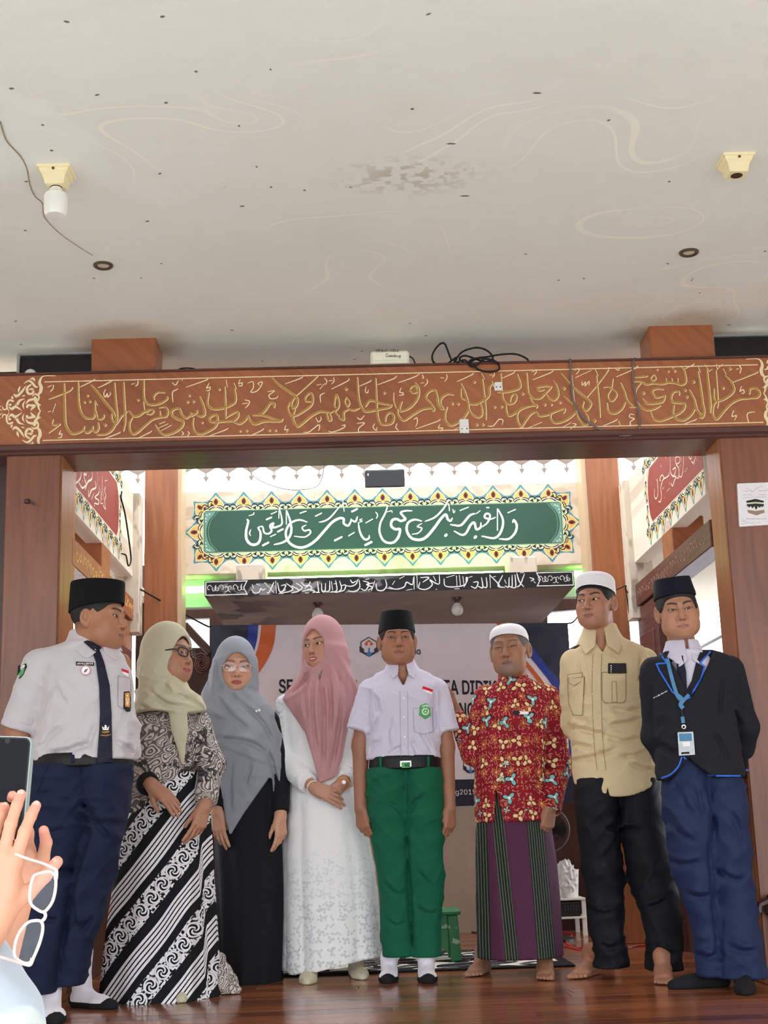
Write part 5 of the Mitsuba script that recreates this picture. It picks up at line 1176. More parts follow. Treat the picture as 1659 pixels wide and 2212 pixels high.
class Head:
    def __init__(self, c, s, yaw, pitch=0, roll=0, jaw=1.0, cheek=1.0, nose=1.0, open_=1.0, fat=0.0, smile=0.0, lips=1.0, ears=True, closed=0.0, long=1.0):
        self.c, self.s, self.R = np.array(c, float), s, rot(yaw, pitch, roll)
        self.k = dict(jaw=jaw, cheek=cheek, nose=nose, open=open_, fat=fat, smile=smile, lips=lips, ears=ears, closed=closed, long=long)

    def local(self, p): return ((p - self.c) @ self.R / self.s).astype(f32)

    def world(self, q): return np.asarray(q, float) @ self.R.T * self.s + self.c

    def cranium(self, q):
        return smin(ell(q, (0, 0.012, 0.032), (0.074, 0.094, 0.082)), ell(q, (0, -0.026, -0.02), (0.066, 0.066, 0.085)), 0.04)

    def sdf(self, q):
        k = self.k; j, ck, ns = k['jaw'], k['cheek'], k['nose']
        a = q.copy(); a[:, 0] = np.abs(a[:, 0])
        d = smin(ell(a, (0, 0.014, 0.032), (0.073, 0.092, 0.080)), ell(a, (0, -0.028, -0.030), (0.062 + k['fat'] * 0.5, 0.060, 0.078)), 0.04)
        d = smin(d, ell(a, (0.030 * j, -0.034, -0.070), (0.030, 0.040, 0.030)), 0.035)                 # jaw corners
        d = smin(d, ell(a, (0, -0.068, -0.094 * k['long']), (0.026 * j, 0.020, 0.017)), 0.03)          # chin
        d = smin(d, ell(a, (0.036, -0.058, -0.030), (0.025 * ck, 0.022, 0.026)), 0.022)                # cheeks
        if k['fat']: d = smin(d, ell(a, (0.034, -0.036, -0.062), (0.03 + k['fat'], 0.036, 0.034)), 0.03)
        d = smin(d, cap(a, (0, -0.083, 0.022), (0.036, -0.072, 0.021), 0.011, 0.011), 0.018)            # brow
        d = smax(d, -ell(a, (0.031, -0.099, 0.002), (0.021, 0.0165, 0.012)), 0.014)                     # eye sockets
        d = smin(d, ell(a, (0.031, -0.0735, 0.001), (0.0165, 0.0145, 0.0125)), 0.005)                   # lids over the eyeball
        op = k['open'] * (1 - k['closed'])
        if op > 0.05:
            u = (a[:, 0] - 0.031); zc = 0.0005 + 0.10 * u
            sl = np.sqrt((u / 0.0132) ** 2 + ((a[:, 2] - zc) / (0.0043 * op)) ** 2) - 1
            d = smax(d, -np.maximum(sl * 0.0045, np.abs(a[:, 1] + 0.090) - 0.0085), 0.0016)             # the opening between the lids
        nz = cap(a, (0, -0.085, 0.010), (0, -0.103 - 0.004 * (ns - 1), -0.031), 0.0075, 0.0105 * ns)
        nz = smin(nz, ell(a, (0.0125 * ns, -0.0925, -0.0365), (0.0085 * ns, 0.011, 0.0082)), 0.006)
        d = smin(d, nz, 0.011)
        d = smax(d, -ell(a, (0.0075 * ns, -0.0985, -0.0425), (0.0040, 0.005, 0.0032)), 0.003)           # nostrils
        d = smin(d, ell(a, (0, -0.083, -0.066), (0.030, 0.0115, 0.021)), 0.014)                          # muzzle
        zm = -0.0655 + k['smile'] * 7.0 * a[:, 0] ** 2
        l = a.copy(); l[:, 2] = l[:, 2] - zm + 0.0655
        d = smin(d, ell(l, (0, -0.0905, -0.0605), (0.0235, 0.0075, 0.0052 * k['lips'])), 0.004)
        d = smin(d, ell(l, (0, -0.0895, -0.0712), (0.0195, 0.0080, 0.0062 * k['lips'])), 0.004)
        d = smax(d, -(np.sqrt(((l[:, 0]) / 0.024) ** 2 + ((l[:, 2] + 0.0655) / 0.0016) ** 2 + ((l[:, 1] + 0.097) / 0.009) ** 2) - 1) * 0.0016, 0.0022)
        d = smax(d, -ell(a, (0, -0.0985, -0.0520), (0.0035, 0.0075, 0.0055)), 0.006)                     # groove under the nose
        d = smax(d, -cap(a, (0.019, -0.101, -0.040), (0.030, -0.092, -0.066), 0.0035, 0.0025), 0.009)             # fold beside the mouth
        if k['ears']:
            e = ell(a - np.array([0.35, 0, 0], f32) * np.clip(a[:, 1:2] - 0.004, -0.01, 0.03), (0.0775, 0.011, -0.006), (0.0068, 0.0195, 0.032)); e = smin(e, ell(a, (0.076, 0.005, -0.032), (0.006, 0.009, 0.011)), 0.008)
            e = smax(e, -ell(a, (0.0855, 0.008, -0.002), (0.0075, 0.0115, 0.020)), 0.004)
            d = smin(d, e, 0.006)
        return d

    def neck(self, base, r, rb=None):
        """segment from under the skull to the base of the neck (world)"""
        return (self.world((0, 0.022, -0.050)), np.asarray(base), r * self.s, (rb or r * 1.05) * self.s)


SKIN = {}


def skin_colors(v, head, tone, lip=(150, 84, 76), brow=1.0, beard=0.0, hair=None, browc=(34, 26, 22), pale=0.0, rim=True):
    """per-vertex colour of a figure: skin tone with lips, brows, lash lines, stubble, plus shade painted at mouth line and nostrils"""
    base = lin(tone)
    c = np.tile(base, (len(v), 1))
    n = mikit.meshkit.fbm(v * 18, 3, 3)[:, None] - 0.5
    c = c * (1 + 0.16 * n)
    q = head.local(np.asarray(v, f32)); a = q.copy(); a[:, 0] = np.abs(a[:, 0])
    on = (np.abs(q) < 0.16).all(1)
    def mixc(w, col):
        w = np.clip(w, 0, 1)[:, None] * on[:, None]; c[:] = c * (1 - w) + lin(col) * w
    def ss(a_, b_, x): t = np.clip((x - a_) / (b_ - a_), 0, 1); return t * t * (3 - 2 * t)
    front = ss(-0.055, -0.075, q[:, 1])
    red = np.exp(-(((a[:, 0] - 0.036) / 0.022) ** 2 + ((a[:, 2] + 0.034) / 0.02) ** 2)) * front
    mixc(red * 0.22, (190, 110, 88))
    zm = -0.0655 + head.k['smile'] * 7.0 * a[:, 0] ** 2
    du = a[:, 0] / 0.0235; zl = q[:, 2] - zm
    lipw = ss(1.0, 0.85, np.sqrt(du ** 2 + np.where(zl > 0, zl / 0.0092, zl / 0.0125) ** 2)) * ss(-0.078, -0.084, q[:, 1])
    mixc(lipw * 0.85, lip)
    mixc(np.exp(-((zl / 0.0011) ** 2)) * ss(0.025, 0.021, a[:, 0]) * ss(-0.076, -0.084, q[:, 1]) * 0.85, (62, 28, 26))  # dark line paints the shade between the lips
    bz = 0.0225 + 0.006 * np.sin(np.clip((a[:, 0] - 0.010) / 0.040, 0, 1) * 2.4) - 0.002
    bw = ss(1.0, 0.35, np.abs(q[:, 2] - bz) / (0.0064 - 0.06 * np.clip(a[:, 0] - 0.02, 0, 0.03))) * ss(0.008, 0.013, a[:, 0]) * ss(0.052, 0.046, a[:, 0]) * ss(-0.045, -0.06, q[:, 1])
    mixc(bw * 0.95 * brow, browc)
    u = a[:, 0] - 0.031; zc = 0.0005 + 0.10 * u
    rr = np.sqrt((u / 0.0158) ** 2 + ((q[:, 2] - zc - 0.0006) / (0.0043 * max(head.k['open'] * (1 - head.k['closed']), 0.14) + 0.0017)) ** 2)
    lash = ss(1.12, 1.0, rr) * ss(-0.070, -0.076, q[:, 1])
    mixc(lash * np.where(q[:, 2] > zc, 0.97, 0.5), (30, 20, 18))
    mixc(ss(2.6, 1.2, rr) * ss(-0.066, -0.074, q[:, 1]) * 0.18, (110, 66, 52))
    mixc(np.exp(-(((a[:, 0] - 0.0078) / 0.0036) ** 2 + ((q[:, 2] + 0.0435) / 0.0032) ** 2)) * ss(-0.085, -0.09, q[:, 1]) * 0.8, (58, 30, 26))  # nostril shade painted dark into the skin colour
    if beard:
        m = ss(0.04, 0.02, np.hypot((a[:, 0]) * 0.85, (q[:, 2] + 0.085) * 1.0)) * ss(-0.035, -0.06, q[:, 1])
        m = np.maximum(m, ss(1.0, 0.7, np.hypot(a[:, 0] / 0.026, (q[:, 2] + 0.0545) / 0.006)) * ss(-0.07, -0.08, q[:, 1]))
        g = mikit.meshkit.noise(np.asarray(v) * 420, 5)
        mixc(m * (1 - lipw) * beard * (0.45 + 0.55 * g), (116, 108, 104))
    if hair is not None:
        mixc(hair(q), (30, 26, 25))
    return np.clip(c, 0, 1)


def eyeballs(head, parent, gaze=(0, 0), iris=(44, 26, 18)):
    """two eyeballs, each with its iris and pupil painted by vertex"""
    m = trimesh.creation.icosphere(4, 0.0128)
    for s in (-1, 1):
        v = np.asarray(m.vertices)
        g = np.array([math.sin(math.radians(gaze[0])), -math.cos(math.radians(gaze[0])) * math.cos(math.radians(gaze[1])), math.sin(math.radians(gaze[1]))])
        ang = np.degrees(np.arccos(np.clip(v @ g / 0.0128, -1, 1)))
        col = np.tile(lin((186, 172, 164)), (len(v), 1))
        t = np.clip((ang - 31) / 3, 0, 1)[:, None]; col = lin(iris) * (1 - t) + col * t
        t = np.clip((ang - 13) / 3, 0, 1)[:, None]; col = np.array([0.004, 0.003, 0.003]) * (1 - t) + col * t
        w = head.world(v + [s * 0.031, -0.0742, 0.0005])
        obj('eye', trimesh.Trimesh(w, m.faces, process=False), 'eye_gloss', parent, smooth=True, color=col)


scene['skin'] = {'type': 'twosided', 'b': {'type': 'principled', 'base_color': {'type': 'mesh_attribute', 'name': 'vertex_color'}, 'roughness': 0.48, 'specular': 0.35}}
scene['eye_gloss'] = {'type': 'twosided', 'b': {'type': 'principled', 'base_color': {'type': 'mesh_attribute', 'name': 'vertex_color'}, 'roughness': 0.12, 'specular': 0.5}}


# ------------------------------------------------------------------ hands and feet
def unit(v): v = np.asarray(v, float); return v / np.linalg.norm(v)


def hand(w, d, n, thumb, s=1.0, curl=(0.35, 0.4, 0.45, 0.5), spread=0.0, tcurl=0.3, tout=0.75, slim=1.0):
    """w: wrist, d: towards the knuckles, n: out of the palm, thumb: +1/-1 side along d x n. Returns (palm segs, finger segs)."""
    d = unit(d); n = np.asarray(n, float); n = unit(n - d * (n @ d)); t = np.cross(d, n) * thumb
    w = np.asarray(w, float); q = lambda a, b, c: w + s * (a * d + b * t + c * n)
    palm = []
    kn = [(0.088, 0.027), (0.091, 0.009), (0.087, -0.009), (0.079, -0.025)]
    for (a, b) in kn:
        palm.append((q(0.008, b * 0.55, 0), q(a, b, -0.003), 0.0145 * s * slim, 0.0112 * s * slim))
    palm.append((q(0.02, 0.020, 0.006), q(0.058, 0.026, 0.008), 0.014 * s * slim, 0.012 * s * slim))
    palm.append((q(0.02, -0.014, 0.006), q(0.06, -0.019, 0.006), 0.013 * s * slim, 0.011 * s * slim))
    fing = []
    L = [(0.042, 0.025, 0.020), (0.047, 0.029, 0.021), (0.043, 0.027, 0.020), (0.034, 0.020, 0.018)]
    R = [0.0092, 0.0094, 0.0090, 0.0080]
    for i, (a, b) in enumerate(kn):
        p = q(a, b, -0.003); ang = 0.0; c = curl[i]; sp = spread * (1.5 - i) * 0.5
        r = R[i] * s * slim
        for j, (l, cc) in enumerate(zip(L[i], (c, c * 1.25, c * 0.8))):
            ang += cc
            dirv = math.cos(ang) * (d * math.cos(sp) + t * math.sin(sp)) + math.sin(ang) * n
            e = p + dirv * l * s
            fing.append((p, e, r * (1 - 0.07 * j), r * (0.93 - 0.08 * j))); p = e
    p = q(0.018, 0.020, 0.006); dv = unit(d * (1 - 0.45 * tout) + t * tout + n * 0.30)
    r = 0.0112 * s * slim
    for j, l in enumerate((0.040, 0.031, 0.026)):
        e = p + dv * l * s
        fing.append((p, e, r * (1.1 - 0.12 * j), r * (0.98 - 0.12 * j))); p = e
        dv = unit(dv + tcurl * (d * 0.5 + n * 0.55 - t * 0.5))
    return palm, fing


def hand_sdf(p, hd):
    palm, fing = hd
    A = np.array([x for sgm in palm + fing for x in sgm[:2]])
    def f(q):
        a = None
        for sgm in palm:
            e = cap(q, *sgm); a = e if a is None else smin(a, e, 0.012)
        b = None
        for i in range(0, len(fing), 3):
            e = None
            for sgm in fing[i:i + 3]:
                x = cap(q, *sgm); e = x if e is None else smin(e, x, 0.003)
            b = e if b is None else smin(b, e, 0.0022)
        return smin(a, b, 0.007)
    return near(p, A.min(0) - 0.015, A.max(0) + 0.015, f, 0.05)


def foot(heel, toe, side, s=1.0, bare=True):
    """heel and toe: on the floor (x, y); side: +1 when the big toe lies to the right of the heel-to-toe line (seen from above)"""
    h = np.array([heel[0], heel[1], 0.0]); t_ = np.array([toe[0], toe[1], 0.0]); L_ = np.linalg.norm(t_ - h); d = (t_ - h) / L_
    r = np.cross(d, [0, 0, 1]) * side; u = np.array([0, 0, 1.0])
    q = lambda a, b, c: h + d * a * L_ + r * b * L_ + u * c * L_
    R = L_
    segs = [(q(0.12, 0, 0.095), q(0.30, 0.005, 0.11), 0.095 * R, 0.10 * R), (q(0.16, 0, 0.10), q(0.22, 0.0, 0.36), 0.10 * R, 0.105 * R), (q(0.28, 0.02, 0.19), q(0.66, 0.045, 0.078), 0.10 * R, 0.072 * R),
            (q(0.26, -0.03, 0.10), q(0.64, -0.085, 0.062), 0.085 * R, 0.058 * R), (q(0.62, 0.07, 0.07), q(0.70, 0.06, 0.065), 0.068 * R, 0.062 * R)]
    toes = []
    if bare:
        for b0, b1, a0, a1, rr in ((0.095, 0.10, 0.76, 0.93, 0.056), (0.035, 0.042, 0.78, 0.945, 0.040), (-0.02, -0.018, 0.76, 0.915, 0.037), (-0.07, -0.072, 0.73, 0.87, 0.035), (-0.115, -0.12, 0.69, 0.81, 0.033)):
            toes.append((q(a0 - 0.10, b0 * 0.9, 0.066), q(a0, b0, 0.052), rr * R, rr * R)); toes.append((q(a0, b0, 0.052), q(a1, b1, 0.040), rr * R, rr * 0.92 * R))
    else:
        segs += [(q(0.66, 0.05, 0.066), q(0.90, 0.045, 0.048), 0.066 * R, 0.046 * R), (q(0.62, -0.07, 0.06), q(0.82, -0.06, 0.045), 0.056 * R, 0.043 * R), (q(0.6, 0, 0.06), q(0.92, 0.0, 0.045), 0.06 * R, 0.043 * R)]
    return segs, toes, q(0.22, 0, 0.36)


def foot_sdf(p, ft, floor=0.0012):
    segs, toes, _ = ft
    A = np.array([x for sgm in segs + toes for x in sgm[:2]])
    def f(q):
        a = None
        for sgm in segs:
            e = cap(q, *sgm); a = e if a is None else smin(a, e, 0.03)
        b = None
        for i in range(0, len(toes), 2):
            e = smin(cap(q, *toes[i]), cap(q, *toes[i + 1]), 0.004); b = e if b is None else np.minimum(b, e)
        if b is not None: a = smin(a, b, 0.006)
        return smax(a, floor - q[:, 2], 0.004)
    return near(p, A.min(0) - 0.04, A.max(0) + 0.04, f, 0.06)
# ------------------------------------------------------------------ clothing helpers
def march(fn, px, Y, back=0.30, front=0.34, steps=48):
    """first meeting of the lines of sight of the spots px (N,2) with the surface fn = 0 around distance Y"""
    px = np.asarray(px, float)
    d = FW + RT * ((px[:, :1] - W / 2) / F) - UP * ((px[:, 1:] - H / 2) / F); d = d / d[:, 1:2]
    ts = np.linspace(Y - front, Y + back, steps); n = len(px)
    pts = EYE + d[:, None] * ts[None, :, None]
    v = fn(pts.reshape(-1, 3).astype(f32)).reshape(n, steps)
    i = np.argmax(v < 0, axis=1); ok = (v < 0).any(1); i = np.where(ok, np.maximum(i, 1), np.argmin(v, 1).clip(1))
    lo, hi = ts[i - 1], ts[i]
    for _ in range(7):
        m = (lo + hi) / 2; s = fn((EYE + d * m[:, None]).astype(f32)) < 0
        hi = np.where(s, m, hi); lo = np.where(s, lo, m)
    return EYE + d * ((lo + hi) / 2)[:, None], d


def shell(v2, f, fn, Y, off, thick):
    w, d = march(fn, v2, Y)
    fr = w - d / np.linalg.norm(d, axis=1, keepdims=True) * off
    n = np.cross(fr[f[:, 1]] - fr[f[:, 0]], fr[f[:, 2]] - fr[f[:, 0]])
    f = np.where((n[:, 1] > 0)[:, None], f[:, ::-1], f)
    e = np.sort(np.vstack([f[:, [0, 1]], f[:, [1, 2]], f[:, [2, 0]]]), 1); raw = np.vstack([f[:, [0, 1]], f[:, [1, 2]], f[:, [2, 0]]])
    _, inv, cnt = np.unique(e, axis=0, return_inverse=True, return_counts=True)
    b = raw[cnt[inv.ravel()] == 1]
    bk = fr + d / np.linalg.norm(d, axis=1, keepdims=True) * thick; k = len(fr)
    side = np.vstack([np.c_[b[:, 0], b[:, 0] + k, b[:, 1]], np.c_[b[:, 1], b[:, 0] + k, b[:, 1] + k]]) if len(b) else np.zeros((0, 3), int)
    return trimesh.Trimesh(np.vstack([fr, bk]), np.vstack([f, side]), process=False)


def patch(g, fn, Y, mkey, parent, name, off=0.002, thick=0.0025, step=9, label=None, smooth=30, kind=None):
    """a sewn-on piece of the outline g (seen from the front) that follows the cloth"""
    vs, fs, n = [], [], 0
    for pg in cut(g, step):
        v, f = trimesh.creation.triangulate_polygon(pg, engine='earcut')
        vs.append(v); fs.append(f + n); n += len(v)
    m = trimesh.Trimesh(np.c_[np.vstack(vs), np.zeros(n)], np.vstack(fs), process=False); m.merge_vertices(digits_vertex=3)
    return obj(name, shell(np.asarray(m.vertices)[:, :2], np.asarray(m.faces), fn, Y, off, thick), mkey, parent, smooth=smooth, label=label, kind=kind)


def writing(s, a, b, cap_, fn, Y, mkey, parent, off=0.003, bold=True, name='lettering'):
    """flat lettering on cloth from pixel a to pixel b (base line), capitals cap_ pixels high"""
    m = mikit.meshkit.text_mesh(s, 1.0, 0.5, bold); v = np.asarray(m.vertices); keep = (v[m.faces][:, :, 2] > 0.4).all(1)
    f = m.faces[keep]; u = v[:, 0] / (v[:, 0].max() or 1)
    p = np.c_[a[0] + u * (b[0] - a[0]), a[1] + u * (b[1] - a[1]) - v[:, 1] * cap_]
    used = np.unique(f); mp = np.full(len(v), -1); mp[used] = np.arange(len(used))
    return obj(name, shell(p[used], mp[f], fn, Y, off, 0.001), mkey, parent)


def grooves(Y, lines, depth=0.012, w=0.0085, ridge=0.6):
    """creases of the cloth along the given lines (seen from the front): a groove with a soft swelling beside it"""
    L_ = [XZ(crom(l, 4), Y - 0.1).astype(f32) for l in lines]
    def f(p):
        out = np.zeros(len(p), f32); m = p[:, 1] < Y + 0.04; q = p[m][:, [0, 2]]
        acc = np.zeros(len(q), f32)
        for l in L_:
            lo, hi = l.min(0) - 5 * w, l.max(0) + 5 * w
            k = ((q > lo) & (q < hi)).all(1)
            if not k.any(): continue
            z = q[k]; best = np.full(len(z), 9, f32); sg = np.zeros(len(z), f32); tt = np.zeros(len(z), f32)
            for i in range(len(l) - 1):
                ab = l[i + 1] - l[i]; t = np.clip((z - l[i]) @ ab / (ab @ ab), 0, 1); e = z - l[i] - t[:, None] * ab; d = np.linalg.norm(e, axis=1)
                b = d < best; best = np.where(b, d, best); sg = np.where(b, np.sign(ab[0] * e[:, 1] - ab[1] * e[:, 0]), sg); tt = np.where(b, (i + t) / (len(l) - 1), tt)
            fade = np.clip(np.minimum(tt, 1 - tt) * 6, 0.15, 1)
            acc[k] += (depth * np.exp(-(best / w) ** 2) - ridge * depth * np.exp(-((best * sg - 1.9 * w) / (1.3 * w)) ** 2)) * fade
        out[m] = acc
        return out
    return f


def seam(g, fn, Y, mkey, parent, off=0.004, w=1.3, name='seam'):
    """stitched edge line round a sewn-on piece, coloured darker in place of its edge shadow"""
    return patch(g.exterior.buffer(w / 2), fn, Y, mkey, parent, name, off, 0.002)


def marks_row(a, b, n, hgt, fn, Y, mkey, parent, off=0.006):
    """a row of tiny upright strokes: print too small to read"""
    r = np.random.default_rng(n); bars = []
    for i in range(n):
        u = (i + 0.5) / n; x, y = a[0] + (b[0] - a[0]) * u, a[1] + (b[1] - a[1]) * u; w = (b[0] - a[0]) / n * 0.3
        bars += [sbox(x - w, y - hgt, x - w * 0.3, y), sbox(x - w, y - hgt * r.choice([0.55, 1.0]), x + w, y - hgt * r.choice([0.3, 0.7]))]
    return patch(unary_union(bars).buffer(0.01), fn, Y, mkey, parent, 'print', off, 0.001, step=50, smooth=False, kind='stuff')


def strip(pts, w): return LineString(crom(pts, 5)).buffer(w / 2, cap_style=2)
def poly(*pts): return Polygon(pts).buffer(0)


def collar(c, r0, r1, z0, z1, yaw=0.0, gap=16, tip=34, drop=0.03, lean=0.0, t=0.0035, ry=1.0):
    """folded shirt collar round the neck at c (x, y): radius r0 at height z1 to r1 at z0, points at the front"""
    ya = math.radians(yaw)
    def fn(p):
        x, y = p[:, 0] - c[0], (p[:, 1] - c[1] - lean * (z1 - p[:, 2])) / ry
        th = np.degrees(np.arctan2(x, -y)) - yaw; th = np.abs((th + 180) % 360 - 180)
        r = np.hypot(x, y); u = np.clip((z1 - p[:, 2]) / (z1 - z0), -0.5, 1.8)
        R = r0 + (r1 - r0) * np.clip(u, 0, 1.5) ** 1.3
        low = z0 - drop * np.exp(-((th - tip) / 15.0) ** 2) - 0.012 * (th < tip) + 0.012 * np.clip((th - 60) / 60, 0, 1)
        d = np.abs(r - R) * 0.8 - t
        d = np.minimum(d, np.maximum(np.abs(r - r0 + 0.002) - 0.0025, np.abs(p[:, 2] - (z1 + z0) / 2) - (z1 - z0) / 2 + 0.006))
        d = smax(d, p[:, 2] - z1, 0.004); d = np.maximum(d, (low - p[:, 2]) * 0.8)
        return np.maximum(d, (gap - th) * 0.0175 * 0.9 * r + 0.0)
    return fn


def mesh_of(fn, parts, h, pad=0.03, **k):
    lo = np.min([p[0] for p in parts], 0) - pad; hi = np.max([p[1] for p in parts], 0) + pad
    return sculpt(fn, lo, hi, h, **k)


def cloth(key, c, rough=0.85, sheen=0.25, **kw): return mat(key, c, rough, 0.25, sheen=sheen, **kw)


def songkok(head, parent, key, z0, h, rx=0.083, ry=0.102, tilt=0.0, cy=0.012, taper=0.95):
    m = lathe([(0, 0.012), (0.9, 0.012), (0.97, 0), (1, 0.002), (1.0, 0.012), ((1 + taper) / 2, h * 0.5), (taper, h - 0.008), (taper - 0.02, h - 0.001), (taper - 0.06, h), (taper - 0.12, h - 0.006), (0, h - 0.010)], 56)
    v = np.asarray(m.vertices) * [rx, ry, 1]; v[:, 2] += z0 + tilt * v[:, 1] * np.clip(1 - v[:, 2] / h, 0, 1); v[:, 1] += cy
    return obj('cap', trimesh.Trimesh(head.world(v), m.faces, process=False), key, parent, smooth=35, label='tall black velvet cap')


def kopiah(head, parent, key, z0, h, label, rx=0.080, ry=0.100, tilt=0.0, round_=0.5):
    a = np.linspace(0, 1, 9)
    prof = [(0, 0.01), (0.95, 0.01), (0.99, 0), (1.0, 0.003), (1.0, h * (1 - round_))] + [(math.cos(t * math.pi / 2) ** 0.7, h * (1 - round_) + h * round_ * math.sin(t * math.pi / 2)) for t in a[1:]]
    m = lathe(prof, 56); v = np.asarray(m.vertices) * [rx, ry, 1]; v[:, 2] += z0 + tilt * v[:, 1] * np.clip(1 - v[:, 2] / h, 0, 1); v[:, 1] += 0.012
    k = obj('cap', trimesh.Trimesh(head.world(v), m.faces, process=False), key, parent, smooth=35, label=label)
    b = lathe([(1.004, 0.006), (1.012, 0.007), (1.012, 0.022), (1.004, 0.023)], 56); v = np.asarray(b.vertices) * [rx, ry, 1]; v[:, 2] += z0 + tilt * v[:, 1] * np.clip(1 - v[:, 2] / h, 0, 1); v[:, 1] += 0.012
    obj('band', trimesh.Trimesh(head.world(v), b.faces, process=False), key, k, smooth=35)
    return k


def hair_mesh(head, parent, low=-0.05, side=-0.012, temple=0.035, t=0.004, key='hair_black'):
    k0 = dict(head.k); head.k['ears'] = False
    def fn(p):
        q = head.local(p); a = np.abs(q[:, 0])
        line = np.interp(q[:, 1], [-0.10, -0.062, -0.048, -0.030, -0.012, 0.006, 0.02, 0.05, 0.10], [temple + 0.02, temple, side + 0.012, side, side + 0.018, 0.004, -0.03, low, low]).astype(f32)
        d = head.sdf(q) - t + 0.0015 * vn(p, 260, 4)
        return smax(d, (line - q[:, 2]) * 0.8, 0.006) * head.s
    c, s = head.c, head.s
    m = sculpt(fn, c - 0.12 * s, c + 0.125 * s, 0.0045)
    head.k = k0
    return obj('hair', m, key, parent, smooth=True)


def spectacles(head, parent, key, w=0.026, h=0.018, r=0.0016, lens=True, z=-0.001, rim_bottom=True, power=0.55):
    k = obj('glasses', cat([tube([(s * (0.0315 + w * np.sign(math.cos(t)) * abs(math.cos(t)) ** power), -0.1045 + 0.012 * (abs(0.0315 + s * 0 + w * math.cos(t)) / 0.06) ** 2, z + h * np.sign(math.sin(t)) * abs(math.sin(t)) ** power) for t in np.linspace(0, 2 * math.pi, 28, endpoint=False)], r, 6, closed=True) for s in (-1, 1)]
            + [tube([(-0.008, -0.1045, z + 0.006), (0, -0.1065, z + 0.008), (0.008, -0.1045, z + 0.006)], r, 6)]
            + [tube([(s * 0.0575, -0.093, z + 0.007), (s * 0.071, -0.080, z + 0.007), (s * 0.079, -0.02, z + 0.005), (s * 0.080, 0.012, z - 0.002)], r * 0.95, 6) for s in (-1, 1)]), key, parent, smooth=True)
    g = scene[k]; m = mikit.meshkit.WRITTEN[g['filename']]
    scene[k] = mikit.ply(trimesh.Trimesh(head.world(m[0]), m[1], process=False), key, smooth=True)
    if lens:
        for s in (-1, 1):
            a = np.linspace(0, 2 * math.pi, 28, endpoint=False)
            ring = np.c_[s * (0.0315 + w * 0.97 * np.sign(np.cos(a)) * np.abs(np.cos(a)) ** power), -0.1045 + 0.012 * (np.abs(0.0315 + w * np.cos(a)) / 0.06) ** 2, z + h * 0.97 * np.sign(np.sin(a)) * np.abs(np.sin(a)) ** power]
            v = np.vstack([ring, ring.mean(0)]); f = [(i, (i + 1) % 28, 28) for i in range(28)]
            obj('lens', trimesh.Trimesh(head.world(v), f, process=False), 'lens_glass', k)
    return k


scene['lens_glass'] = {'type': 'thindielectric', 'int_ior': 1.5}
mat('hair_black', (26, 23, 22), 0.6, 0.4)
mat('cap_black', (14, 14, 17), 0.9, 0.2, sheen=0.6)
mat('cap_navy', (20, 22, 34), 0.9, 0.2, sheen=0.6)
mat('cap_white', (232, 228, 232), 0.85, 0.2)
mat('button_white', (236, 232, 236), 0.35, 0.5)
mat('flag_red', (206, 24, 44), 0.7); mat('flag_white', (238, 234, 236), 0.7)
mat('frame_black', (20, 18, 18), 0.25, 0.6); mat('frame_pale', (206, 176, 168), 0.25, 0.6); mat('steel', (190, 186, 178), 0.25, 0.5, metallic=0.9)
mat('patch_black', (24, 24, 26), 0.7); mat('patch_yellow', (222, 150, 44), 0.7); mat('patch_green', (84, 160, 100), 0.7); mat('patch_pale', (206, 226, 200), 0.7)


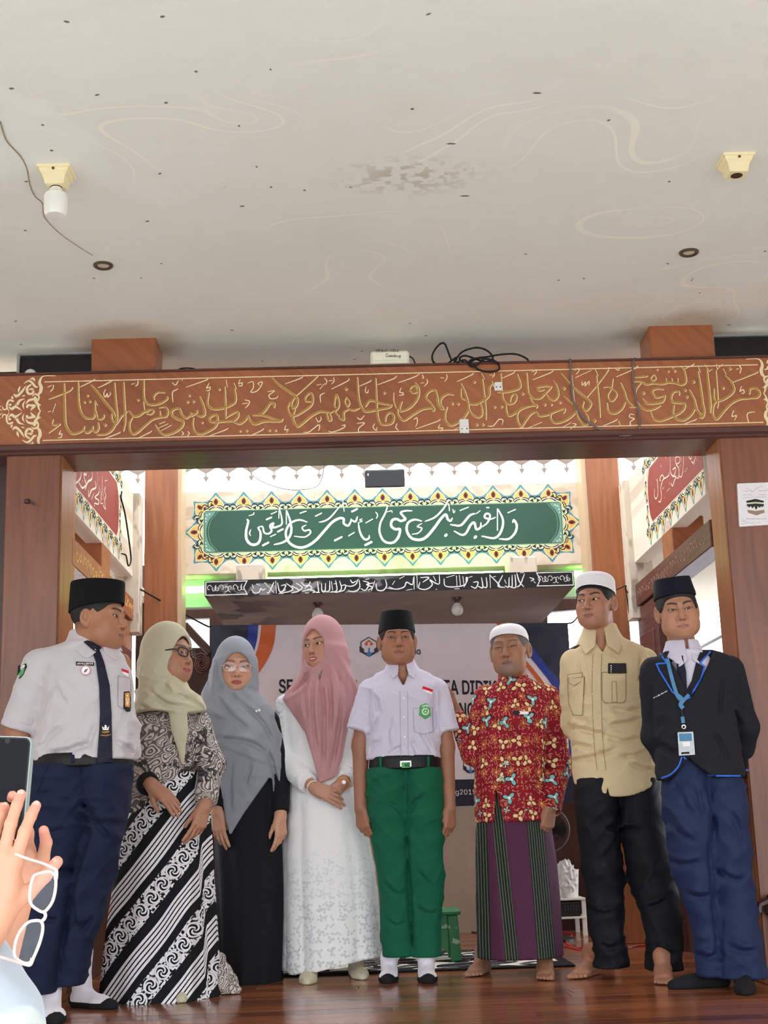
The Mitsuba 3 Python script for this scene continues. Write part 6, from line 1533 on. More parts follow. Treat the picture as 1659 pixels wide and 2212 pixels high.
class Body:
    """Collects the parts of one figure's skin and clothes."""
    def __init__(self, label, head, Y, tone):
        self.t = thing('person', label, 'person', 'people standing in a row on the stage'); self.h, self.Y, self.tone = head, Y, tone
        self.limbs, self.hands, self.feet, self.extra = [], [], [], []

    def q(self, x, y, dy=0.0): return P(x, y, self.Y + dy)

    def skin(self, base, neck=0.058, core=None, shrink=None, hair=None, gaze=(0, 0), h=0.013, fine=0.0031, **ck):
        hd = self.h; nk = hd.neck(base, neck); limbs = list(self.limbs) + (core or [])
        hands, feet = self.hands, self.feet
        A = np.array([x for s in limbs for x in s[:2]]); rr = max(s[2] for s in limbs)
        def fn(p):
            d = near(p, hd.c - 0.14 * hd.s, hd.c + 0.14 * hd.s, lambda z: hd.sdf(hd.local(z)) * hd.s, 0.08)
            d = smin(d, near(p, np.minimum(nk[0], nk[1]) - 0.07, np.maximum(nk[0], nk[1]) + 0.07, lambda z: cap(z, *nk), 0.08), 0.022)
            e = None
            for s in limbs:
                x = cap(p, *s); e = x if e is None else smin(e, x, 0.02)
            d = smin(d, e, 0.025)
            if shrink is not None: d = d + 0.022 * np.clip((shrink[2] - p[:, 2]) / 0.035, 0, 1) * np.clip((0.16 - np.abs(p[:, 0] - shrink[0])) / 0.05, 0, 1) * np.clip((p[:, 2] - shrink[2] + 0.30) / 0.1, 0, 1)
            for g in hands: d = smin(d, hand_sdf(p, g), 0.012)
            for g in feet: d = smin(d, foot_sdf(p, g), 0.02)
            return d
        pts = [A.min(0) - rr, A.max(0) + rr, hd.c - 0.13 * hd.s, hd.c + 0.14 * hd.s]
        fx, fy, fz = [], [], []
        s = hd.s
        fx.append((hd.c[0] - 0.105 * s, hd.c[0] + 0.105 * s, fine)); fy.append((hd.c[1] - 0.125 * s, hd.c[1] + 0.07 * s, fine)); fz.append((hd.c[2] - 0.125 * s, hd.c[2] + 0.06 * s, fine)); fz.append((hd.c[2] - 0.02 * s, hd.c[2] + 0.016 * s, fine * 0.7))
        for g in hands:
            B = np.array([x for sg in g[0] + g[1] for x in sg[:2]]); pts += [B.min(0) - 0.02, B.max(0) + 0.02]
            fx.append((B[:, 0].min() - 0.014, B[:, 0].max() + 0.014, 0.0036)); fy.append((B[:, 1].min() - 0.014, B[:, 1].max() + 0.014, 0.0036)); fz.append((B[:, 2].min() - 0.014, B[:, 2].max() + 0.014, 0.0036))
        for g in feet:
            B = np.array([x for sg in g[0] + g[1] for x in sg[:2]]); pts += [B.min(0) - 0.04, B.max(0) + 0.04]
            if g[1]:
                fx.append((B[:, 0].min() - 0.02, B[:, 0].max() + 0.02, 0.005)); fy.append((B[:, 1].min() - 0.02, B[:, 1].max() + 0.02, 0.005)); fz.append((-0.01, 0.07, 0.0045))
        pts = np.array(pts); lo, hi = pts.min(0), pts.max(0); lo[2] = max(lo[2], -0.004)
        m = sculpt(fn, lo, hi, h, fx, fy, fz, stride=4)
        self.body_fn = fn
        obj('body', m, 'skin', self.t, smooth=True, color=skin_colors(np.asarray(m.vertices), hd, self.tone, hair=hair, **ck))
        eyeballs(hd, self.t, gaze)

    def wear(self, name, fn, lo, hi, mkey, h=0.008, label=None, smooth=True, **k):
        m = sculpt(fn, lo, hi, h, **k)
        return obj(name, m, mkey, self.t, smooth=smooth, label=label)


def bounds(*gs):
    """box round lofts and segment lists"""
    lo, hi = [], []
    for g in gs:
        if isinstance(g, Loft): lo.append(g.lo()); hi.append(g.hi())
        else:
            A = np.array([x for s in g for x in s[:2]]); R = max(max(s[2], s[3]) for s in g); lo.append(A.min(0) - R); hi.append(A.max(0) + R)
    return np.min(lo, 0), np.max(hi, 0)


def sleeve_cut(p, a, b):
    """signed distance past the cuff plane at b (outside beyond the sleeve a -> b)"""
    d = unit(np.asarray(b) - np.asarray(a)).astype(f32)
    return (p - np.asarray(b, f32)) @ d


def trousers(L, R, seed, k=0.02, amp=0.010, f=(7, 7, 12), gr=None):
    def fn(p):
        w = folds(p, amp, f, seed) + (gr(p) if gr else 0)
        return smin(L(p, w), R(p, w), k)
    return fn


def sock(B, heel, toe, side, size, an=None, lean=(0, 0), sole=None, mkey='sock_white', key2='sock_black', tall=0.2, label=None, split=0.022, heelcap=False):
    """stockinged foot; heel and toe are pixels on the floor, size the foot's length"""
    h_, t_ = PZ(*heel, 0), PZ(*toe, 0); d_ = t_ - h_; h_ = t_ - d_ * (size / np.linalg.norm(d_)); ft = foot(h_, t_, side, 1, False)
    an = np.array([ft[2][0] + lean[0], ft[2][1] + 0.035 + lean[1], tall]) if an is None or np.isscalar(an) else np.array([an[0], an[1], tall]); sg = [(ft[2], an, 0.034, 0.036)]
    fs = lambda p: smin(foot_sdf(p, ft), caps(p, sg), 0.03)
    A = np.array([x for s in ft[0] for x in s[:2]]); lo, hi = np.minimum(A.min(0), an - 0.05) - 0.045, np.maximum(A.max(0), an + 0.05) + 0.02
    lo[2] = 0
    k = B.wear('sock', fs, lo, hi, mkey, 0.0062, label=label)
    if sole:
        dv = unit(d_).astype(f32)
        def sf(p):
            a = (p - h_.astype(f32)) @ dv / size
            top = split + 0.05 * np.clip((0.13 - a) / 0.13, 0, 1) * heelcap + 0.06 * np.clip((a - 0.80) / 0.10, 0, 1)
            return np.maximum(fs(p) - 0.003, (p[:, 2] - top) * 0.8)
        obj('sole', sculpt(sf, lo, [hi[0], hi[1], 0.11], 0.0058), key2, k, smooth=True, label='black sole and toe of the sock')
    return k
# ------------------------------------------------------------------ boy in white shirt and green trousers (middle)
cloth('shirt_lilac', (200, 194, 210)); cloth('trouser_green', (16, 88, 62)); cloth('belt_black', (24, 22, 24), 0.45, 0.0); cloth('sock_white', (226, 222, 232)); cloth('sock_black', (26, 25, 28))


def boy_green():
    Y = 6.2
    hd = Head(P(858, 1384, Y), 1.02, 2, -2, 0, jaw=1.0, cheek=1.05, nose=1.2, fat=0.001, lips=1.5, open_=0.6)
    B = Body('boy in white short-sleeved shirt, black cap and green trousers in the middle of the row', hd, Y, (150, 102, 78)); t, q = B.t, B.q
    shL, elL, wrL = q(799, 1492, 0.02), q(779, 1610, 0.03), q(779, 1745, -0.02)
    shR, elR, wrR = q(943, 1490, 0.02), q(963, 1612, 0.03), q(971, 1745, -0.02)
    B.limbs += polyline_segs([shL, elL, wrL], [0.045, 0.038, 0.027]) + polyline_segs([shR, elR, wrR], [0.045, 0.038, 0.027])
    B.hands += [hand(wrL, (0.12, -0.08, -1), (0.55, 0.8, 0.1), 1, 0.92, (0.5, 0.55, 0.6, 0.65), tout=0.25), hand(wrR, (-0.05, -0.08, -1), (-0.6, 0.8, 0.1), -1, 0.92, (0.5, 0.55, 0.6, 0.65), tout=0.25)]
    core = [(q(872, 1480, 0.02), q(872, 1640, 0.03), 0.075, 0.085), (q(815, 1490, 0.02), q(930, 1488, 0.02), 0.05, 0.05), (q(868, 1436, 0.0), q(870, 1480, -0.030), 0.045, 0.024), (q(850, 1650, 0.03), q(855, 2040, 0.02), 0.045, 0.025), (q(905, 1650, 0.03), q(922, 2040, 0.02), 0.045, 0.025)]
    B.skin(q(868, 1462, 0.015), 0.052, core, q(868, 1462), hair=None, lip=(136, 78, 70), brow=0.9)
    hair_mesh(hd, t, -0.05, -0.006, 0.034)
    songkok(hd, t, 'cap_black', 0.034, 0.092, 0.082, 0.100, taper=0.87)
    T_ = Loft(rows([(1640, 799, 948, 0.108)], Y, 0.1) + rows([(1626, 794, 951, 0.108), (1600, 796, 948, 0.112), (1560, 797, 945, 0.112), (1510, 793, 948, 0.112), (1487, 790, 951, 0.10), (1472, 800, 942, 0.088, 0.01), (1456, 812, 926, 0.07, 0.012), (1444, 832, 902, 0.055, 0.015), (1434, 838, 897, 0.05, 0.018)], Y, 0.1), 2.3, 0.015)
    sl, sr = [(shL, q(776, 1578, 0.01), 0.052, 0.056)], [(shR, q(967, 1580, 0.01), 0.052, 0.052)]
    gs = grooves(Y, [[(803, 1478), (799, 1530), (798, 1585)], [(938, 1478), (940, 1530), (943, 1590)], [(838, 1632), (852, 1622), (872, 1612)], [(908, 1575), (922, 1600), (936, 1628)], [(902, 1632), (896, 1615), (888, 1600)], [(800, 1632), (806, 1612), (820, 1598)], [(812, 1500), (818, 1540)], [(848, 1545), (838, 1585), (842, 1618)], [(795, 1590), (806, 1575), (815, 1550)]])
    def shirt(p):
        fo = gs(p) + folds(p, 0.015, (5, 6, 8), 3) * np.clip((1.42 - p[:, 2]) * 4, 0.15, 1) + 0.0015 * vn(p, 40, 8)
        d = T_(p, fo)
        a, b = cap(p, *sl[0]), cap(p, *sr[0])
        a = smax(a, sleeve_cut(p, *sl[0][:2]), 0.004); b = smax(b, sleeve_cut(p, *sr[0][:2]), 0.004)
        d = smin(smin(d, a + 0.3 * fo, 0.025), b + 0.3 * fo, 0.025)
        v = q(870, 1488)                                         # open neck
        cut_ = np.maximum(np.maximum(np.abs(p[:, 0] - v[0]) - (p[:, 2] - v[2]) * 0.42, p[:, 1] - Y + 0.02), v[2] - p[:, 2])
        return smax(d, -cut_, 0.003)
    lo, hi = bounds(T_, sl, sr)
    B.wear('shirt', shirt, lo, hi, 'shirt_lilac', 0.0062)
    cn_ = q(867, 1432, 0.012)
    cf = collar((cn_[0], cn_[1]), 0.052, 0.082, cn_[2] - 0.042, cn_[2] + 0.022, 2, 14, 30, 0.028)
    B.wear('collar', cf, cn_ - [0.1, 0.1, 0.09], cn_ + [0.1, 0.1, 0.03], 'shirt_lilac', 0.004)
    patch(strip([(872, 1490), (873, 1560), (874, 1636)], 15), shirt, Y, 'shirt_lilac', t, 'placket', 0.0018)
    for x, y in ((872, 1508), (873, 1549), (874, 1592)):
        patch(Point(x, y).buffer(1.9, 6), shirt, Y, 'button_white', t, 'button', 0.003)
    patch(poly((893, 1530), (934, 1528), (936, 1580), (915, 1586), (895, 1581)), shirt, Y, 'shirt_lilac', t, 'pocket', 0.0022); seam(poly((893, 1530), (934, 1528), (936, 1580), (915, 1586), (895, 1581)), shirt, Y, cloth('seam_lilac', (168, 162, 180)), t); patch(unary_union([strip([(864, 1492), (865, 1560), (866, 1636)], 1.2), strip([(880, 1492), (881, 1560), (882, 1636)], 1.2)]), shirt, Y, 'seam_lilac', t, 'placket_seam', 0.003, kind='stuff')  # pocket and placket edge shade painted as darker lilac strips
    fl = patch(poly((914, 1482), (936, 1490), (934, 1495), (912, 1488)), shirt, Y, 'flag_red', t, 'flag_badge', 0.004, label='small red and white flag patch')
    patch(poly((912, 1488), (934, 1495), (933, 1500), (924, 1497)), shirt, Y, 'flag_white', fl, 'white_field', 0.004)
    bd = patch(poly((907, 1524), (921, 1519), (929, 1530), (931, 1546), (919, 1554), (905, 1545)), shirt, Y, 'patch_green', t, 'school_badge', 0.005, label='green hexagonal school badge')
    patch(Point(919, 1537).buffer(8), shirt, Y, 'patch_pale', bd, 'emblem', 0.0062); patch(Point(919, 1537).buffer(4.6).difference(Point(919, 1537).buffer(2.4)), shirt, Y, 'patch_green', bd, 'emblem_ring', 0.0075)
    patch(poly((912, 1525), (921, 1522), (926, 1526), (925, 1528), (920, 1525), (913, 1528)), shirt, Y, 'patch_pale', bd, 'ribbon', 0.0062)
    for cpt, rr in ((sl, 0.0565), (sr, 0.0525)):
        a, b = cpt[0][0], cpt[0][1]; d = unit(b - a)
        u = unit(np.cross(d, [0, 1, 0])); w = np.cross(d, u)
        obj('sleeve_hem', tube([b - d * 0.022 + rr * (u * math.cos(k) + w * math.sin(k)) for k in np.linspace(0, 2 * math.pi, 30, endpoint=False)], 0.0022, 5, closed=True), 'shirt_lilac', t, smooth=True)
    Lg = Loft(rows([(2066, 826, 890, 0.075, 0.0), (2000, 823, 888, 0.075), (1936, 818, 888, 0.075), (1880, 812, 886, 0.075), (1797, 802, 882, 0.08), (1740, 797, 884, 0.095), (1690, 797, 884, 0.108), (1658, 799, 880, 0.108)], Y, 0.07, 0.0), 2.0, 0.01)
    Rg = Loft(rows([(2066, 891, 952, 0.075, 0.0), (2000, 889, 954, 0.075), (1936, 886, 956, 0.075), (1880, 882, 957, 0.075), (1797, 876, 959, 0.08), (1740, 868, 958, 0.095), (1690, 866, 956, 0.108), (1658, 870, 949, 0.108)], Y, 0.07, 0.0), 2.0, 0.01)
    tr = trousers(Lg, Rg, 4, 0.005, 0.012, (5, 5, 6), grooves(Y, [[(878, 1769), (882, 1897), (892, 2056)], [(879, 1765), (895, 1735), (918, 1718)], [(878, 1768), (858, 1745), (838, 1735)], [(902, 1880), (922, 1905), (944, 1924)], [(826, 1900), (846, 1925), (868, 1935)], [(900, 1960), (925, 1975), (948, 1970)], [(830, 1985), (855, 2000), (880, 1992)]]))
    lo, hi = bounds(Lg, Rg)
    B.wear('trousers', tr, lo, hi, 'trouser_green', 0.0078)
    patch(strip([(876, 1662), (878, 1700), (880, 1760)], 2.5), tr, Y, 'trouser_green', t, 'fly_seam', 0.003)
    bel = Loft(rows([(1663, 797, 950, 0.122), (1650, 797, 950, 0.122), (1634, 798, 949, 0.118)], Y, 0.1), 2.3, 0.004, 0.004)
    B.wear('belt', bel, bel.lo(), bel.hi(), 'belt_black', 0.006)
    for x in (822, 925):
        patch(poly((x - 3, 1634), (x + 3, 1634), (x + 3, 1664), (x - 3, 1664)), bel, Y, 'trouser_green', t, 'belt_loop', 0.004)
    bk = patch(poly((864, 1644), (888, 1643), (889, 1661), (865, 1662)), bel, Y, 'steel', t, 'belt_buckle', 0.006, label='green and steel belt buckle')
    patch(poly((867, 1647), (886, 1646), (887, 1658), (868, 1659)), bel, Y, 'patch_green', bk, 'plate', 0.0075)
    writing('MI', (874, 1656), (884, 1656), 7, bel, Y, 'patch_black', bk, 0.0085)
    sock(B, (857, 2072), (838, 2126), 1, 0.245, q(858, 2040, 0.01), sole=True, label='white sock with black sole', tall=0.13)
    sock(B, (908, 2072), (925, 2126), -1, 0.245, q(921, 2040, 0.01), sole=True, label='white sock with black sole', tall=0.13)
    return B, shirt


BOY = boy_green()
# ------------------------------------------------------------------ boy in white shirt, tie and navy trousers (left end)
cloth('shirt_white', (190, 184, 188)); cloth('navy', (24, 31, 56)); cloth('tie_navy', (24, 27, 44), 0.6, 0.3); mat('gold_thread', (216, 150, 60), 0.5)


def boy_navy():
    Y = 5.3
    hd = Head(P(214, 1337, Y), 1.06, 72, 1, 2, jaw=1.15, cheek=1.25, nose=1.05, fat=0.011, lips=1.25, open_=0.8)
    B = Body('boy in white shirt, navy tie and black cap at the left end, looking right', hd, Y, (158, 108, 82)); t, q = B.t, B.q
    shL, elL, wrL = q(86, 1440, 0.0), q(37, 1582, 0.02), q(45, 1735, -0.03)
    shR, elR, wrR = q(262, 1440, 0.08), q(268, 1560, 0.16), q(235, 1690, 0.2)
    B.limbs += polyline_segs([shL, elL, wrL], [0.055, 0.046, 0.032]) + polyline_segs([shR, elR, wrR], [0.05, 0.04, 0.03])
    B.hands += [hand(wrL, (0.05, -0.1, -1), (0.6, 0.8, 0.0), 1, 0.98, (0.4, 0.45, 0.5, 0.5), tout=0.3), hand(wrR, (-0.3, 0.2, -1), (-0.6, 0.8, 0.1), -1, 0.95)]
    core = [(q(180, 1450, 0.03), q(180, 1640, 0.05), 0.105, 0.115), (q(100, 1450, 0.02), q(240, 1450, 0.06), 0.07, 0.06), (q(110, 1700, 0.02), q(85, 2120, -0.02), 0.06, 0.028), (q(225, 1700, 0.04), q(150, 2110, 0.05), 0.06, 0.028)]
    fade = lambda z: np.clip((z[:, 1] - 0.0) / 0.02, 0, 1) * np.clip((z[:, 2] + 0.055) / 0.05, 0, 1) * 0.75 * (np.abs(z[:, 0]) < 0.077)
    B.skin(q(200, 1428, 0.045), 0.066, core, q(200, 1412), hair=fade, lip=(140, 84, 74))
    hair_mesh(hd, t, -0.022, 0.010, 0.040, 0.0045)
    songkok(hd, t, 'cap_black', 0.038, 0.098, 0.086, 0.104, tilt=-0.16, taper=0.985)
    T_ = Loft(rows([(1645, 72, 290, 0.166), (1600, 78, 289, 0.165), (1550, 90, 288, 0.16), (1500, 96, 286, 0.155), (1450, 94, 281, 0.145), (1425, 78, 270, 0.12), (1405, 92, 255, 0.1), (1390, 135, 246, 0.085, 0.02), (1378, 158, 232, 0.07, 0.03), (1370, 172, 222, 0.055, 0.035)], Y, 0.15, 0.03), 2.3, 0.015)
    sl = [(shL, q(38, 1574, 0.01), 0.068, 0.062)]
    gs = grooves(Y, [[(123, 1460), (104, 1510), (80, 1570)], [(118, 1470), (130, 1500), (150, 1520)], [(105, 1632), (151, 1621), (206, 1604)], [(247, 1600), (268, 1612), (286, 1628)], [(90, 1618), (110, 1590), (140, 1570)], [(215, 1560), (200, 1590), (190, 1625)], [(150, 1632), (165, 1618), (190, 1612)]], 0.014, 0.010)
    def shirt(p):
        fo = gs(p) + folds(p, 0.018, (4, 5, 6), 13) * np.clip((1.38 - p[:, 2]) * 4, 0.15, 1) + 0.0015 * vn(p, 40, 8)
        a = smax(cap(p, *sl[0]), sleeve_cut(p, *sl[0][:2]), 0.004)
        return smin(T_(p, fo), a + 0.4 * fo, 0.03)
    lo, hi = bounds(T_, sl)
    B.wear('shirt', shirt, lo, hi, 'shirt_white', 0.0072)
    a, b = sl[0][:2]; d = unit(b - a); u = unit(np.cross(d, [0, 1, 0])); w = np.cross(d, u)
    obj('sleeve_hem', tube([b - d * 0.028 + 0.0625 * (u * math.cos(k) + w * math.sin(k)) for k in np.linspace(0, 2 * math.pi, 30, endpoint=False)], 0.0022, 5, closed=True), 'shirt_white', t, smooth=True)
    c = q(198, 1382, 0.04)
    cf = collar((c[0], c[1]), 0.080, 0.116, c[2] - 0.048, c[2] + 0.036, 26, 7, 26, 0.034)
    B.wear('collar', cf, c - [0.13, 0.13, 0.12], c + [0.13, 0.13, 0.05], 'shirt_white', 0.0035)
    patch(poly((180, 1386), (190, 1383), (214, 1393), (220, 1400), (206, 1407), (196, 1400)), lambda p: np.minimum(shirt(p), cf(p)), Y, 'tie_navy', t, 'tie_knot', 0.008)
    bel = Loft(rows([(1660, 73, 288, 0.178), (1646, 73, 288, 0.178), (1630, 76, 286, 0.17)], Y, 0.1, 0.03), 2.3, 0.004, 0.004)
    tie = patch(poly((197, 1400), (213, 1398), (225, 1430), (237, 1480), (241, 1540), (243, 1640), (247, 1652), (232, 1660), (209, 1646), (213, 1600), (216, 1540), (214, 1480), (207, 1430)), lambda p: np.minimum(shirt(p), bel(p)), Y, 'tie_navy', t, 'tie', 0.010, 0.006, label='navy school tie')
    em = patch(unary_union([Point(228, 1568).buffer(2.2), poly((220, 1568), (226, 1575), (230, 1575), (236, 1568), (234, 1577), (222, 1577)), poly((224, 1570), (228, 1578), (232, 1570))]), shirt, Y, 'button_white', tie, 'crest', 0.0115, label='small white crest on the tie')
    writing('SMP', (220, 1584), (236, 1583), 4.5, shirt, Y, 'gold_thread', tie, 0.0115); writing('Negeri', (217, 1590), (240, 1589), 3.5, shirt, Y, 'gold_thread', tie, 0.0115, False)
    nt = patch(poly((164, 1429), (203, 1431), (203, 1438), (164, 1437)), shirt, Y, 'patch_black', t, 'name_tag', 0.004, label='black name tag with white letters')
    marks_row((166, 1436), (201, 1436.6), 11, 4.6, shirt, Y, 'flag_white', nt)
    pb = patch(Point(185, 1448).buffer(11.5), shirt, Y, mat('pink_rim', (196, 150, 156), 0.4), t, 'round_badge', 0.005, label='round white badge with pink rim')
    patch(Point(185, 1448).buffer(8.5), shirt, Y, 'flag_white', pb, 'face', 0.0065)
    patch(unary_union([LineString([(182, 1452), (185, 1446)]).buffer(0.8), LineString([(185, 1451), (189, 1445)]).buffer(0.8)]), shirt, Y, 'patch_black', pb, 'mark', 0.0075, kind='stuff')
    fb = patch(poly((263, 1444), (278, 1449), (278, 1455), (264, 1450)), shirt, Y, 'flag_red', t, 'flag_badge', 0.004, label='small red and white flag patch'); patch(poly((264, 1450), (278, 1455), (277, 1462), (266, 1456)), shirt, Y, 'flag_white', fb, 'white_field', 0.004)
    patch(poly((256, 1460), (283, 1466), (284, 1530), (270, 1536), (255, 1524)), shirt, Y, 'shirt_white', t, 'pocket', 0.0022); seam(poly((256, 1460), (283, 1466), (284, 1530), (270, 1536), (255, 1524)), shirt, Y, cloth('seam_white', (160, 154, 158)), t)  # darker strip stands for the shadow along the pocket edge
    yb = patch(poly((268, 1494), (280, 1493), (283, 1510), (282, 1536), (275, 1538), (267, 1530)), shirt, Y, 'patch_black', t, 'school_badge', 0.005, label='yellow shield school badge'); patch(poly((270, 1497), (279, 1496), (281, 1511), (280, 1528), (270, 1526)), shirt, Y, 'patch_yellow', yb, 'field', 0.0065)
    patch(unary_union([LineString([(273, 1508), (274, 1522)]).buffer(0.9), LineString([(277, 1508), (276, 1522)]).buffer(0.9), Point(275, 1503).buffer(1.8)]), shirt, Y, 'flag_white', yb, 'emblem', 0.0075, kind='stuff')
    gb = patch(poly((39, 1438), (56, 1433), (58, 1440), (50, 1458), (42, 1466), (37, 1458)), lambda p: cap(p, *sl[0]), Y, 'patch_black', t, 'sleeve_badge', 0.004, label='green and white shield on the sleeve')
    patch(poly((41, 1446), (54, 1442), (50, 1456), (43, 1462), (40, 1456)), lambda p: cap(p, *sl[0]), Y, 'patch_green', gb, 'field', 0.0055); patch(poly((46, 1438), (54, 1436), (53, 1441), (44, 1444)), lambda p: cap(p, *sl[0]), Y, 'flag_white', gb, 'crest', 0.0055)
    Lg = Loft(rows([(2146, 52, 118, 0.075, -0.03), (2100, 46, 122, 0.08, -0.03), (2030, 39, 134, 0.085, -0.02), (1972, 42, 148, 0.09, -0.01), (1900, 56, 160, 0.1), (1840, 62, 178, 0.12), (1772, 66, 198, 0.135), (1700, 68, 205, 0.155), (1652, 74, 205, 0.16)], Y, 0.07, 0.02), 2.2, 0.01)
    Rg = Loft(rows([(2128, 121, 180, 0.075, 0.04), (2075, 124, 193, 0.08, 0.04), (2000, 138, 211, 0.085, 0.04), (1913, 148, 237, 0.09, 0.04), (1840, 172, 256, 0.11, 0.03), (1772, 192, 268, 0.13, 0.03), (1700, 175, 277, 0.155, 0.02), (1652, 170, 284, 0.16, 0.02)], Y, 0.07, 0.03), 2.2, 0.01)
    tr = trousers(Lg, Rg, 24, 0.006, 0.016, (5, 5, 6), grooves(Y, [[(200, 1772), (180, 1767), (160, 1762)], [(200, 1772), (224, 1777), (255, 1778)], [(199, 1770), (188, 1748), (180, 1735)], [(200, 1773), (222, 1795), (235, 1815)], [(88, 1796), (115, 1798), (143, 1792)], [(80, 1715), (100, 1716), (122, 1712)], [(112, 1881), (132, 1884), (150, 1880)], [(200, 1774), (152, 1912), (126, 2070)], [(153, 1937), (152, 1975), (158, 2010)], [(70, 1960), (95, 1985), (120, 1990)], [(195, 1985), (180, 2000), (165, 2030)]], 0.016, 0.010))
    lo, hi = bounds(Lg, Rg)
    B.wear('trousers', tr, lo, hi, 'navy', 0.0085)
    patch(strip([(228, 1664), (226, 1700), (220, 1740)], 2.5), tr, Y, 'navy', t, 'fly_seam', 0.003); patch(strip([(103, 1650), (92, 1680), (78, 1712)], 3), tr, Y, 'navy', t, 'pocket_seam', 0.004)
    B.wear('belt', bel, bel.lo(), bel.hi(), 'belt_black', 0.007)
    for x in (157,): patch(poly((x - 4, 1630), (x + 4, 1630), (x + 4, 1660), (x - 4, 1660)), bel, Y, 'navy', t, 'belt_loop', 0.004)
    sock(B, (72, 2160), (122, 2214), -1, 0.26, 0.2, (0.0, 0.0), True, label='white sock with black toe'); sock(B, (120, 2170), (250, 2181), -1, 0.26, 0.2, (0.0, 0.0), True, label='white sock with black heel and toe', heelcap=True)
    return B


boy_navy()
# ------------------------------------------------------------------ man in red flowered shirt and sarong
def flower(u, v, sc, seed, k, rad, sharp=0.5, jit=0.16, prob=1.0):
    """petalled flower in jittered cells: (petal mask, rim mask, centre mask)"""
    U, V = u * sc, v * sc; cu, cv = dr.floor(U), dr.floor(V)
    r1, r2, r3, r4 = (mikit.cell_rand(cu, cv, seed + j) for j in range(4))
    x, y = U - cu - 0.5 + (r1 - 0.5) * 2 * jit, V - cv - 0.5 + (r2 - 0.5) * 2 * jit
    r = dr.sqrt(x * x + y * y); th = dr.atan2(y, x) + r3 * 6.28
    R = rad * ((1 - sharp) + sharp * dr.cos(th * k)); on = dr.select(r4 < prob, 1.0, 0.0)
    return SS(R, R - 0.05, r) * on, SS(R + 0.07, R + 0.02, r) * on, SS(0.08, 0.04, r) * on


FX, FZ = 0.72, 1.0


def f_batik(p, n, uv):
    u = p.x + (p.y - 6.3) * 0.9 * dr.sign(p.x - 0.72) * 0.6; v = p.z + 0.12 * (p.y - 6.3)
    c = MX(L(122, 20, 34), L(146, 30, 40), FB(u * 14, v * 14, 1.0, 2))
    w = FB(u * 45, v * 45, 3.0, 2); sp = dr.maximum(flower(u + w * 0.02, v, 40, 91, 3, 0.34, 0.5, 0.2, 0.7)[0], flower(u + 0.4, v + w * 0.02, 52, 95, 2, 0.36, 0.5, 0.2, 0.7)[0])
    c = MX(c, L(206, 140, 120), sp * 0.8)
    m, r, q = flower(u, v, 15, 11, 9, 0.38, 0.45, 0.12, 0.7); c = MX(c, L(190, 120, 70), m * 0.75); c = MX(c, L(230, 180, 110), q)
    m, r, q = flower(u + 0.03, v + 0.045, 12.5, 31, 3, 0.35, 0.40, 0.18, 0.66); c = MX(c, L(70, 14, 22), r * 0.8); c = MX(c, L(228, 196, 142), m); c = MX(c, L(120, 60, 40), q)
    m, r, q = flower(u + 0.057, v + 0.012, 9.0, 51, 3, 0.27, 0.40, 0.24, 0.55); c = MX(c, L(60, 16, 26), r * 0.8); c = MX(c, L(126, 184, 186), m); c = MX(c, L(220, 236, 226), q)
    m, r, q = flower(u + 0.11, v + 0.085, 7.6, 71, 4, 0.14, 0.65, 0.3, 0.40); c = MX(c, L(40, 60, 60), r * 0.8); c = MX(c, L(186, 214, 204), m)
    return c


pmat('batik_red', f_batik, 0.8, 0.25)


def f_sarong(p, n, uv):
    t = dr.clip((0.83 - p.z) / 0.75, 0, 1)                                 # 0 top, 1 hem
    x = (p.x - 0.682) / (0.175 + 0.02 * t)
    def grp(c, w): return SS(w, w - 0.02, dr.abs(x - c))
    a = grp(-0.86, 0.17); b = grp(-0.50 + 0.22 * t, 0.13 + 0.02 * t); d = grp(0.43 + 0.05 * t, 0.22); e = grp(1.5, 0.2)
    g = dr.maximum(dr.maximum(a, b), dr.maximum(d, e))
    y = dr.select(d > 0.01, x - 0.43 - 0.05 * t, dr.select(b > 0.01, x + 0.50 - 0.22 * t, x + 0.86)) * 17
    ln = SS(0.30, 0.44, dr.abs(y - dr.floor(y) - 0.5))
    c = MX(L(72, 34, 58), L(82, 40, 66), N(p.x * 300, p.z * 260, p.y * 300))
    s = MX(L(26, 32, 30), L(104, 114, 92), ln * 0.85)
    c = MX(c, s, g)
    return MX(c, L(120, 84, 104), SS(0.004, 0.001, dr.abs(p.z - 0.062)) * 0.6)


pmat('sarong_purple', f_sarong, 0.8, 0.3, sheen=0.3)


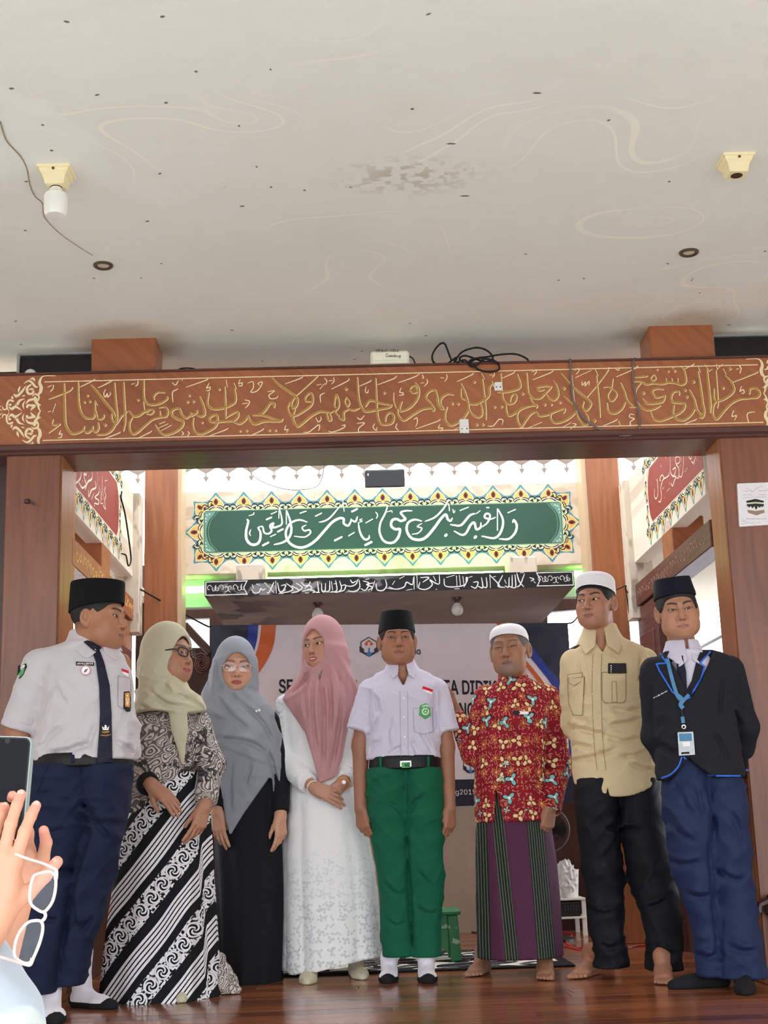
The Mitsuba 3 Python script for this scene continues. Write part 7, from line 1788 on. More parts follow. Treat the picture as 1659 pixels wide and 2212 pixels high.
def man_sarong():
    Y = 6.2
    hd = Head(P(1101, 1404, Y), 1.09, -17, -1, -3, jaw=1.05, cheek=1.05, nose=1.15, fat=0.0, lips=0.9, closed=0.86)
    B = Body('older man in red flowered shirt, purple sarong and white cap, hand on a shoulder', hd, Y, (150, 106, 82)); t, q = B.t, B.q
    shL, elL, wrL = q(1052, 1508, 0.04), q(1022, 1628, 0.06), q(983, 1532, 0.10)
    shR, elR, wrR = q(1182, 1508, 0.03), q(1206, 1655, 0.05), q(1190, 1742, -0.06)
    B.limbs += polyline_segs([shL, elL, wrL], [0.05, 0.042, 0.026]) + polyline_segs([shR, elR, wrR], [0.05, 0.042, 0.029])
    B.hands += [hand(wrL, (-0.42, -0.42, 1), (-0.85, -0.35, -0.5), 1, 0.9, (0.25, 0.25, 0.25, 0.25), tout=0.25), hand(wrR, (-0.28, -0.05, -1), (-0.5, 0.85, 0.1), -1, 0.98, (0.45, 0.4, 0.5, 0.6), tout=0.3)]
    core = [(q(1110, 1510, 0.04), q(1100, 1690, 0.05), 0.07, 0.08), (q(1070, 1520, 0.04), q(1165, 1520, 0.04), 0.05, 0.05), (q(1075, 1720, 0.03), q(1072, 2040, 0.0), 0.06, 0.036), (q(1140, 1720, 0.04), q(1178, 2030, 0.03), 0.075, 0.042)]
    ft = []
    for (hx, hy), (tx, ty), sd in (((1096, 2080), (1018, 2112), 1), ((1178, 2062), (1178, 2120), -1)):
        h_, t_ = PZ(hx, hy, 0), PZ(tx, ty, 0); d_ = t_ - h_; ft.append(foot(t_ - d_ * (0.255 / np.linalg.norm(d_)), t_, sd))
    B.feet += ft; core += [(ft[0][2], q(1076, 2030, 0.0), 0.034, 0.04), (ft[1][2], q(1178, 2030, 0.03), 0.034, 0.04)]
    B.skin(q(1108, 1490, 0.035), 0.056, core, q(1108, 1482), lip=(120, 76, 68), beard=0.75, brow=0.6, browc=(70, 58, 52))
    obj('mole', trimesh.creation.icosphere(2, 0.003).apply_translation(hd.world((0.052, -0.072, -0.032))), 'hair_black', t)
    mat('hair_grey', (92, 86, 84), 0.7)
    hair_mesh(hd, t, -0.05, -0.004, 0.044, 0.0025, 'hair_grey')
    kopiah(hd, t, 'cap_white', 0.034, 0.074, 'low white knitted cap', 0.079, 0.098, tilt=-0.22, round_=0.75)
    T_ = Loft(rows([(1775, 1026, 1190, 0.135), (1740, 1027, 1184, 0.13), (1690, 1027, 1180, 0.125), (1640, 1029, 1180, 0.125), (1580, 1034, 1184, 0.125), (1530, 1036, 1190, 0.12), (1508, 1036, 1192, 0.105), (1492, 1046, 1184, 0.09), (1478, 1066, 1160, 0.075, 0.02), (1466, 1078, 1144, 0.068, 0.025)], Y, 0.12, 0.03), 2.3, 0.015)
    sL = [(shL, elL, 0.060, 0.054), (elL, q(985, 1545, 0.095), 0.054, 0.038)]; sR = [(shR, elR, 0.060, 0.056), (elR, q(1188, 1752, -0.055), 0.056, 0.044)]
    sv = q(1068, 1700)
    gs = grooves(Y, [[(1167, 1515), (1163, 1618), (1166, 1738)], [(1038, 1520), (1030, 1618)], [(1050, 1530), (1075, 1560), (1110, 1570)], [(1150, 1540), (1130, 1580), (1120, 1640)], [(1178, 1600), (1195, 1612)], [(1180, 1650), (1200, 1660)]], 0.010, 0.009)
    def shirt(p):
        fo = gs(p) + folds(p, 0.006, (5, 6, 7), 43) + 0.001 * vn(p, 40, 8)
        a = smin(cap(p, *sL[0]), smax(cap(p, *sL[1]), sleeve_cut(p, *sL[1][:2]), 0.004), 0.01)
        b = smin(cap(p, *sR[0]), cap(p, *sR[1]), 0.03); b = smax(b, sleeve_cut(p, *sR[1][:2]), 0.004)
        d = smin(smin(T_(p, fo), b + 0.5 * fo, 0.012), a + 0.5 * fo, 0.018)
        slit = np.maximum(np.maximum(np.abs(p[:, 0] - sv[0] - (sv[2] - p[:, 2]) * 0.02) - np.clip(sv[2] - p[:, 2], 0, 1) * 0.13, p[:, 1] - Y), p[:, 2] - sv[2])
        return smax(d, -slit, 0.003)
    lo, hi = bounds(T_, sL, sR)
    B.wear('shirt', shirt, lo, hi, 'batik_red', 0.0068, label='red shirt with cream and blue flowers')
    c = q(1109, 1466, 0.025)
    band = lambda p: np.maximum(np.maximum(np.abs(np.hypot(p[:, 0] - c[0], (p[:, 1] - c[1])) - 0.064 - 0.10 * np.clip(c[2] + 0.005 - p[:, 2], 0, 0.05)) - 0.005, np.abs(p[:, 2] - c[2] + 0.006 + 0.22 * (p[:, 1] - c[1]) * -1) - 0.024), 0.006 - np.hypot(p[:, 0] - c[0], p[:, 1] - c[1] + 0.064))
    B.wear('collar', band, c - [0.09, 0.09, 0.06], c + [0.09, 0.09, 0.06], 'batik_red', 0.004)
    pn = patch(poly((1108, 1536), (1142, 1537), (1142, 1543), (1110, 1543)), shirt, Y, 'button_white', t, 'pen', 0.006, 0.004, label='white pen clipped in the breast pocket'); patch(poly((1108, 1535), (1120, 1535), (1124, 1540), (1118, 1545), (1109, 1543)), shirt, Y, 'patch_black', pn, 'clip', 0.008)
    S_ = Loft(rows([(2067, 1034, 1214, 0.18), (2000, 1031, 1210, 0.175), (1900, 1029, 1203, 0.16), (1800, 1028, 1192, 0.135), (1760, 1034, 1176, 0.12), (1690, 1045, 1165, 0.10)], Y, 0.13, 0.03), 2.3, 0.01)
    def sar(p):
        th = S_.polar(p); z = np.clip((0.95 - p[:, 2]) / 0.9, 0, 1)
        fo = 0.006 * z * np.sin(th * 6.5 + 1.2 + 1.1 * vn(p, 3, 61)) + 0.012 * np.exp(-((th + 0.42 - 0.2 * z) / 0.06) ** 2) * -1 + folds(p, 0.004, (5, 5, 3), 62)
        return S_(p, fo.astype(f32))
    B.wear('sarong', sar, S_.lo(), S_.hi(), 'sarong_purple', 0.0085, label='purple sarong with dark striped bands')
    return B


man_sarong()

# ------------------------------------------------------------------ man in khaki shirt
cloth('khaki', (206, 186, 148)); cloth('black_cloth_trouser', (16, 17, 22), 0.7, 0.4)


def man_khaki():
    Y = 5.95
    hd = Head(P(1286, 1303, Y), 1.04, -30, -2, 0, jaw=0.98, cheek=1.0, nose=1.12, fat=0.0, lips=1.15, open_=0.7, smile=0.35)
    B = Body('man in khaki shirt, black trousers and white cap, second from the right', hd, Y, (166, 116, 92)); t, q = B.t, B.q
    shL, elL, wrL = q(1240, 1432, 0.05), q(1243, 1560, 0.12), q(1290, 1660, 0.20)
    shR, elR, wrR = q(1392, 1430, 0.05), q(1400, 1560, 0.13), q(1345, 1665, 0.21)
    B.limbs += polyline_segs([shL, elL, wrL], [0.05, 0.042, 0.03]) + polyline_segs([shR, elR, wrR], [0.05, 0.042, 0.03])
    B.hands += [hand(wrL, (0.8, 0.25, -0.4), (0, 0.3, 1), 1, 0.95), hand(wrR, (-0.8, 0.3, -0.4), (0, 0.3, 1), -1, 0.95)]
    core = [(q(1310, 1440, 0.04), q(1325, 1660, 0.05), 0.08, 0.085), (q(1262, 1444, 0.05), q(1370, 1444, 0.05), 0.05, 0.05), (q(1298, 1378, 0.0), q(1297, 1404, -0.03), 0.046, 0.024), (q(1290, 1730, 0.02), q(1318, 2070, 0.03), 0.06, 0.034), (q(1380, 1730, 0.02), q(1436, 2070, -0.04), 0.06, 0.034)]
    ft = []
    for (hx, hy), (tx, ty), sd in (((1340, 2088), (1240, 2117), 1), ((1432, 2070), (1434, 2130), -1)):
        h_, t_ = PZ(hx, hy, 0), PZ(tx, ty, 0); d_ = t_ - h_; ft.append(foot(t_ - d_ * (0.26 / np.linalg.norm(d_)), t_, sd))
    B.feet += ft; core += [(ft[0][2], q(1320, 2050, 0.03), 0.036, 0.042), (ft[1][2], q(1435, 2050, -0.04), 0.036, 0.042)]
    B.skin(q(1300, 1396, 0.04), 0.060, core, q(1298, 1400), lip=(136, 84, 78), gaze=(-28, 0))
    hair_mesh(hd, t, -0.05, -0.004, 0.040, 0.003)
    k = kopiah(hd, t, 'cap_white', 0.042, 0.090, 'white cap with small woven mark', 0.081, 0.100, tilt=-0.22, round_=0.45)
    T_ = Loft(rows([(1760, 1250, 1400, 0.12), (1700, 1236, 1424, 0.135), (1660, 1235, 1421, 0.135), (1600, 1240, 1408, 0.13), (1540, 1238, 1396, 0.128), (1480, 1232, 1396, 0.128), (1440, 1226, 1406, 0.115), (1415, 1232, 1404, 0.095), (1398, 1246, 1385, 0.082, 0.02), (1382, 1262, 1350, 0.07, 0.03), (1368, 1272, 1330, 0.058, 0.035)], Y, 0.12, 0.03), 2.3, 0.015, 0.002)
    sL = [(shL, elL, 0.062, 0.056), (elL, q(1292, 1650, 0.19), 0.056, 0.046)]; sR = [(shR, elR, 0.062, 0.056), (elR, q(1345, 1655, 0.2), 0.056, 0.046)]
    zl, zc_, xc = q(1236, 1696)[2], q(1300, 1723)[2], q(1303, 1700)[0]
    cx0 = q(1328, 1700)[0]
    gs = grooves(Y, [[(1229, 1562), (1270, 1578), (1313, 1590)], [(1308, 1590), (1345, 1600), (1386, 1597)], [(1313, 1566), (1350, 1562), (1392, 1548)], [(1238, 1642), (1285, 1635), (1335, 1618)], [(1340, 1636), (1380, 1630), (1418, 1612)], [(1358, 1648), (1385, 1660), (1412, 1662)], [(1256, 1425), (1260, 1470), (1266, 1512)], [(1392, 1400), (1386, 1440), (1384, 1480)], [(1240, 1600), (1262, 1612), (1284, 1614)], [(1322, 1530), (1352, 1536), (1384, 1526)], [(1400, 1580), (1410, 1610)]], 0.014, 0.009)
    def shirt(p):
        fo = gs(p) + folds(p, 0.014, (5, 5, 7), 83) * np.clip((1.52 - p[:, 2]) * 3, 0.15, 1) + 0.0015 * vn(p, 40, 8)
        d = T_(p, fo)
        for s in (sL, sR): d = smin(d, smin(cap(p, *s[0]), cap(p, *s[1]), 0.03) + 0.6 * fo, 0.014)
        hem = zc_ + 0.075 * np.clip(np.abs(p[:, 0] - cx0) / 0.19, 0, 1.2) ** 2.2 + 0.09 * np.clip(p[:, 1] - Y, 0, 0.1) / 0.1
        d = smax(d, (hem - p[:, 2]) * 0.9, 0.003)
        gap = np.maximum(np.maximum(np.abs(p[:, 0] - xc + (p[:, 2] - zc_) * 0.02) - 0.30 * np.clip(zc_ + 0.055 - p[:, 2], 0, 0.1) * 0.42, p[:, 1] - Y), p[:, 2] - zc_ - 0.055)
        v = q(1297, 1414)
        neck = np.maximum(np.maximum(np.abs(p[:, 0] - v[0]) - (p[:, 2] - v[2]) * 0.5, p[:, 1] - Y + 0.0), v[2] - p[:, 2])
        return smax(smax(d, -gap, 0.003), -neck, 0.003)
    lo, hi = bounds(T_, sL, sR)
    B.wear('shirt', shirt, lo, hi, 'khaki', 0.0068)
    c = q(1297, 1366, 0.035)
    cf = collar((c[0], c[1]), 0.066, 0.108, c[2] - 0.056, c[2] + 0.034, -10, 12, 32, 0.040)
    B.wear('collar', cf, c - [0.12, 0.12, 0.12], c + [0.12, 0.12, 0.04], 'khaki', 0.0042)
    patch(strip([(1290, 1412), (1288, 1480), (1292, 1600), (1300, 1664)], 19), shirt, Y, 'khaki', t, 'placket', 0.002)
    for x, y in ((1281, 1447), (1279, 1499), (1279, 1550), (1282, 1602), (1292, 1645)): patch(Point(x, y).buffer(2.0, 6), shirt, Y, mat('button_khaki', (206, 188, 150), 0.4), t, 'button', 0.0045)
    patch(poly((1226, 1466), (1262, 1462), (1258, 1545), (1238, 1545), (1228, 1520)), shirt, Y, 'khaki', t, 'pocket', 0.003); cloth('seam_khaki', (150, 130, 96)); [seam(g, shirt, Y, 'seam_khaki', t, 0.0065) for g in (poly((1226, 1466), (1262, 1462), (1258, 1545), (1238, 1545), (1228, 1520)), poly((1226, 1457), (1257, 1453), (1257, 1470), (1241, 1481), (1229, 1476)), poly((1300, 1452), (1352, 1452), (1352, 1512), (1345, 1518), (1306, 1518), (1301, 1510)), poly((1322, 1472), (1331, 1472), (1333, 1516), (1322, 1516)))]; patch(unary_union([strip([(x - 9, 1412), (x - 11, 1480), (x - 7, 1600), (x, 1664)], 1.2) for x in (1290, 1309)]), shirt, Y, 'seam_khaki', t, 'placket_seam', 0.0035, kind='stuff'); fp = patch(poly((1226, 1457), (1257, 1453), (1257, 1470), (1241, 1481), (1229, 1476)), shirt, Y, 'khaki', t, 'pocket_flap', 0.006)  # dark khaki strips paint the missing shadow along pocket and placket edges
    patch(poly((1300, 1452), (1352, 1452), (1352, 1512), (1345, 1518), (1306, 1518), (1301, 1510)), shirt, Y, 'khaki', t, 'pocket', 0.003); patch(poly((1322, 1472), (1331, 1472), (1333, 1516), (1322, 1516)), shirt, Y, 'khaki', t, 'pocket_pleat', 0.005)
    ph = tag(patch(poly((1315, 1434), (1351, 1434), (1352, 1453), (1315, 1453)).buffer(1.5), shirt, Y, 'speaker_black', None, 'phone_case', 0.008, 0.008), 'black phone sticking out of the breast pocket of the khaki shirt', 'phone')
    for i in range(4): patch(Point(1320, 1438 + 4.5 * i).buffer(1.3), shirt, Y, 'button_white', ph, 'lens_mark', 0.0095)
    Lg = Loft(rows([(2090, 1290, 1349, 0.075, 0.03), (2020, 1278, 1347, 0.076, 0.03), (1953, 1270, 1345, 0.08, 0.03), (1865, 1256, 1341, 0.09, 0.02), (1790, 1246, 1340, 0.105, 0.02), (1732, 1239, 1338, 0.12, 0.02), (1680, 1240, 1340, 0.12, 0.03)], Y, 0.07, 0.03), 2.2, 0.01)
    Rg = Loft(rows([(2096, 1405, 1466, 0.08, -0.05), (2020, 1395, 1471, 0.08, -0.05), (1953, 1380, 1465, 0.082, -0.04), (1887, 1362, 1456, 0.09, 0.0), (1798, 1338, 1440, 0.105, 0.01), (1732, 1330, 1428, 0.12, 0.02), (1680, 1325, 1420, 0.12, 0.03)], Y, 0.07, 0.02), 2.2, 0.01)
    tr = trousers(Lg, Rg, 94, 0.008, 0.014, (5, 5, 6), grooves(Y, [[(1338, 1795), (1322, 1790), (1305, 1792)], [(1339, 1797), (1360, 1790), (1385, 1794)], [(1275, 1960), (1300, 1975), (1330, 1970)], [(1300, 2040), (1320, 2050), (1340, 2046)], [(1410, 2040), (1435, 2056), (1460, 2058)], [(1400, 1960), (1425, 1950), (1455, 1920)], [(1345, 1740), (1342, 1770), (1339, 1795)]])); lo, hi = bounds(Lg, Rg)
    B.wear('trousers', tr, lo, hi, 'black_cloth_trouser', 0.0085)
    return B


man_khaki()

# ------------------------------------------------------------------ boy in black blazer (right end)
cloth('blazer_black', (30, 31, 38), 0.85, 0.3); mat('trim_blue', (46, 104, 214), 0.6); cloth('trouser_blue', (30, 42, 76), 0.7, 0.4); mat('lanyard_blue', (70, 124, 166), 0.5)


def boy_blazer():
    Y = 5.5
    hd = Head(P(1463, 1319, Y), 1.02, -5, 5, -5, jaw=1.0, cheek=1.12, nose=1.1, fat=0.003, lips=1.2, open_=0.7, smile=0.1)
    B = Body('boy in black blazer with blue piping, lanyard and black cap, at the right end', hd, Y, (168, 120, 94)); t, q = B.t, B.q
    shL, elL, wrL = q(1412, 1450, 0.02), q(1413, 1590, 0.08), q(1465, 1690, 0.17)
    shR, elR, wrR = q(1578, 1448, 0.02), q(1612, 1570, 0.05), q(1600, 1690, 0.16)
    B.limbs += polyline_segs([shL, elL, wrL], [0.045, 0.038, 0.028]) + polyline_segs([shR, elR, wrR], [0.045, 0.038, 0.028])
    B.hands += [hand(wrL, (0.8, 0.2, -0.4), (0, 0.3, 1), 1, 0.92), hand(wrR, (-0.8, 0.2, -0.4), (0, 0.3, 1), -1, 0.92)]
    core = [(q(1490, 1450, 0.03), q(1510, 1660, 0.03), 0.07, 0.075), (q(1430, 1452, 0.03), q(1560, 1450, 0.03), 0.045, 0.045), (q(1470, 1730, 0.02), q(1534, 2090, 0.03), 0.05, 0.026), (q(1565, 1730, 0.02), q(1602, 2090, 0.0), 0.05, 0.026)]
    B.skin(q(1478, 1420, 0.04), 0.052, core, q(1478, 1412), lip=(150, 92, 86), gaze=(4, -4))
    hair_mesh(hd, t, -0.055, -0.006, 0.040, 0.006)
    songkok(hd, t, 'cap_navy', 0.050, 0.080, 0.083, 0.100, tilt=-0.12, taper=0.86)
    ns = Loft(rows([(1500, 1440, 1545, 0.10), (1440, 1440, 1545, 0.09), (1420, 1448, 1530, 0.075), (1404, 1455, 1512, 0.065, 0.01)], Y, 0.08, 0.02), 2.2, 0.012)
    B.wear('shirt', lambda p: ns(p, 0.003 * vn(p, 14, 3)), ns.lo(), ns.hi(), 'shirt_lilac', 0.007)
    c = q(1474, 1398, 0.03)
    cf = collar((c[0], c[1]), 0.060, 0.092, c[2] - 0.050, c[2] + 0.026, 2, 6, 26, 0.028)
    B.wear('collar', cf, c - [0.12, 0.13, 0.12], c + [0.12, 0.12, 0.04], 'shirt_lilac', 0.0036)
    tie = patch(poly((1459, 1418), (1475, 1416), (1477, 1428), (1482, 1450), (1484, 1490), (1470, 1500), (1464, 1490), (1462, 1440)), ns, Y, 'tie_navy', t, 'tie', 0.018, label='dark blue tie')
    T_ = Loft(rows([(1695, 1424, 1606, 0.12), (1680, 1425, 1604, 0.122), (1621, 1420, 1597, 0.122), (1577, 1414, 1592, 0.122), (1510, 1406, 1590, 0.12), (1460, 1398, 1590, 0.112), (1436, 1400, 1590, 0.098), (1420, 1412, 1572, 0.085), (1406, 1434, 1538, 0.07, 0.01)], Y, 0.11, 0.02), 2.3, 0.014, 0.003)
    sL = [(shL, elL, 0.054, 0.047), (elL, q(1463, 1680, 0.165), 0.047, 0.040)]; sR = [(shR, elR, 0.055, 0.048), (elR, q(1601, 1682, 0.15), 0.048, 0.042)]
    v = q(1482, 1512); zh = q(1475, 1636); zf = q(1560, 1681)[2]; vx0, vx1 = q(1438, 1424)[0], q(1530, 1420)[0]; vz = q(1480, 1424)[2]
    gs = grooves(Y, [[(1567, 1455), (1560, 1500), (1557, 1556)], [(1414, 1470), (1417, 1520), (1420, 1580)], [(1590, 1530), (1606, 1545), (1618, 1566)], [(1430, 1600), (1450, 1620), (1465, 1626)], [(1540, 1580), (1560, 1610), (1575, 1650)]], 0.012, 0.009)
    def jacket(p):
        fo = gs(p) + folds(p, 0.010, (5, 5, 7), 103) + 0.001 * vn(p, 40, 8)
        d = T_(p, fo)
        for s in (sL, sR): d = smin(d, smin(cap(p, *s[0]), cap(p, *s[1]), 0.03) + 0.6 * fo, 0.012)
        u = np.clip((p[:, 2] - v[2]) / (vz - v[2]), 0, 1.3)
        a = v[0] + (vx0 - v[0]) * u; b = v[0] + (vx1 - v[0]) * u
        op = np.maximum(np.maximum(np.maximum(a - p[:, 0], p[:, 0] - b) * 0.85, p[:, 1] - Y + 0.02), v[2] - p[:, 2])
        d = smax(d, -op, 0.003)
        dx = p[:, 0] - zh[0]
        hem = np.where(dx < 0, zh[2] - (zh[2] - zf + 0.006) * np.clip(-dx / 0.085, 0, 1) ** 0.7, zh[2] - (zh[2] - zf) * np.clip(dx / 0.095, 0, 1) ** 0.75)
        hem = zf + (hem - zf) * np.clip((Y - p[:, 1]) / 0.06, 0, 1)
        return smax(d, (hem - p[:, 2]) * 0.7, 0.003)
    lo, hi = bounds(T_, sL, sR)
    B.wear('blazer', jacket, lo, hi, 'blazer_black', 0.0062, label='black blazer')
    patch(strip([(1473, 1635), (1465, 1656), (1448, 1673), (1428, 1681)], 3.4), lambda p: np.minimum(jacket(p), ns(p)), Y, 'trim_blue', t, 'piping', 0.006, label='blue piping'); patch(strip([(1477, 1634), (1490, 1655), (1509, 1669), (1528, 1675), (1600, 1676)], 3.4), jacket, Y, 'trim_blue', t, 'piping', 0.004)
    for pts in ([(1426, 1412), (1440, 1432), (1418, 1434), (1424, 1448), (1452, 1494), (1474, 1512), (1480, 1506), (1462, 1476), (1446, 1440), (1440, 1420)], [(1520, 1404), (1534, 1408), (1512, 1432), (1522, 1440), (1514, 1466), (1490, 1506), (1480, 1512), (1478, 1500), (1494, 1470), (1504, 1430), (1512, 1410)]):
        lp = Polygon(pts).buffer(0)
        k = patch(lp, lambda p: np.minimum(jacket(p), ns(p)), Y, 'blazer_black', t, 'lapel', 0.006)
        e = LineString(pts[:7] if pts[0][0] < 1480 else pts[1:7]).buffer(1.7)
        patch(e, lambda p: np.minimum(jacket(p), ns(p)), Y, 'trim_blue', k, 'lapel_piping', 0.0085, label='blue lapel edging')
    for i in range(2): patch(poly((1611, 1662 + 7 * i), (1621, 1661 + 7 * i), (1621, 1665 + 7 * i), (1611, 1666 + 7 * i)), lambda p: np.minimum(cap(p, *sR[1]), jacket(p)), Y, 'trim_blue', t, 'cuff_stripe', 0.004)
    pt = patch(poly((1408, 1506), (1441, 1489), (1444, 1494), (1411, 1512)), jacket, Y, 'patch_black', t, 'name_tag', 0.005, label='slanted black name tag'); marks_row((1411, 1510), (1442, 1494), 12, 3.2, jacket, Y, 'flag_white', pt, 0.007)
    bp = patch(Point(1501, 1453).buffer(15.5), jacket, Y, mat('badge_rim', (214, 120, 120), 0.35), t, 'round_badge', 0.010, label='round white pin badge with red rim'); patch(Point(1501, 1453).buffer(14), jacket, Y, 'flag_white', bp, 'face', 0.0115)
    patch(unary_union([LineString([(1496, y), (1506, y + 1)]).buffer(0.8) for y in (1446, 1451, 1456, 1461)]), jacket, Y, 'trim_blue', bp, 'print', 0.0125, kind='stuff')
    allf = lambda p: np.minimum(jacket(p), ns(p))
    la = patch(strip([(1441, 1422), (1450, 1460), (1462, 1500), (1470, 1512)], 8), allf, Y, 'lanyard_blue', t, 'lanyard', 0.012, label='light blue lanyard'); patch(strip([(1488, 1500), (1478, 1512), (1470, 1522)], 7), allf, Y, 'lanyard_blue', la, 'strap', 0.012)
    patch(strip([(1464, 1502), (1474, 1512), (1470, 1522), (1476, 1530)], 9), allf, Y, 'lanyard_blue', la, 'knot', 0.015); patch(strip([(1472, 1526), (1475, 1550)], 5), allf, Y, 'patch_black', la, 'strap', 0.011)
    patch(strip([(1474, 1548), (1476, 1562)], 8), allf, Y, 'lanyard_blue', la, 'tab', 0.013); patch(Point(1477, 1570).buffer(5).difference(Point(1477, 1570).buffer(2.6)), allf, Y, 'steel', la, 'clip', 0.012)
    cd = patch(poly((1465, 1583), (1496, 1582), (1500, 1629), (1468, 1631)).buffer(1.5), allf, Y, mat('card_clear', (184, 190, 196), 0.25, 0.5), t, 'id_card', 0.013, label='identity card in clear holder'); patch(poly((1467, 1585), (1494, 1584), (1495, 1600), (1468, 1601)), allf, Y, 'lanyard_blue', cd, 'print_top', 0.0145); patch(poly((1474, 1603), (1490, 1602), (1491, 1612), (1475, 1613)), allf, Y, 'flag_white', cd, 'print', 0.0145); patch(poly((1472, 1625), (1489, 1624), (1489, 1628), (1472, 1629)), allf, Y, 'patch_black', cd, 'print', 0.0145)
    Lg = Loft(rows([(2108, 1504, 1565, 0.078, 0.03), (2050, 1503, 1562, 0.08, 0.03), (1975, 1490, 1551, 0.082, 0.03), (1910, 1470, 1546, 0.088, 0.02), (1865, 1456, 1540, 0.095, 0.02), (1798, 1444, 1535, 0.11, 0.02), (1730, 1433, 1530, 0.115, 0.02), (1670, 1440, 1530, 0.09, 0.02), (1622, 1450, 1530, 0.08, 0.02)], Y, 0.07, 0.02), 2.2, 0.01)
    Rg = Loft(rows([(2112, 1563, 1648, 0.09, -0.03), (2050, 1562, 1643, 0.09, -0.03), (1998, 1560, 1637, 0.085, -0.02), (1930, 1548, 1625, 0.088, 0.0), (1865, 1540, 1617, 0.095, 0.0), (1798, 1533, 1615, 0.108, 0.01), (1730, 1515, 1612, 0.115, 0.02), (1670, 1510, 1594, 0.09, 0.02), (1622, 1512, 1576, 0.08, 0.02)], Y, 0.07, 0.01), 2.2, 0.01)
    tr = trousers(Lg, Rg, 114, 0.006, 0.014, (5, 5, 6), grooves(Y, [[(1462, 1692), (1476, 1722), (1492, 1758)], [(1508, 1696), (1516, 1736), (1520, 1780)], [(1579, 1750), (1594, 1790), (1607, 1835)], [(1446, 1856), (1482, 1868), (1518, 1862)], [(1490, 1930), (1520, 1940), (1545, 1932)], [(1555, 1880), (1585, 1900), (1612, 1896)], [(1570, 2040), (1600, 2055), (1632, 2050)], [(1510, 2060), (1535, 2072), (1556, 2066)], [(1535, 1798), (1548, 1950), (1561, 2080)], [(1440, 1740), (1465, 1790), (1500, 1820)]], 0.014, 0.010)); lo, hi = bounds(Lg, Rg)
    B.wear('trousers', tr, lo, hi, 'trouser_blue', 0.0085)
    sock(B, (1568, 2131), (1442, 2137), 1, 0.25, q(1535, 2060, 0.03), (0, 0), True, mkey='sock_white', label='white and black sock', split=0.075); sock(B, (1606, 2098), (1610, 2152), -1, 0.25, q(1604, 2060, 0.0), (0, 0), False, mkey='sock_black', label='black sock')
    return B


boy_blazer()
# ------------------------------------------------------------------ the three women
def hood(hd, up=1.0, fwd=0.0, rx=0.088, ry=0.106, rz=0.116):
    def f(p):
        q = hd.local(p)
        return smin(ell(q, (0, 0.014, 0.022 * up), (rx, ry, rz)), ell(q, (0, 0.02, -0.055), (rx * 0.93, ry * 0.86, 0.085)), 0.04) * hd.s
    return f


def face_hole(hd, w=0.055, h=0.086, cz=-0.012, front=-0.022, tip=0.0):
    """negative inside the opening of the scarf"""
    def f(p):
        q = hd.local(p)
        u = np.abs(q[:, 0]) / w; zz = (q[:, 2] - cz) / h
        r = np.sqrt(u * u * (1 + tip * np.clip(zz, 0, 1.2)) + zz * zz) - 1
        return np.maximum(r * 0.045, q[:, 1] - front) * hd.s
    return f


cloth('scarf_cream', (190, 184, 158), 0.9, 0.4); cloth('scarf_grey', (142, 146, 154), 0.75, 0.5); cloth('scarf_rose', (178, 132, 134), 0.85, 0.4); cloth('robe_black', (22, 22, 26), 0.85, 0.3); cloth('under_brown', (64, 34, 34), 0.9, 0.2)


def f_lace(p, n, uv):
    u = p.x * 1.0 + (p.y - 5.9) * 0.6; v = p.z
    w = FB(u * 16, v * 16, 2.0, 2)
    d1, d2, r = mikit.voronoi(u * 24 + w * 2.0, v * 17 + w * 2.0)
    x = FB(u * 30, v * 30, 5.0, 2)
    line = SS(0.25, 0.6, dr.sin(d1 * 24 + x * 12 + r * 6) * 0.5 + 0.5)
    gap = SS(0.0, 0.10, d2 - d1 - 0.05 * r) * 0.75 + 0.25
    c = MX(L(74, 64, 70), L(196, 186, 178), dr.clip(line * gap * 0.9 + 0.1, 0, 1))
    return MX(c, L(40, 36, 42), SS(0.60, 0.68, N(u * 22, v * 22, 9.0)) * SS(0.5, 0.6, N(u * 90, v * 90, 1.0)) * 0.9)


pmat('lace_grey', f_lace, 0.85, 0.25)


def f_skirt(p, n, uv):
    X, Z = p.x + 0.79, p.z
    fl = SS(0.115, 0.135, X - 0.10 * (0.9 - Z) * 0.6)                       # the front flap, cut on its own grain
    wob = (FB(p.x * 5, p.z * 3, 1.0, 2) - 0.5) * 0.03
    c_, s_ = 0.785, 0.62
    b = X * c_ - Z * s_ + wob + fl * 0.05; a = X * s_ + Z * c_
    t = b / 0.213; t = t - dr.floor(t)
    y = (t - 0.05) / 0.36 * 5
    stripe = dr.select((t > 0.05) & (t < 0.41), SS(0.26, 0.34, y - dr.floor(y)) * SS(1.0, 0.93, y - dr.floor(y)), 0.0)
    m = (t - 0.72) / 0.15                                                    # scroll band: -1..1 across
    sa = a / 0.064; ia = dr.floor(sa); fa = (sa - ia - 0.5) * 2
    r = dr.sqrt(fa * fa + m * m * 0.85); th = dr.atan2(m, fa)
    ring = SS(0.12, 0.07, dr.abs(r - 0.80))
    scr = SS(0.45, 0.65, dr.sin(th * 3 + r * 13 + ia * 1.7) * 0.5 + 0.5) * SS(0.75, 0.70, r)
    outl = SS(0.35, 0.55, N(a * 150, b * 150, 2.0)) * SS(0.88, 0.95, r) * SS(1.5, 1.2, dr.abs(m))
    band = dr.maximum(dr.maximum(ring, scr), outl) * SS(1.25, 1.15, dr.abs(m))
    return MX(L(20, 20, 24), L(224, 222, 226), dr.clip(stripe + band, 0, 1))


pmat('skirt_batik', f_skirt, 0.85, 0.25)


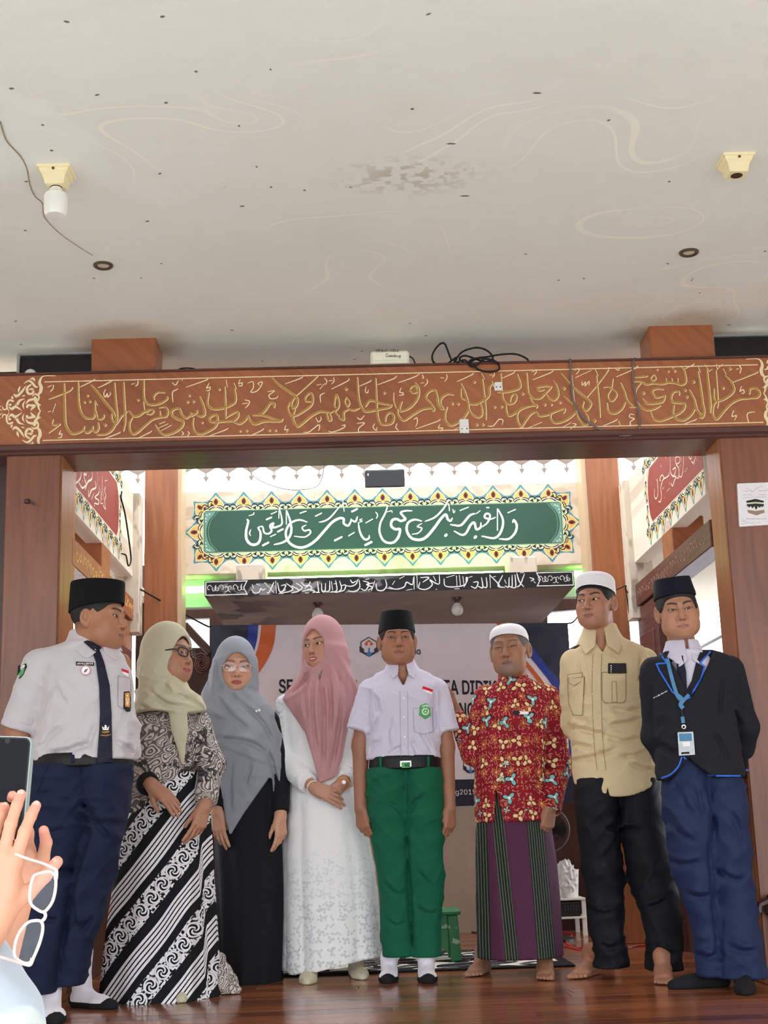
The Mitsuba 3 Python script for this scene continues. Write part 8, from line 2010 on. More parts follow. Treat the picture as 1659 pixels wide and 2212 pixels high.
def f_dress(p, n, uv):
    w = FB(p.x * 10, p.z * 8, p.y * 6, 3)
    lf, rim, q = flower(p.x + 0.2, p.z, 21, 5, 3, 0.30, 0.45, 0.26, 0.8)
    lf2, rim2, q2 = flower(p.x + 0.5, p.z + 0.3, 33, 25, 2, 0.36, 0.6, 0.2, 0.8)
    low = SS(0.62, 0.12, p.z + (w - 0.5) * 0.5) + SS(0.02, 0.0, dr.abs(p.x + 0.40) - 0.06) * SS(1.28, 1.20, p.z) * SS(0.86, 0.95, p.z)
    g = dr.clip(dr.maximum(rim - lf * 0.55, rim2 * 0.8 - lf2 * 0.3), 0, 1) * dr.clip(low, 0, 1)
    return MX(L(226, 226, 226), L(140, 154, 158), g * 0.75)


pmat('dress_white', f_dress, 0.8, 0.3, sheen=0.3)


def lady_cream():
    Y = 5.9
    hd = Head(P(364, 1417, Y), 1.08, 58, -2, 4, jaw=0.95, cheek=1.1, nose=1.0, fat=0.002, lips=1.1, ears=False, open_=0.8)
    B = Body('woman in cream headscarf, grey lace blouse and striped black and white batik skirt', hd, Y, (168, 120, 96)); t, q = B.t, B.q
    shL, elL, wrL = q(298, 1572, -0.02), q(285, 1672, -0.02), q(326, 1694, -0.20)
    shR, elR, wrR = q(428, 1565, 0.02), q(458, 1650, -0.06), q(443, 1742, -0.19)
    B.limbs += polyline_segs([shL, elL, wrL], [0.045, 0.04, 0.028]) + polyline_segs([shR, elR, wrR], [0.045, 0.038, 0.027])
    B.hands += [hand(wrL, (0.75, -0.25, -0.62), (-0.35, 0.75, -0.55), -1, 0.95, (0.15, 0.2, 0.2, 0.2), 0.12, tout=0.45), hand(wrR, (-0.28, -0.25, -0.9), (-0.6, 0.75, 0.1), -1, 0.92, (0.15, 0.3, 0.5, 0.6), 0.22, tout=0.3)]
    core = [(q(360, 1560, 0.02), q(370, 1700, 0.03), 0.085, 0.09), (q(320, 1570, 0.01), q(405, 1566, 0.02), 0.06, 0.06), (q(340, 1730, 0.03), q(310, 2110, -0.02), 0.08, 0.036), (q(400, 1730, 0.03), q(420, 2090, 0.02), 0.08, 0.036)]
    B.skin(q(364, 1520, 0.02), 0.055, core, lip=(160, 74, 78), brow=0.8, gaze=(10, -6))
    hs, fh = hood(hd), face_hole(hd, 0.056, 0.080, -0.012, 0.0, 0.12)
    D = Loft(rows([(1572, 284, 440, 0.15), (1552, 286, 441, 0.155), (1530, 289, 438, 0.15), (1505, 292, 418, 0.135), (1480, 296, 400, 0.115), (1455, 299, 388, 0.10), (1430, 304, 380, 0.09)], Y, 0.1, 0.0), 2.1, 0.02, 0.004)
    h0, h1, h2 = q(283, 1556)[2], q(369, 1541)[2], q(442, 1545)[2]
    tl = [(q(382, 1520, -0.13), q(388, 1575, -0.145), 0.040, 0.036), (q(388, 1575, -0.145), q(395, 1650, -0.14), 0.036, 0.006)]
    gsc = grooves(Y, [[(346, 1464), (373, 1499), (412, 1512), (440, 1532)], [(312, 1480), (361, 1522), (415, 1532)], [(302, 1415), (293, 1450), (291, 1495)], [(300, 1520), (340, 1545), (375, 1552)]], 0.014, 0.009)
    def scarf(p):
        th = np.arctan2(p[:, 0] - hd.c[0] - 0.03, hd.c[2] - 0.09 - p[:, 2])
        fo = 0.006 * np.sin(th * 7 + 14 * (p[:, 2] - hd.c[2]) + 2 * vn(p, 5, 201)) * np.clip((hd.c[2] - 0.03 - p[:, 2]) * 7, 0, 1) + folds(p, 0.008, (5, 5, 7), 203)
        fo = fo + gsc(p)
        wr = -0.010 * np.exp(-((p[:, 2] - (hd.c[2] - 0.135 - 0.35 * (p[:, 0] - hd.c[0] - 0.03))) / 0.012) ** 2) - 0.008 * np.exp(-((p[:, 2] - (hd.c[2] - 0.185 - 0.28 * (p[:, 0] - hd.c[0]))) / 0.014) ** 2)
        d = smin(hs(p) - 0.004, D(p, (fo + wr).astype(f32)), 0.045)
        hem = h1 + 0.10 * (hd.c[0] + 0.02 - p[:, 0]) * -0.4 - 0.012 * np.sin((p[:, 0] - hd.c[0]) * 20)
        d = smax(d, (hem - p[:, 2]) * 0.9, 0.004)
        d = smin(d, caps_flat(p, tl), 0.008)
        return smax(d, -fh(p), 0.007)
    def caps_flat(p, sg):
        z = p.copy(); z[:, 1] = Y - 0.14 + (p[:, 1] - Y + 0.14) * 3.0
        s2 = [(np.r_[a[0], Y - 0.14 + (a[1] - Y + 0.14) * 3, a[2]], np.r_[b[0], Y - 0.14 + (b[1] - Y + 0.14) * 3, b[2]], ra, rb) for a, b, ra, rb in sg]
        return np.minimum(*[cap(z, *s) for s in s2]) * 0.5
    B.wear('headscarf', scarf, [hd.c[0] - 0.2, Y - 0.2, q(395, 1662)[2]], [hd.c[0] + 0.2, Y + 0.18, hd.c[2] + 0.17], 'scarf_cream', 0.0062, label='cream headscarf', fz=[(hd.c[2] - 0.11, hd.c[2] + 0.1, 0.0048)])
    fh2 = face_hole(hd, 0.050, 0.074, -0.016, 0.0, 0.12)
    B.wear('under_cap', lambda p: smax(hs(p) + 0.007, -fh2(p), 0.004), hd.c - 0.13, hd.c + 0.14, 'under_brown', 0.006, label='dark brown under-scarf band')
    spectacles(hd, t, 'frame_black', 0.0225, 0.0165, 0.0026)
    # blouse
    T_ = Loft(rows([(1800, 270, 455, 0.185), (1740, 276, 452, 0.175), (1690, 282, 448, 0.16), (1640, 288, 442, 0.15), (1590, 290, 436, 0.14), (1560, 298, 428, 0.12), (1538, 315, 410, 0.09)], Y, 0.13, 0.02), 2.2, 0.015)
    sL = [(shL, elL, 0.058, 0.060), (elL, q(318, 1692, -0.17), 0.060, 0.048)]; sR = [(shR, elR, 0.054, 0.048), (elR, q(445, 1732, -0.175), 0.048, 0.040)]
    pk = [(230, 1830), (262, 1800), (282, 1770), (315, 1755), (345, 1712), (372, 1694), (398, 1670), (425, 1650), (450, 1640), (480, 1640)]
    hx, hz = np.array([q(*a)[0] for a in pk]), np.array([q(*a)[2] for a in pk])
    def blouse(p):
        fo = folds(p, 0.007, (5, 5, 7), 213)
        d = smax(T_(p, fo), (np.interp(p[:, 0], hx, hz) + 0.012 * np.sin(p[:, 0] * 120) * 0.5 - p[:, 2]) * 0.6, 0.004)
        a = smin(cap(p, *sL[0]), cap(p, *sL[1]), 0.03); a = smax(a, sleeve_cut(p, *sL[1][:2]) + 0.004 * np.sin(p[:, 0] * 160), 0.004)
        b = smin(cap(p, *sR[0]), cap(p, *sR[1]), 0.03); b = smax(b, sleeve_cut(p, *sR[1][:2]) + 0.004 * np.sin(p[:, 0] * 160), 0.004)
        return smin(smin(d, a + 0.6 * fo, 0.02), b + 0.6 * fo, 0.012)
    lo, hi = bounds(T_, sL, sR)
    B.wear('blouse', blouse, lo, hi, 'lace_grey', 0.0068, label='grey and white lace blouse with scalloped hem')
    cuff = lambda p: np.maximum(np.abs(cap(p, *sL[1][:2], 0.046, 0.042)) - 0.006, np.abs(sleeve_cut(p, *sL[1][:2]) - 0.010) - 0.016)
    B.wear('cuff', cuff, sL[1][1] - 0.09, sL[1][1] + 0.09, 'robe_black', 0.005, label='black inner cuff')
    S_ = Loft(rows([(2168, 217, 476, 0.27, -0.02), (2100, 222, 476, 0.262), (2000, 231, 470, 0.245), (1900, 246, 464, 0.225), (1800, 264, 458, 0.20), (1730, 278, 452, 0.178), (1670, 292, 444, 0.15)], Y, 0.2, 0.02), 2.1, 0.01, 0.004)
    def skirt(p):
        th = S_.polar(p); z = np.clip((0.85 - p[:, 2]) / 0.8, 0, 1)
        fo = 0.012 * z * np.sin(th * 8 + 0.6 + 1.4 * vn(p, 3, 221)) - 0.02 * z * np.exp(-((th - 0.62) / 0.10) ** 2) + 0.014 * z * np.exp(-((th - 0.48) / 0.06) ** 2)
        return S_(p, fo.astype(f32))
    B.wear('skirt', skirt, S_.lo(), S_.hi(), 'skirt_batik', 0.0085, label='black skirt with white stripes and scroll bands')
    for a, b, s in (((345, 2150), (276, 2170), 1), ((395, 2150), (390, 2168), -1)):
        sock(B, a, b, s, 0.235, 0.15, mkey='scarf_cream', label='cream sock', tall=0.09, lean=(0.02, 0.10))
    tr = [(q(462, 2085, 0.0), q(478, 2120, -0.02), 0.05, 0.05), (q(478, 2120, -0.02), q(508, 2140, -0.03), 0.045, 0.022)]
    def train(p): return smax(smin(cap(p, *tr[0]), cap(p, *tr[1]), 0.04) + folds(p, 0.010, (12, 12, 12), 231), 0.003 - p[:, 2], 0.004)
    lo, hi = bounds(tr); B.wear('hem_train', train, lo - 0.02, hi + 0.02, 'lace_grey', 0.006, label='lace lining trailing at the skirt hem')
    return B


lady_cream()


def lady_grey():
    Y = 6.35
    hd = Head(P(508, 1443, Y), 1.05, 10, 3, 2, jaw=1.05, cheek=1.2, nose=1.1, fat=0.005, lips=1.15, ears=False, open_=0.75)
    B = Body('woman in grey headscarf and glasses with a plain black robe', hd, Y, (196, 146, 120)); t, q = B.t, B.q
    shL, elL, wrL = q(466, 1560, 0.03), q(463, 1670, 0.0), q(468, 1752, -0.10)
    shR, elR, wrR = q(578, 1560, 0.03), q(602, 1670, 0.0), q(606, 1762, -0.08)
    B.limbs += polyline_segs([shL, elL, wrL], [0.045, 0.04, 0.027]) + polyline_segs([shR, elR, wrR], [0.045, 0.04, 0.027])
    B.hands += [hand(wrL, (0.12, -0.1, -1), (0.4, 0.9, 0.1), 1, 0.92, (0.1, 0.2, 0.3, 0.45), 0.2, tout=0.2), hand(wrR, (0.0, -0.1, -1), (-0.7, 0.7, 0.1), -1, 0.9, (0.2, 0.35, 0.5, 0.6), 0.18, tout=0.3)]
    core = [(q(522, 1570, 0.03), q(530, 1720, 0.03), 0.09, 0.095), (q(480, 1562, 0.03), q(565, 1562, 0.03), 0.06, 0.06), (q(505, 1750, 0.03), q(510, 2080, 0.03), 0.08, 0.04), (q(560, 1750, 0.03), q(570, 2080, 0.03), 0.08, 0.04)]
    h_, t_ = PZ(528, 2100, 0), PZ(566, 2126, 0); d_ = t_ - h_; ft = foot(t_ - d_ * (0.235 / np.linalg.norm(d_)), t_, -1)
    B.feet.append(ft); core.append((ft[2], q(545, 2060, 0.0), 0.034, 0.038))
    B.skin(q(512, 1530, 0.03), 0.058, core, lip=(164, 44, 50), brow=0.7, gaze=(-6, 0))
    hs, fh = hood(hd, rx=0.087, ry=0.104), face_hole(hd, 0.060, 0.081, -0.020, 0.0, 0.15)
    D = Loft(rows([(1830, 450, 612, 0.14), (1700, 452, 608, 0.15), (1640, 450, 604, 0.155), (1600, 448, 600, 0.155), (1570, 442, 594, 0.15), (1540, 432, 582, 0.14), (1515, 436, 566, 0.125), (1490, 446, 552, 0.11), (1460, 456, 546, 0.098), (1430, 464, 542, 0.09)], Y, 0.13, 0.02), 2.1, 0.02, 0.004)
    ed = [(400, 1600), (448, 1606), (468, 1622), (490, 1760), (502, 1806), (530, 1760), (585, 1680), (590, 1685), (598, 1770), (612, 1740), (640, 1720)]
    ex, ez = np.array([q(*a)[0] for a in ed]), np.array([q(*a)[2] for a in ed])
    def lay(e2, shift):
        x = np.array([q(*a)[0] for a in e2]); z = np.array([q(*a)[2] for a in e2]); return lambda p: np.interp(p[:, 0], x, z) + shift
    up = lay([(400, 1565), (455, 1615), (500, 1625), (560, 1650), (604, 1664), (640, 1660)], 0)
    gsc = grooves(Y, [[(465, 1596), (510, 1600), (556, 1612), (592, 1648)], [(492, 1496), (530, 1528), (566, 1560), (598, 1620)], [(457, 1407), (450, 1450), (447, 1490)], [(465, 1500), (500, 1545), (540, 1580)], [(440, 1530), (462, 1550), (490, 1560)], [(575, 1600), (590, 1660), (600, 1720)], [(468, 1420), (470, 1460), (482, 1495)], [(505, 1640), (500, 1700), (500, 1760)], [(545, 1650), (530, 1700)]], 0.014, 0.010)
    def scarf(p):
        th = np.arctan2(p[:, 0] - hd.c[0] - 0.02, hd.c[2] - 0.08 - p[:, 2])
        fo = 0.006 * np.sin(th * 8 + 10 * (p[:, 2] - hd.c[2]) + 2 * vn(p, 5, 241)) * np.clip((hd.c[2] - 0.04 - p[:, 2]) * 7, 0, 1) + folds(p, 0.009, (4, 5, 5), 243)
        fo = fo + gsc(p)
        two = -0.010 * np.clip((p[:, 2] - up(p)) / 0.012, 0, 1).astype(f32)
        d = smin(hs(p) - 0.004, D(p, fo.astype(f32) + two), 0.045)
        front = np.interp(p[:, 0], ex, ez); back = q(520, 1640)[2]
        hem = np.where(p[:, 1] < Y + 0.03, front, back)
        d = smax(d, (hem - p[:, 2]) * 0.45, 0.004)
        return smax(d, -fh(p), 0.007)
    B.wear('headscarf', scarf, [q(425, 1500)[0], Y - 0.2, q(500, 1812)[2]], [q(620, 1500)[0], Y + 0.2, hd.c[2] + 0.16], 'scarf_grey', 0.0066, label='grey headscarf with long pointed ends', fz=[(hd.c[2] - 0.11, hd.c[2] + 0.1, 0.005)])
    spectacles(hd, t, 'frame_pale', 0.0255, 0.0175, 0.0019, z=-0.004)
    for x, y in ((554, 1536), (560, 1534)):
        k = patch(Point(x, y).buffer(2.6), scarf, Y, 'button_white', t, 'brooch', 0.006, label='tiny pearl brooch')
    R_ = Loft(rows([(2128, 480, 608, 0.2), (2050, 476, 610, 0.19), (1900, 468, 612, 0.17), (1800, 464, 610, 0.155), (1700, 462, 606, 0.14), (1600, 462, 598, 0.13), (1560, 466, 586, 0.12), (1535, 480, 560, 0.09)], Y, 0.13, 0.03), 2.1, 0.015, 0.004)
    sL = [(shL, elL, 0.056, 0.050), (elL, q(468, 1748, -0.095), 0.050, 0.042)]; sR = [(shR, elR, 0.056, 0.050), (elR, q(606, 1755, -0.075), 0.050, 0.040)]
    def robe(p):
        th = R_.polar(p); z = np.clip((0.95 - p[:, 2]) / 0.9, 0, 1)
        fo = (0.010 * z * np.sin(th * 9 + 1.5 * vn(p, 3, 251))).astype(f32)
        d = R_(p, fo)
        for s in (sL, sR): d = smin(d, smax(smin(cap(p, *s[0]), cap(p, *s[1]), 0.03), sleeve_cut(p, *s[1][:2]), 0.004), 0.014)
        return d
    lo, hi = bounds(R_, sL, sR); B.wear('robe', robe, lo, hi, 'robe_black', 0.009, label='plain black robe')
    return B


lady_grey()


def lady_rose():
    Y = 6.4
    hd = Head(P(697, 1396, Y), 1.04, -30, 0, -4, jaw=0.95, cheek=1.12, nose=1.05, fat=0.002, lips=1.2, ears=False, open_=0.85, smile=0.9)
    B = Body('woman in pink headscarf and long white dress with folded hands', hd, Y, (176, 128, 106)); t, q = B.t, B.q
    shL, elL, wrL = q(622, 1525, 0.03), q(618, 1645, 0.0), q(674, 1698, -0.16)
    shR, elR, wrR = q(752, 1520, 0.05), q(757, 1640, 0.02), q(742, 1690, -0.13)
    B.limbs += polyline_segs([shL, elL, wrL], [0.045, 0.04, 0.026]) + polyline_segs([shR, elR, wrR], [0.045, 0.04, 0.026])
    B.hands += [hand(wrL, (0.86, -0.16, -0.42), (0.30, 0.9, -0.3), -1, 0.93, (0.2, 0.3, 0.4, 0.5), 0.12, tout=0.1), hand(wrR, (-0.72, 0.0, -0.62), (-0.25, 0.9, 0.2), 1, 0.90, (0.3, 0.3, 0.35, 0.35), tout=0.1)]
    core = [(q(690, 1540, 0.04), q(692, 1690, 0.05), 0.085, 0.09), (q(640, 1528, 0.03), q(735, 1526, 0.04), 0.06, 0.06), (q(670, 1730, 0.03), q(672, 2070, 0.0), 0.08, 0.036), (q(730, 1730, 0.03), q(735, 2060, 0.05), 0.08, 0.036)]
    B.skin(q(703, 1490, 0.03), 0.054, core, lip=(168, 70, 76), brow=0.8, gaze=(-24, 2))
    obj('mole', trimesh.creation.icosphere(2, 0.0022).apply_translation(hd.world((0.040, -0.079, -0.050))), 'hair_black', t)
    tg = np.linspace(-1, 1, 7)
    obj('teeth', trimesh.Trimesh(hd.world(np.vstack([np.c_[0.013 * tg, -0.0955 + 0.25 * (0.013 * tg) ** 2 * 40 * 0.1, np.full(7, -0.0633) + 0.9 * 7 * (0.013 * tg) ** 2], np.c_[0.013 * tg, -0.0957 + 0.25 * (0.013 * tg) ** 2 * 4, np.full(7, -0.0668) + 0.9 * 7 * (0.013 * tg) ** 2]])), [(i, i + 7, i + 1) for i in range(6)] + [(i + 1, i + 7, i + 8) for i in range(6)], process=False), 'button_white', t)
    hs, fh = hood(hd, 1.1, rx=0.086, ry=0.106), face_hole(hd, 0.053, 0.083, -0.016, 0.0, 0.3)
    D = Loft(rows([(1700, 640, 760, 0.15), (1640, 640, 758, 0.155), (1580, 630, 760, 0.155), (1540, 616, 766, 0.15), (1510, 610, 772, 0.14), (1495, 618, 771, 0.13), (1475, 634, 766, 0.115), (1450, 648, 758, 0.105), (1425, 656, 753, 0.098), (1400, 662, 748, 0.095)], Y, 0.13, 0.0), 2.1, 0.02, 0.004)
    le = [(1495, 590), (1504, 606), (1586, 661), (1640, 678), (1690, 690), (1720, 700)]; re = [(1480, 785), (1499, 769), (1594, 748), (1640, 740), (1672, 728), (1700, 715)]
    lz = np.array([q(x, y)[2] for y, x in le])[::-1]; lx = np.array([q(x, y)[0] for y, x in le])[::-1]; rz = np.array([q(x, y)[2] for y, x in re])[::-1]; rx = np.array([q(x, y)[0] for y, x in re])[::-1]
    zb = q(708, 1688)[2]
    gsc = grooves(Y, [[(684, 1452), (676, 1500), (678, 1560), (688, 1640)], [(691, 1462), (700, 1520), (701, 1600), (698, 1665)], [(720, 1432), (737, 1480), (736, 1540), (726, 1610), (716, 1665)], [(742, 1465), (748, 1500), (746, 1540)], [(666, 1446), (652, 1476), (622, 1504)], [(668, 1455), (660, 1500), (664, 1560)], [(712, 1470), (716, 1530), (712, 1590)]], 0.015, 0.0085)
    def scarf(p):
        th = (p[:, 0] - hd.c[0] - 0.005) / np.clip(hd.c[2] + 0.06 - p[:, 2], 0.12, 1) 
        fo = 0.012 * np.sin(th * 17 + 1.0 + 2 * vn(p, 4, 261)) * np.clip((hd.c[2] - 0.02 - p[:, 2]) * 7, 0, 1) + folds(p, 0.006, (5, 5, 5), 263)
        fo = fo + gsc(p)
        d = smin(hs(p) - 0.004 + 0.6 * gsc(p), D(p, fo.astype(f32)), 0.045)
        e = np.maximum(np.interp(p[:, 2], lz, lx) - p[:, 0], p[:, 0] - np.interp(p[:, 2], rz, rx)) * 0.75
        e = np.where(p[:, 2] > q(700, 1490)[2], -0.02 - (p[:, 2] - q(700, 1490)[2]), e)
        e = np.where(p[:, 1] > Y + 0.05, np.maximum(e, q(700, 1560)[2] - p[:, 2]), e)
        d = smax(d, e, 0.004); d = smax(d, zb - 0.35 * (p[:, 0] - q(708, 1688)[0]) * -1 - p[:, 2], 0.004)
        return smax(d, -fh(p), 0.007)
    B.wear('headscarf', scarf, [q(600, 1500)[0], Y - 0.2, q(700, 1700)[2]], [q(780, 1500)[0], Y + 0.18, hd.c[2] + 0.16], 'scarf_rose', 0.0062, label='dusty pink headscarf', fz=[(hd.c[2] - 0.11, hd.c[2] + 0.1, 0.0048)])
    k = patch(poly((685, 1449), (690, 1453), (696, 1449), (694, 1456), (692, 1468), (690, 1470), (688, 1456)), scarf, Y, 'steel', t, 'brooch', 0.005, label='small silver brooch under the chin')
    R_ = Loft(rows([(2108, 610, 830, 0.25, 0.03), (2060, 610, 826, 0.245), (2000, 609, 820, 0.235), (1900, 610, 808, 0.215), (1800, 612, 794, 0.19), (1720, 616, 774, 0.155), (1680, 622, 762, 0.135), (1640, 618, 762, 0.13), (1580, 612, 764, 0.13), (1535, 612, 764, 0.12), (1512, 622, 756, 0.1), (1492, 650, 742, 0.075)], Y, 0.13, 0.03), 2.1, 0.015, 0.004)
    sL = [(shL, elL, 0.056, 0.056), (elL, q(664, 1692, -0.145), 0.060, 0.042)]; sR = [(shR, elR, 0.054, 0.052), (elR, q(748, 1686, -0.11), 0.052, 0.040)]
    def dress(p):
        th = R_.polar(p); z = np.clip((0.93 - p[:, 2]) / 0.85, 0, 1) ** 0.6
        fo = (0.016 * z * (np.abs(np.sin(th * 5.5 + 0.9 * vn(p, 2.5, 271))) - 0.5) * -1 + folds(p, 0.004, (5, 5, 6), 273)).astype(f32)
        d = R_(p, fo)
        hem = 0.062 + 0.05 * np.clip((p[:, 0] + 0.10) / 0.25, -1, 1) * np.clip(Y + 0.1 - p[:, 1], 0, 0.3) / 0.3
        for s in (sL, sR): d = smin(d, smax(smin(cap(p, *s[0]), cap(p, *s[1]), 0.03), sleeve_cut(p, *s[1][:2]), 0.004) + 0.8 * folds(p, 0.006, (8, 8, 9), 275), 0.014)
        return smax(d, hem - p[:, 2], 0.004)
    lo, hi = bounds(R_, sL, sR); B.wear('dress', dress, lo, hi, 'dress_white', 0.0078, label='long white dress with faint grey floral print')
    for s, r in ((sL, 0.043), (sR, 0.041)):
        a, b = s[1][:2]; d = unit(b - a); u = unit(np.cross(d, [0, 0, 1])); w = np.cross(d, u)
        obj('cuff', cat([tube([b - d * o + rr * (u * math.cos(k) + w * math.sin(k)) for k in np.linspace(0, 6.28, 24, endpoint=False)], 0.0035, 6, closed=True) for o, rr in ((0.002, r), (0.045, r + 0.004))]), 'dress_white', t, smooth=True)
    d = unit(wrR - elR); u = unit(np.cross(d, [0, 0, 1])); w = np.cross(d, u); c = wrR + d * 0.012
    wt = obj('wristwatch', tube([c + 0.030 * (u * math.cos(k) + w * math.sin(k)) for k in np.linspace(0, 6.28, 24, endpoint=False)], 0.0028, 6, closed=True), 'gold_thread', t, smooth=True, label='small gold wristwatch')
    obj('dial', lathe([(0, 0.004), (0.007, 0.004), (0.0095, 0.002), (0.0095, 0), (0, 0)], 20, c + [0.004, -0.031, 0.006], axis=(0.15, -1, 0.2)), 'button_white', wt)
    d = unit(wrL - elL); u = unit(np.cross(d, [0, 0, 1])); w = np.cross(d, u)
    obj('bracelet', tube([wrL + d * 0.006 + 0.029 * (u * math.cos(k) + w * math.sin(k)) for k in np.linspace(0, 6.28, 24, endpoint=False)], 0.0022, 6, closed=True), 'button_white', t, smooth=True)
    sock(B, (682, 2088), (664, 2129), 1, 0.235, 0.15, mkey='scarf_cream', label='cream sock', tall=0.15); sock(B, (722, 2080), (784, 2118), -1, 0.235, 0.15, mkey='scarf_cream', label='cream sock', tall=0.15)
    return B


lady_rose()
# ------------------------------------------------------------------ onlooker in the foreground: two hands, phone, spectacles
def onlooker():
    Y = 2.0
    hd = Head(P(-560, 1560, 2.0), 1.05, 180, 0, 0, ears=False)
    t = thing('person', 'foreground onlooker in pale patterned white sleeves, hands raised with a phone', 'person')
    q = lambda x, y, dy=0.0: P(x, y, Y + dy)
    wL, wR = q(-26, 2000, -0.05), q(34, 1925, 0.16)
    hL = hand(wL, (0.10, 0.03, 1), (0.05, 1, -0.15), -1, 0.98, (0.22, 0.2, 0.3, 0.4), 0.16, tcurl=0.12, tout=0.62)
    hR = hand(wR, (-0.12, -0.05, 1), (0.25, -1, 0.0), 1, 0.92, (0.35, 0.45, 0.5, 0.55), 0.0, tcurl=0.75, tout=0.70)
    eL, eR = q(-190, 2240, -0.05), q(-90, 2330, 0.10)
    sh = q(-520, 1990, 0.0); sh2 = q(-300, 2000, 0.02)
    limbs = polyline_segs([sh, eL, wL], [0.05, 0.042, 0.029]) + polyline_segs([sh2, eR, wR], [0.05, 0.042, 0.028]) + [(q(-480, 1980, 0), q(-480, 2600, 0), 0.10, 0.11), (hd.world((0, 0.02, -0.05)), q(-500, 1960), 0.055, 0.06)]
    B = [np.array([x for sg in g[0] + g[1] for x in sg[:2]]) for g in (hL, hR)]
    def fn(p):
        d = None
        for s in limbs: e = cap(p, *s); d = e if d is None else smin(d, e, 0.02)
        d = smin(d, near(p, hd.c - 0.14, hd.c + 0.14, lambda z: hd.sdf(hd.local(z)) * hd.s, 0.08), 0.02)
        for g in (hL, hR): d = smin(d, hand_sdf(p, g), 0.012)
        return d
    A = np.array([x for s in limbs for x in s[:2]]); lo, hi = A.min(0) - 0.13, A.max(0) + 0.13; hi = np.maximum(hi, np.vstack(B).max(0) + 0.02); lo = np.minimum(lo, hd.c - 0.13); hi = np.maximum(hi, hd.c + 0.14); lo[2] = max(lo[2], -0.36)
    bb = np.vstack(B); f = lambda k, h: [(bb[:, k].min() - 0.015, bb[:, k].max() + 0.015, h)]
    m = sculpt(fn, lo, hi, 0.016, f(0, 0.0026), f(1, 0.0026), f(2, 0.0026), stride=5)
    v = np.asarray(m.vertices); c = np.tile(lin((208, 150, 122)), (len(v), 1)); n = mikit.meshkit.fbm(v * 30, 3, 3)[:, None] - 0.5; c = c * (1 + 0.10 * n)
    for g in (hL, hR):
        for i in range(2, len(g[1]), 3):
            tip = np.asarray(g[1][i][1]); w = np.exp(-(np.linalg.norm(v - tip, axis=1) / 0.017) ** 2)[:, None] * 0.55; c = c * (1 - w) + lin((226, 140, 128)) * w
    obj('body', m, 'skin', t, smooth=True, color=np.clip(c, 0, 1))
    mat('nail', (224, 172, 156), 0.3, 0.5)
    for g, nn in ((hL, (0, -1, 0.1)), (hR, (0.2, 1, 0.1))):
        for i in range(2, len(g[1]), 3):
            a, b, ra, rb = g[1][i]; d = unit(np.asarray(b) - a); u = np.asarray(nn, float); u = unit(u - d * (u @ d)) if i < 14 else unit(u - d * (u @ d) + 0.5 * np.cross(d, [0, 1, 0])); w = np.cross(d, u)
            e = trimesh.creation.icosphere(2); V = np.asarray(e.vertices); c0 = np.asarray(b) * 0.72 + np.asarray(a) * 0.28 + u * rb * 0.72 + d * 0.004
            obj('fingernail', trimesh.Trimesh(c0 + V[:, :1] * d * 0.0062 + V[:, 1:2] * w * 0.0046 + V[:, 2:] * u * rb * 0.30, e.faces, process=False), 'nail', t, smooth=True)

    def f_sleeve(p, n, uv):
        s = SS(0.60, 0.66, FB(p.x * 14, p.z * 14 + p.y * 6, 3.0, 3))
        return MX(L(176, 186, 196), L(200, 208, 206), s)
    pmat('sleeve_pale', f_sleeve, 0.8, 0.25)
    ce = q(-385, 2352)
    def sl(p):
        d = np.linalg.norm((p - ce.astype(f32)) / np.array([1, 0.62, 1.0], f32), axis=1) - 0.298
        d = smin(d * 0.75, np.minimum(cap(p, q(-420, 2100), q(-420, 2800), 0.20, 0.26), cap(p, sh, q(-430, 2300), 0.11, 0.16)), 0.06)
        return smax(d + folds(p, 0.004, (5, 5, 6), 301), -0.36 - p[:, 2], 0.01)
    obj('robe', sculpt(sl, [ce[0] - 0.5, Y - 0.34, -0.38], [ce[0] + 0.34, Y + 0.34, 0.75], 0.013), 'sleeve_pale', t, smooth=True, label='pale bluish white sleeve and robe')
    hs = hood(hd)
    obj('headscarf', sculpt(lambda p: smin(hs(p) - 0.004, caps(p, [(hd.c - [0, 0, 0.08], q(-480, 2010), 0.10, 0.17)], 0, 0.4), 0.05), hd.c - [0.26, 0.24, 0.5], hd.c + [0.26, 0.24, 0.18], 0.014), 'cap_white', t, smooth=True)
    # phone
    k = thing('phone', 'black smartphone in clear case held up in the foreground, its screen off', 'phone')
    pc = P(18, 1711, 2.12); ang = math.radians(-14)
    R_ = np.array([[math.cos(ang), -math.sin(ang), 0], [math.sin(ang), math.cos(ang), 0], [0, 0, 1]]); tl = math.radians(-4)
    R_ = R_ @ np.array([[math.cos(tl), 0, math.sin(tl)], [0, 1, 0], [-math.sin(tl), 0, math.cos(tl)]]).T
    def place(m): m.apply_transform(np.block([[R_, pc[:, None]], [np.zeros((1, 3)), 1]])); return m
    def slab(w, h, r, y0, y1):
        return relief(sbox(-w / 2 + r, -h / 2 + r, w / 2 - r, h / 2 - r).buffer(r, 8), y1 - y0, None, y1)
    sx = -0.006
    def sh_(m): m.apply_translation([sx, 0, 0]); return place(m)
    both = lambda w, h, r, y0, y1: cat([slab(w, h, r, y0, y1), relief(sbox(-w / 2 + r, -h / 2 + r, w / 2 - r, h / 2 - r).buffer(r, 8), 0.0003, lambda v: v * [1, -1, 1], -y1)])
    mat('case_clear', (150, 160, 156), 0.15, 0.6); mat('screen', (9, 10, 13), 0.12, 0.12)
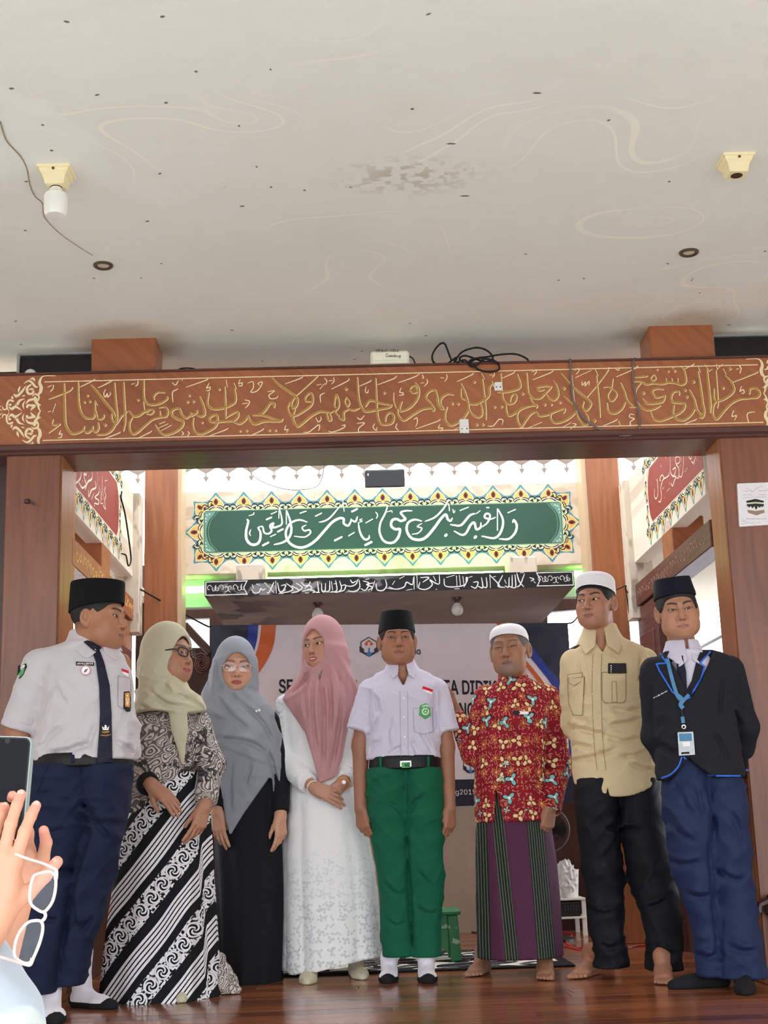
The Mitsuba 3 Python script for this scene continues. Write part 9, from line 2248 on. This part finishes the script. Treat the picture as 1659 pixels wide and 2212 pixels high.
    obj('case', sh_(both(0.0775, 0.1645, 0.011, -0.004, 0.006)), 'case_clear', k, label='clear bumper case')
    obj('frame', sh_(slab(0.0740, 0.161, 0.010, -0.0052, 0.002)), 'speaker_black', k)
    obj('screen', sh_(slab(0.070, 0.1565, 0.008, -0.0056, 0.0)), 'screen', k, label='dark reflecting screen')
    obj('camera_notch', sh_(relief(Point(0, 0.0755).buffer(0.0045), 0.0003, None, -0.0057)), 'speaker_black', k)
    # spectacles
    g = thing('eyeglasses', 'pale pink framed eyeglasses dangling from the onlooker\'s hand', 'glasses')
    YG = 1.93; G = lambda pts, d=0.0: [P(x / 6.11, 1850 + y / 6.11, YG + d) for x, y in pts]
    up_ = [(470, 240), (620, 200), (700, 222), (735, 290), (730, 450), (690, 600), (615, 708), (570, 732), (520, 718), (425, 650), (392, 560), (402, 400), (432, 290)]
    lo_ = [(530, 852), (562, 900), (560, 1000), (520, 1150), (450, 1320), (400, 1398), (320, 1408), (222, 1350), (187, 1270), (212, 1100), (280, 965), (370, 872), (450, 848)]
    mat('frame_rose', (214, 190, 184), 0.25, 0.55)
    for q_ in (up_, lo_):
        r = obj('rim', tube(G(q_), 0.0022, 8, closed=True, smooth_n=4), 'frame_rose', g, smooth=True)
        ring = crom(np.array(G(q_)), 3, True); v = np.vstack([ring, ring.mean(0)]); n_ = len(ring)
        obj('lens', trimesh.Trimesh(v, [(i, (i + 1) % n_, n_) for i in range(n_)], process=False), 'lens_glass', g)
    obj('bridge', tube(G([(575, 722), (600, 770), (590, 815), (548, 862)]), 0.0024, 8, smooth_n=4), 'frame_rose', g, smooth=True)
    obj('temple', tube([*G([(735, 300), (742, 190), (690, 150), (560, 90)]), *G([(380, 35), (200, -30)], -0.015)], [0.0032, 0.0022, 0.002, 0.002], 8, smooth_n=4), 'frame_rose', g, smooth=True)
    obj('temple', tube([*G([(430, 1345), (400, 1425), (350, 1430), (240, 1400)]), *G([(0, 1325), (-300, 1240)], -0.03)], [0.0032, 0.0022, 0.002, 0.002], 8, smooth_n=4), 'frame_rose', g, smooth=True)


onlooker()
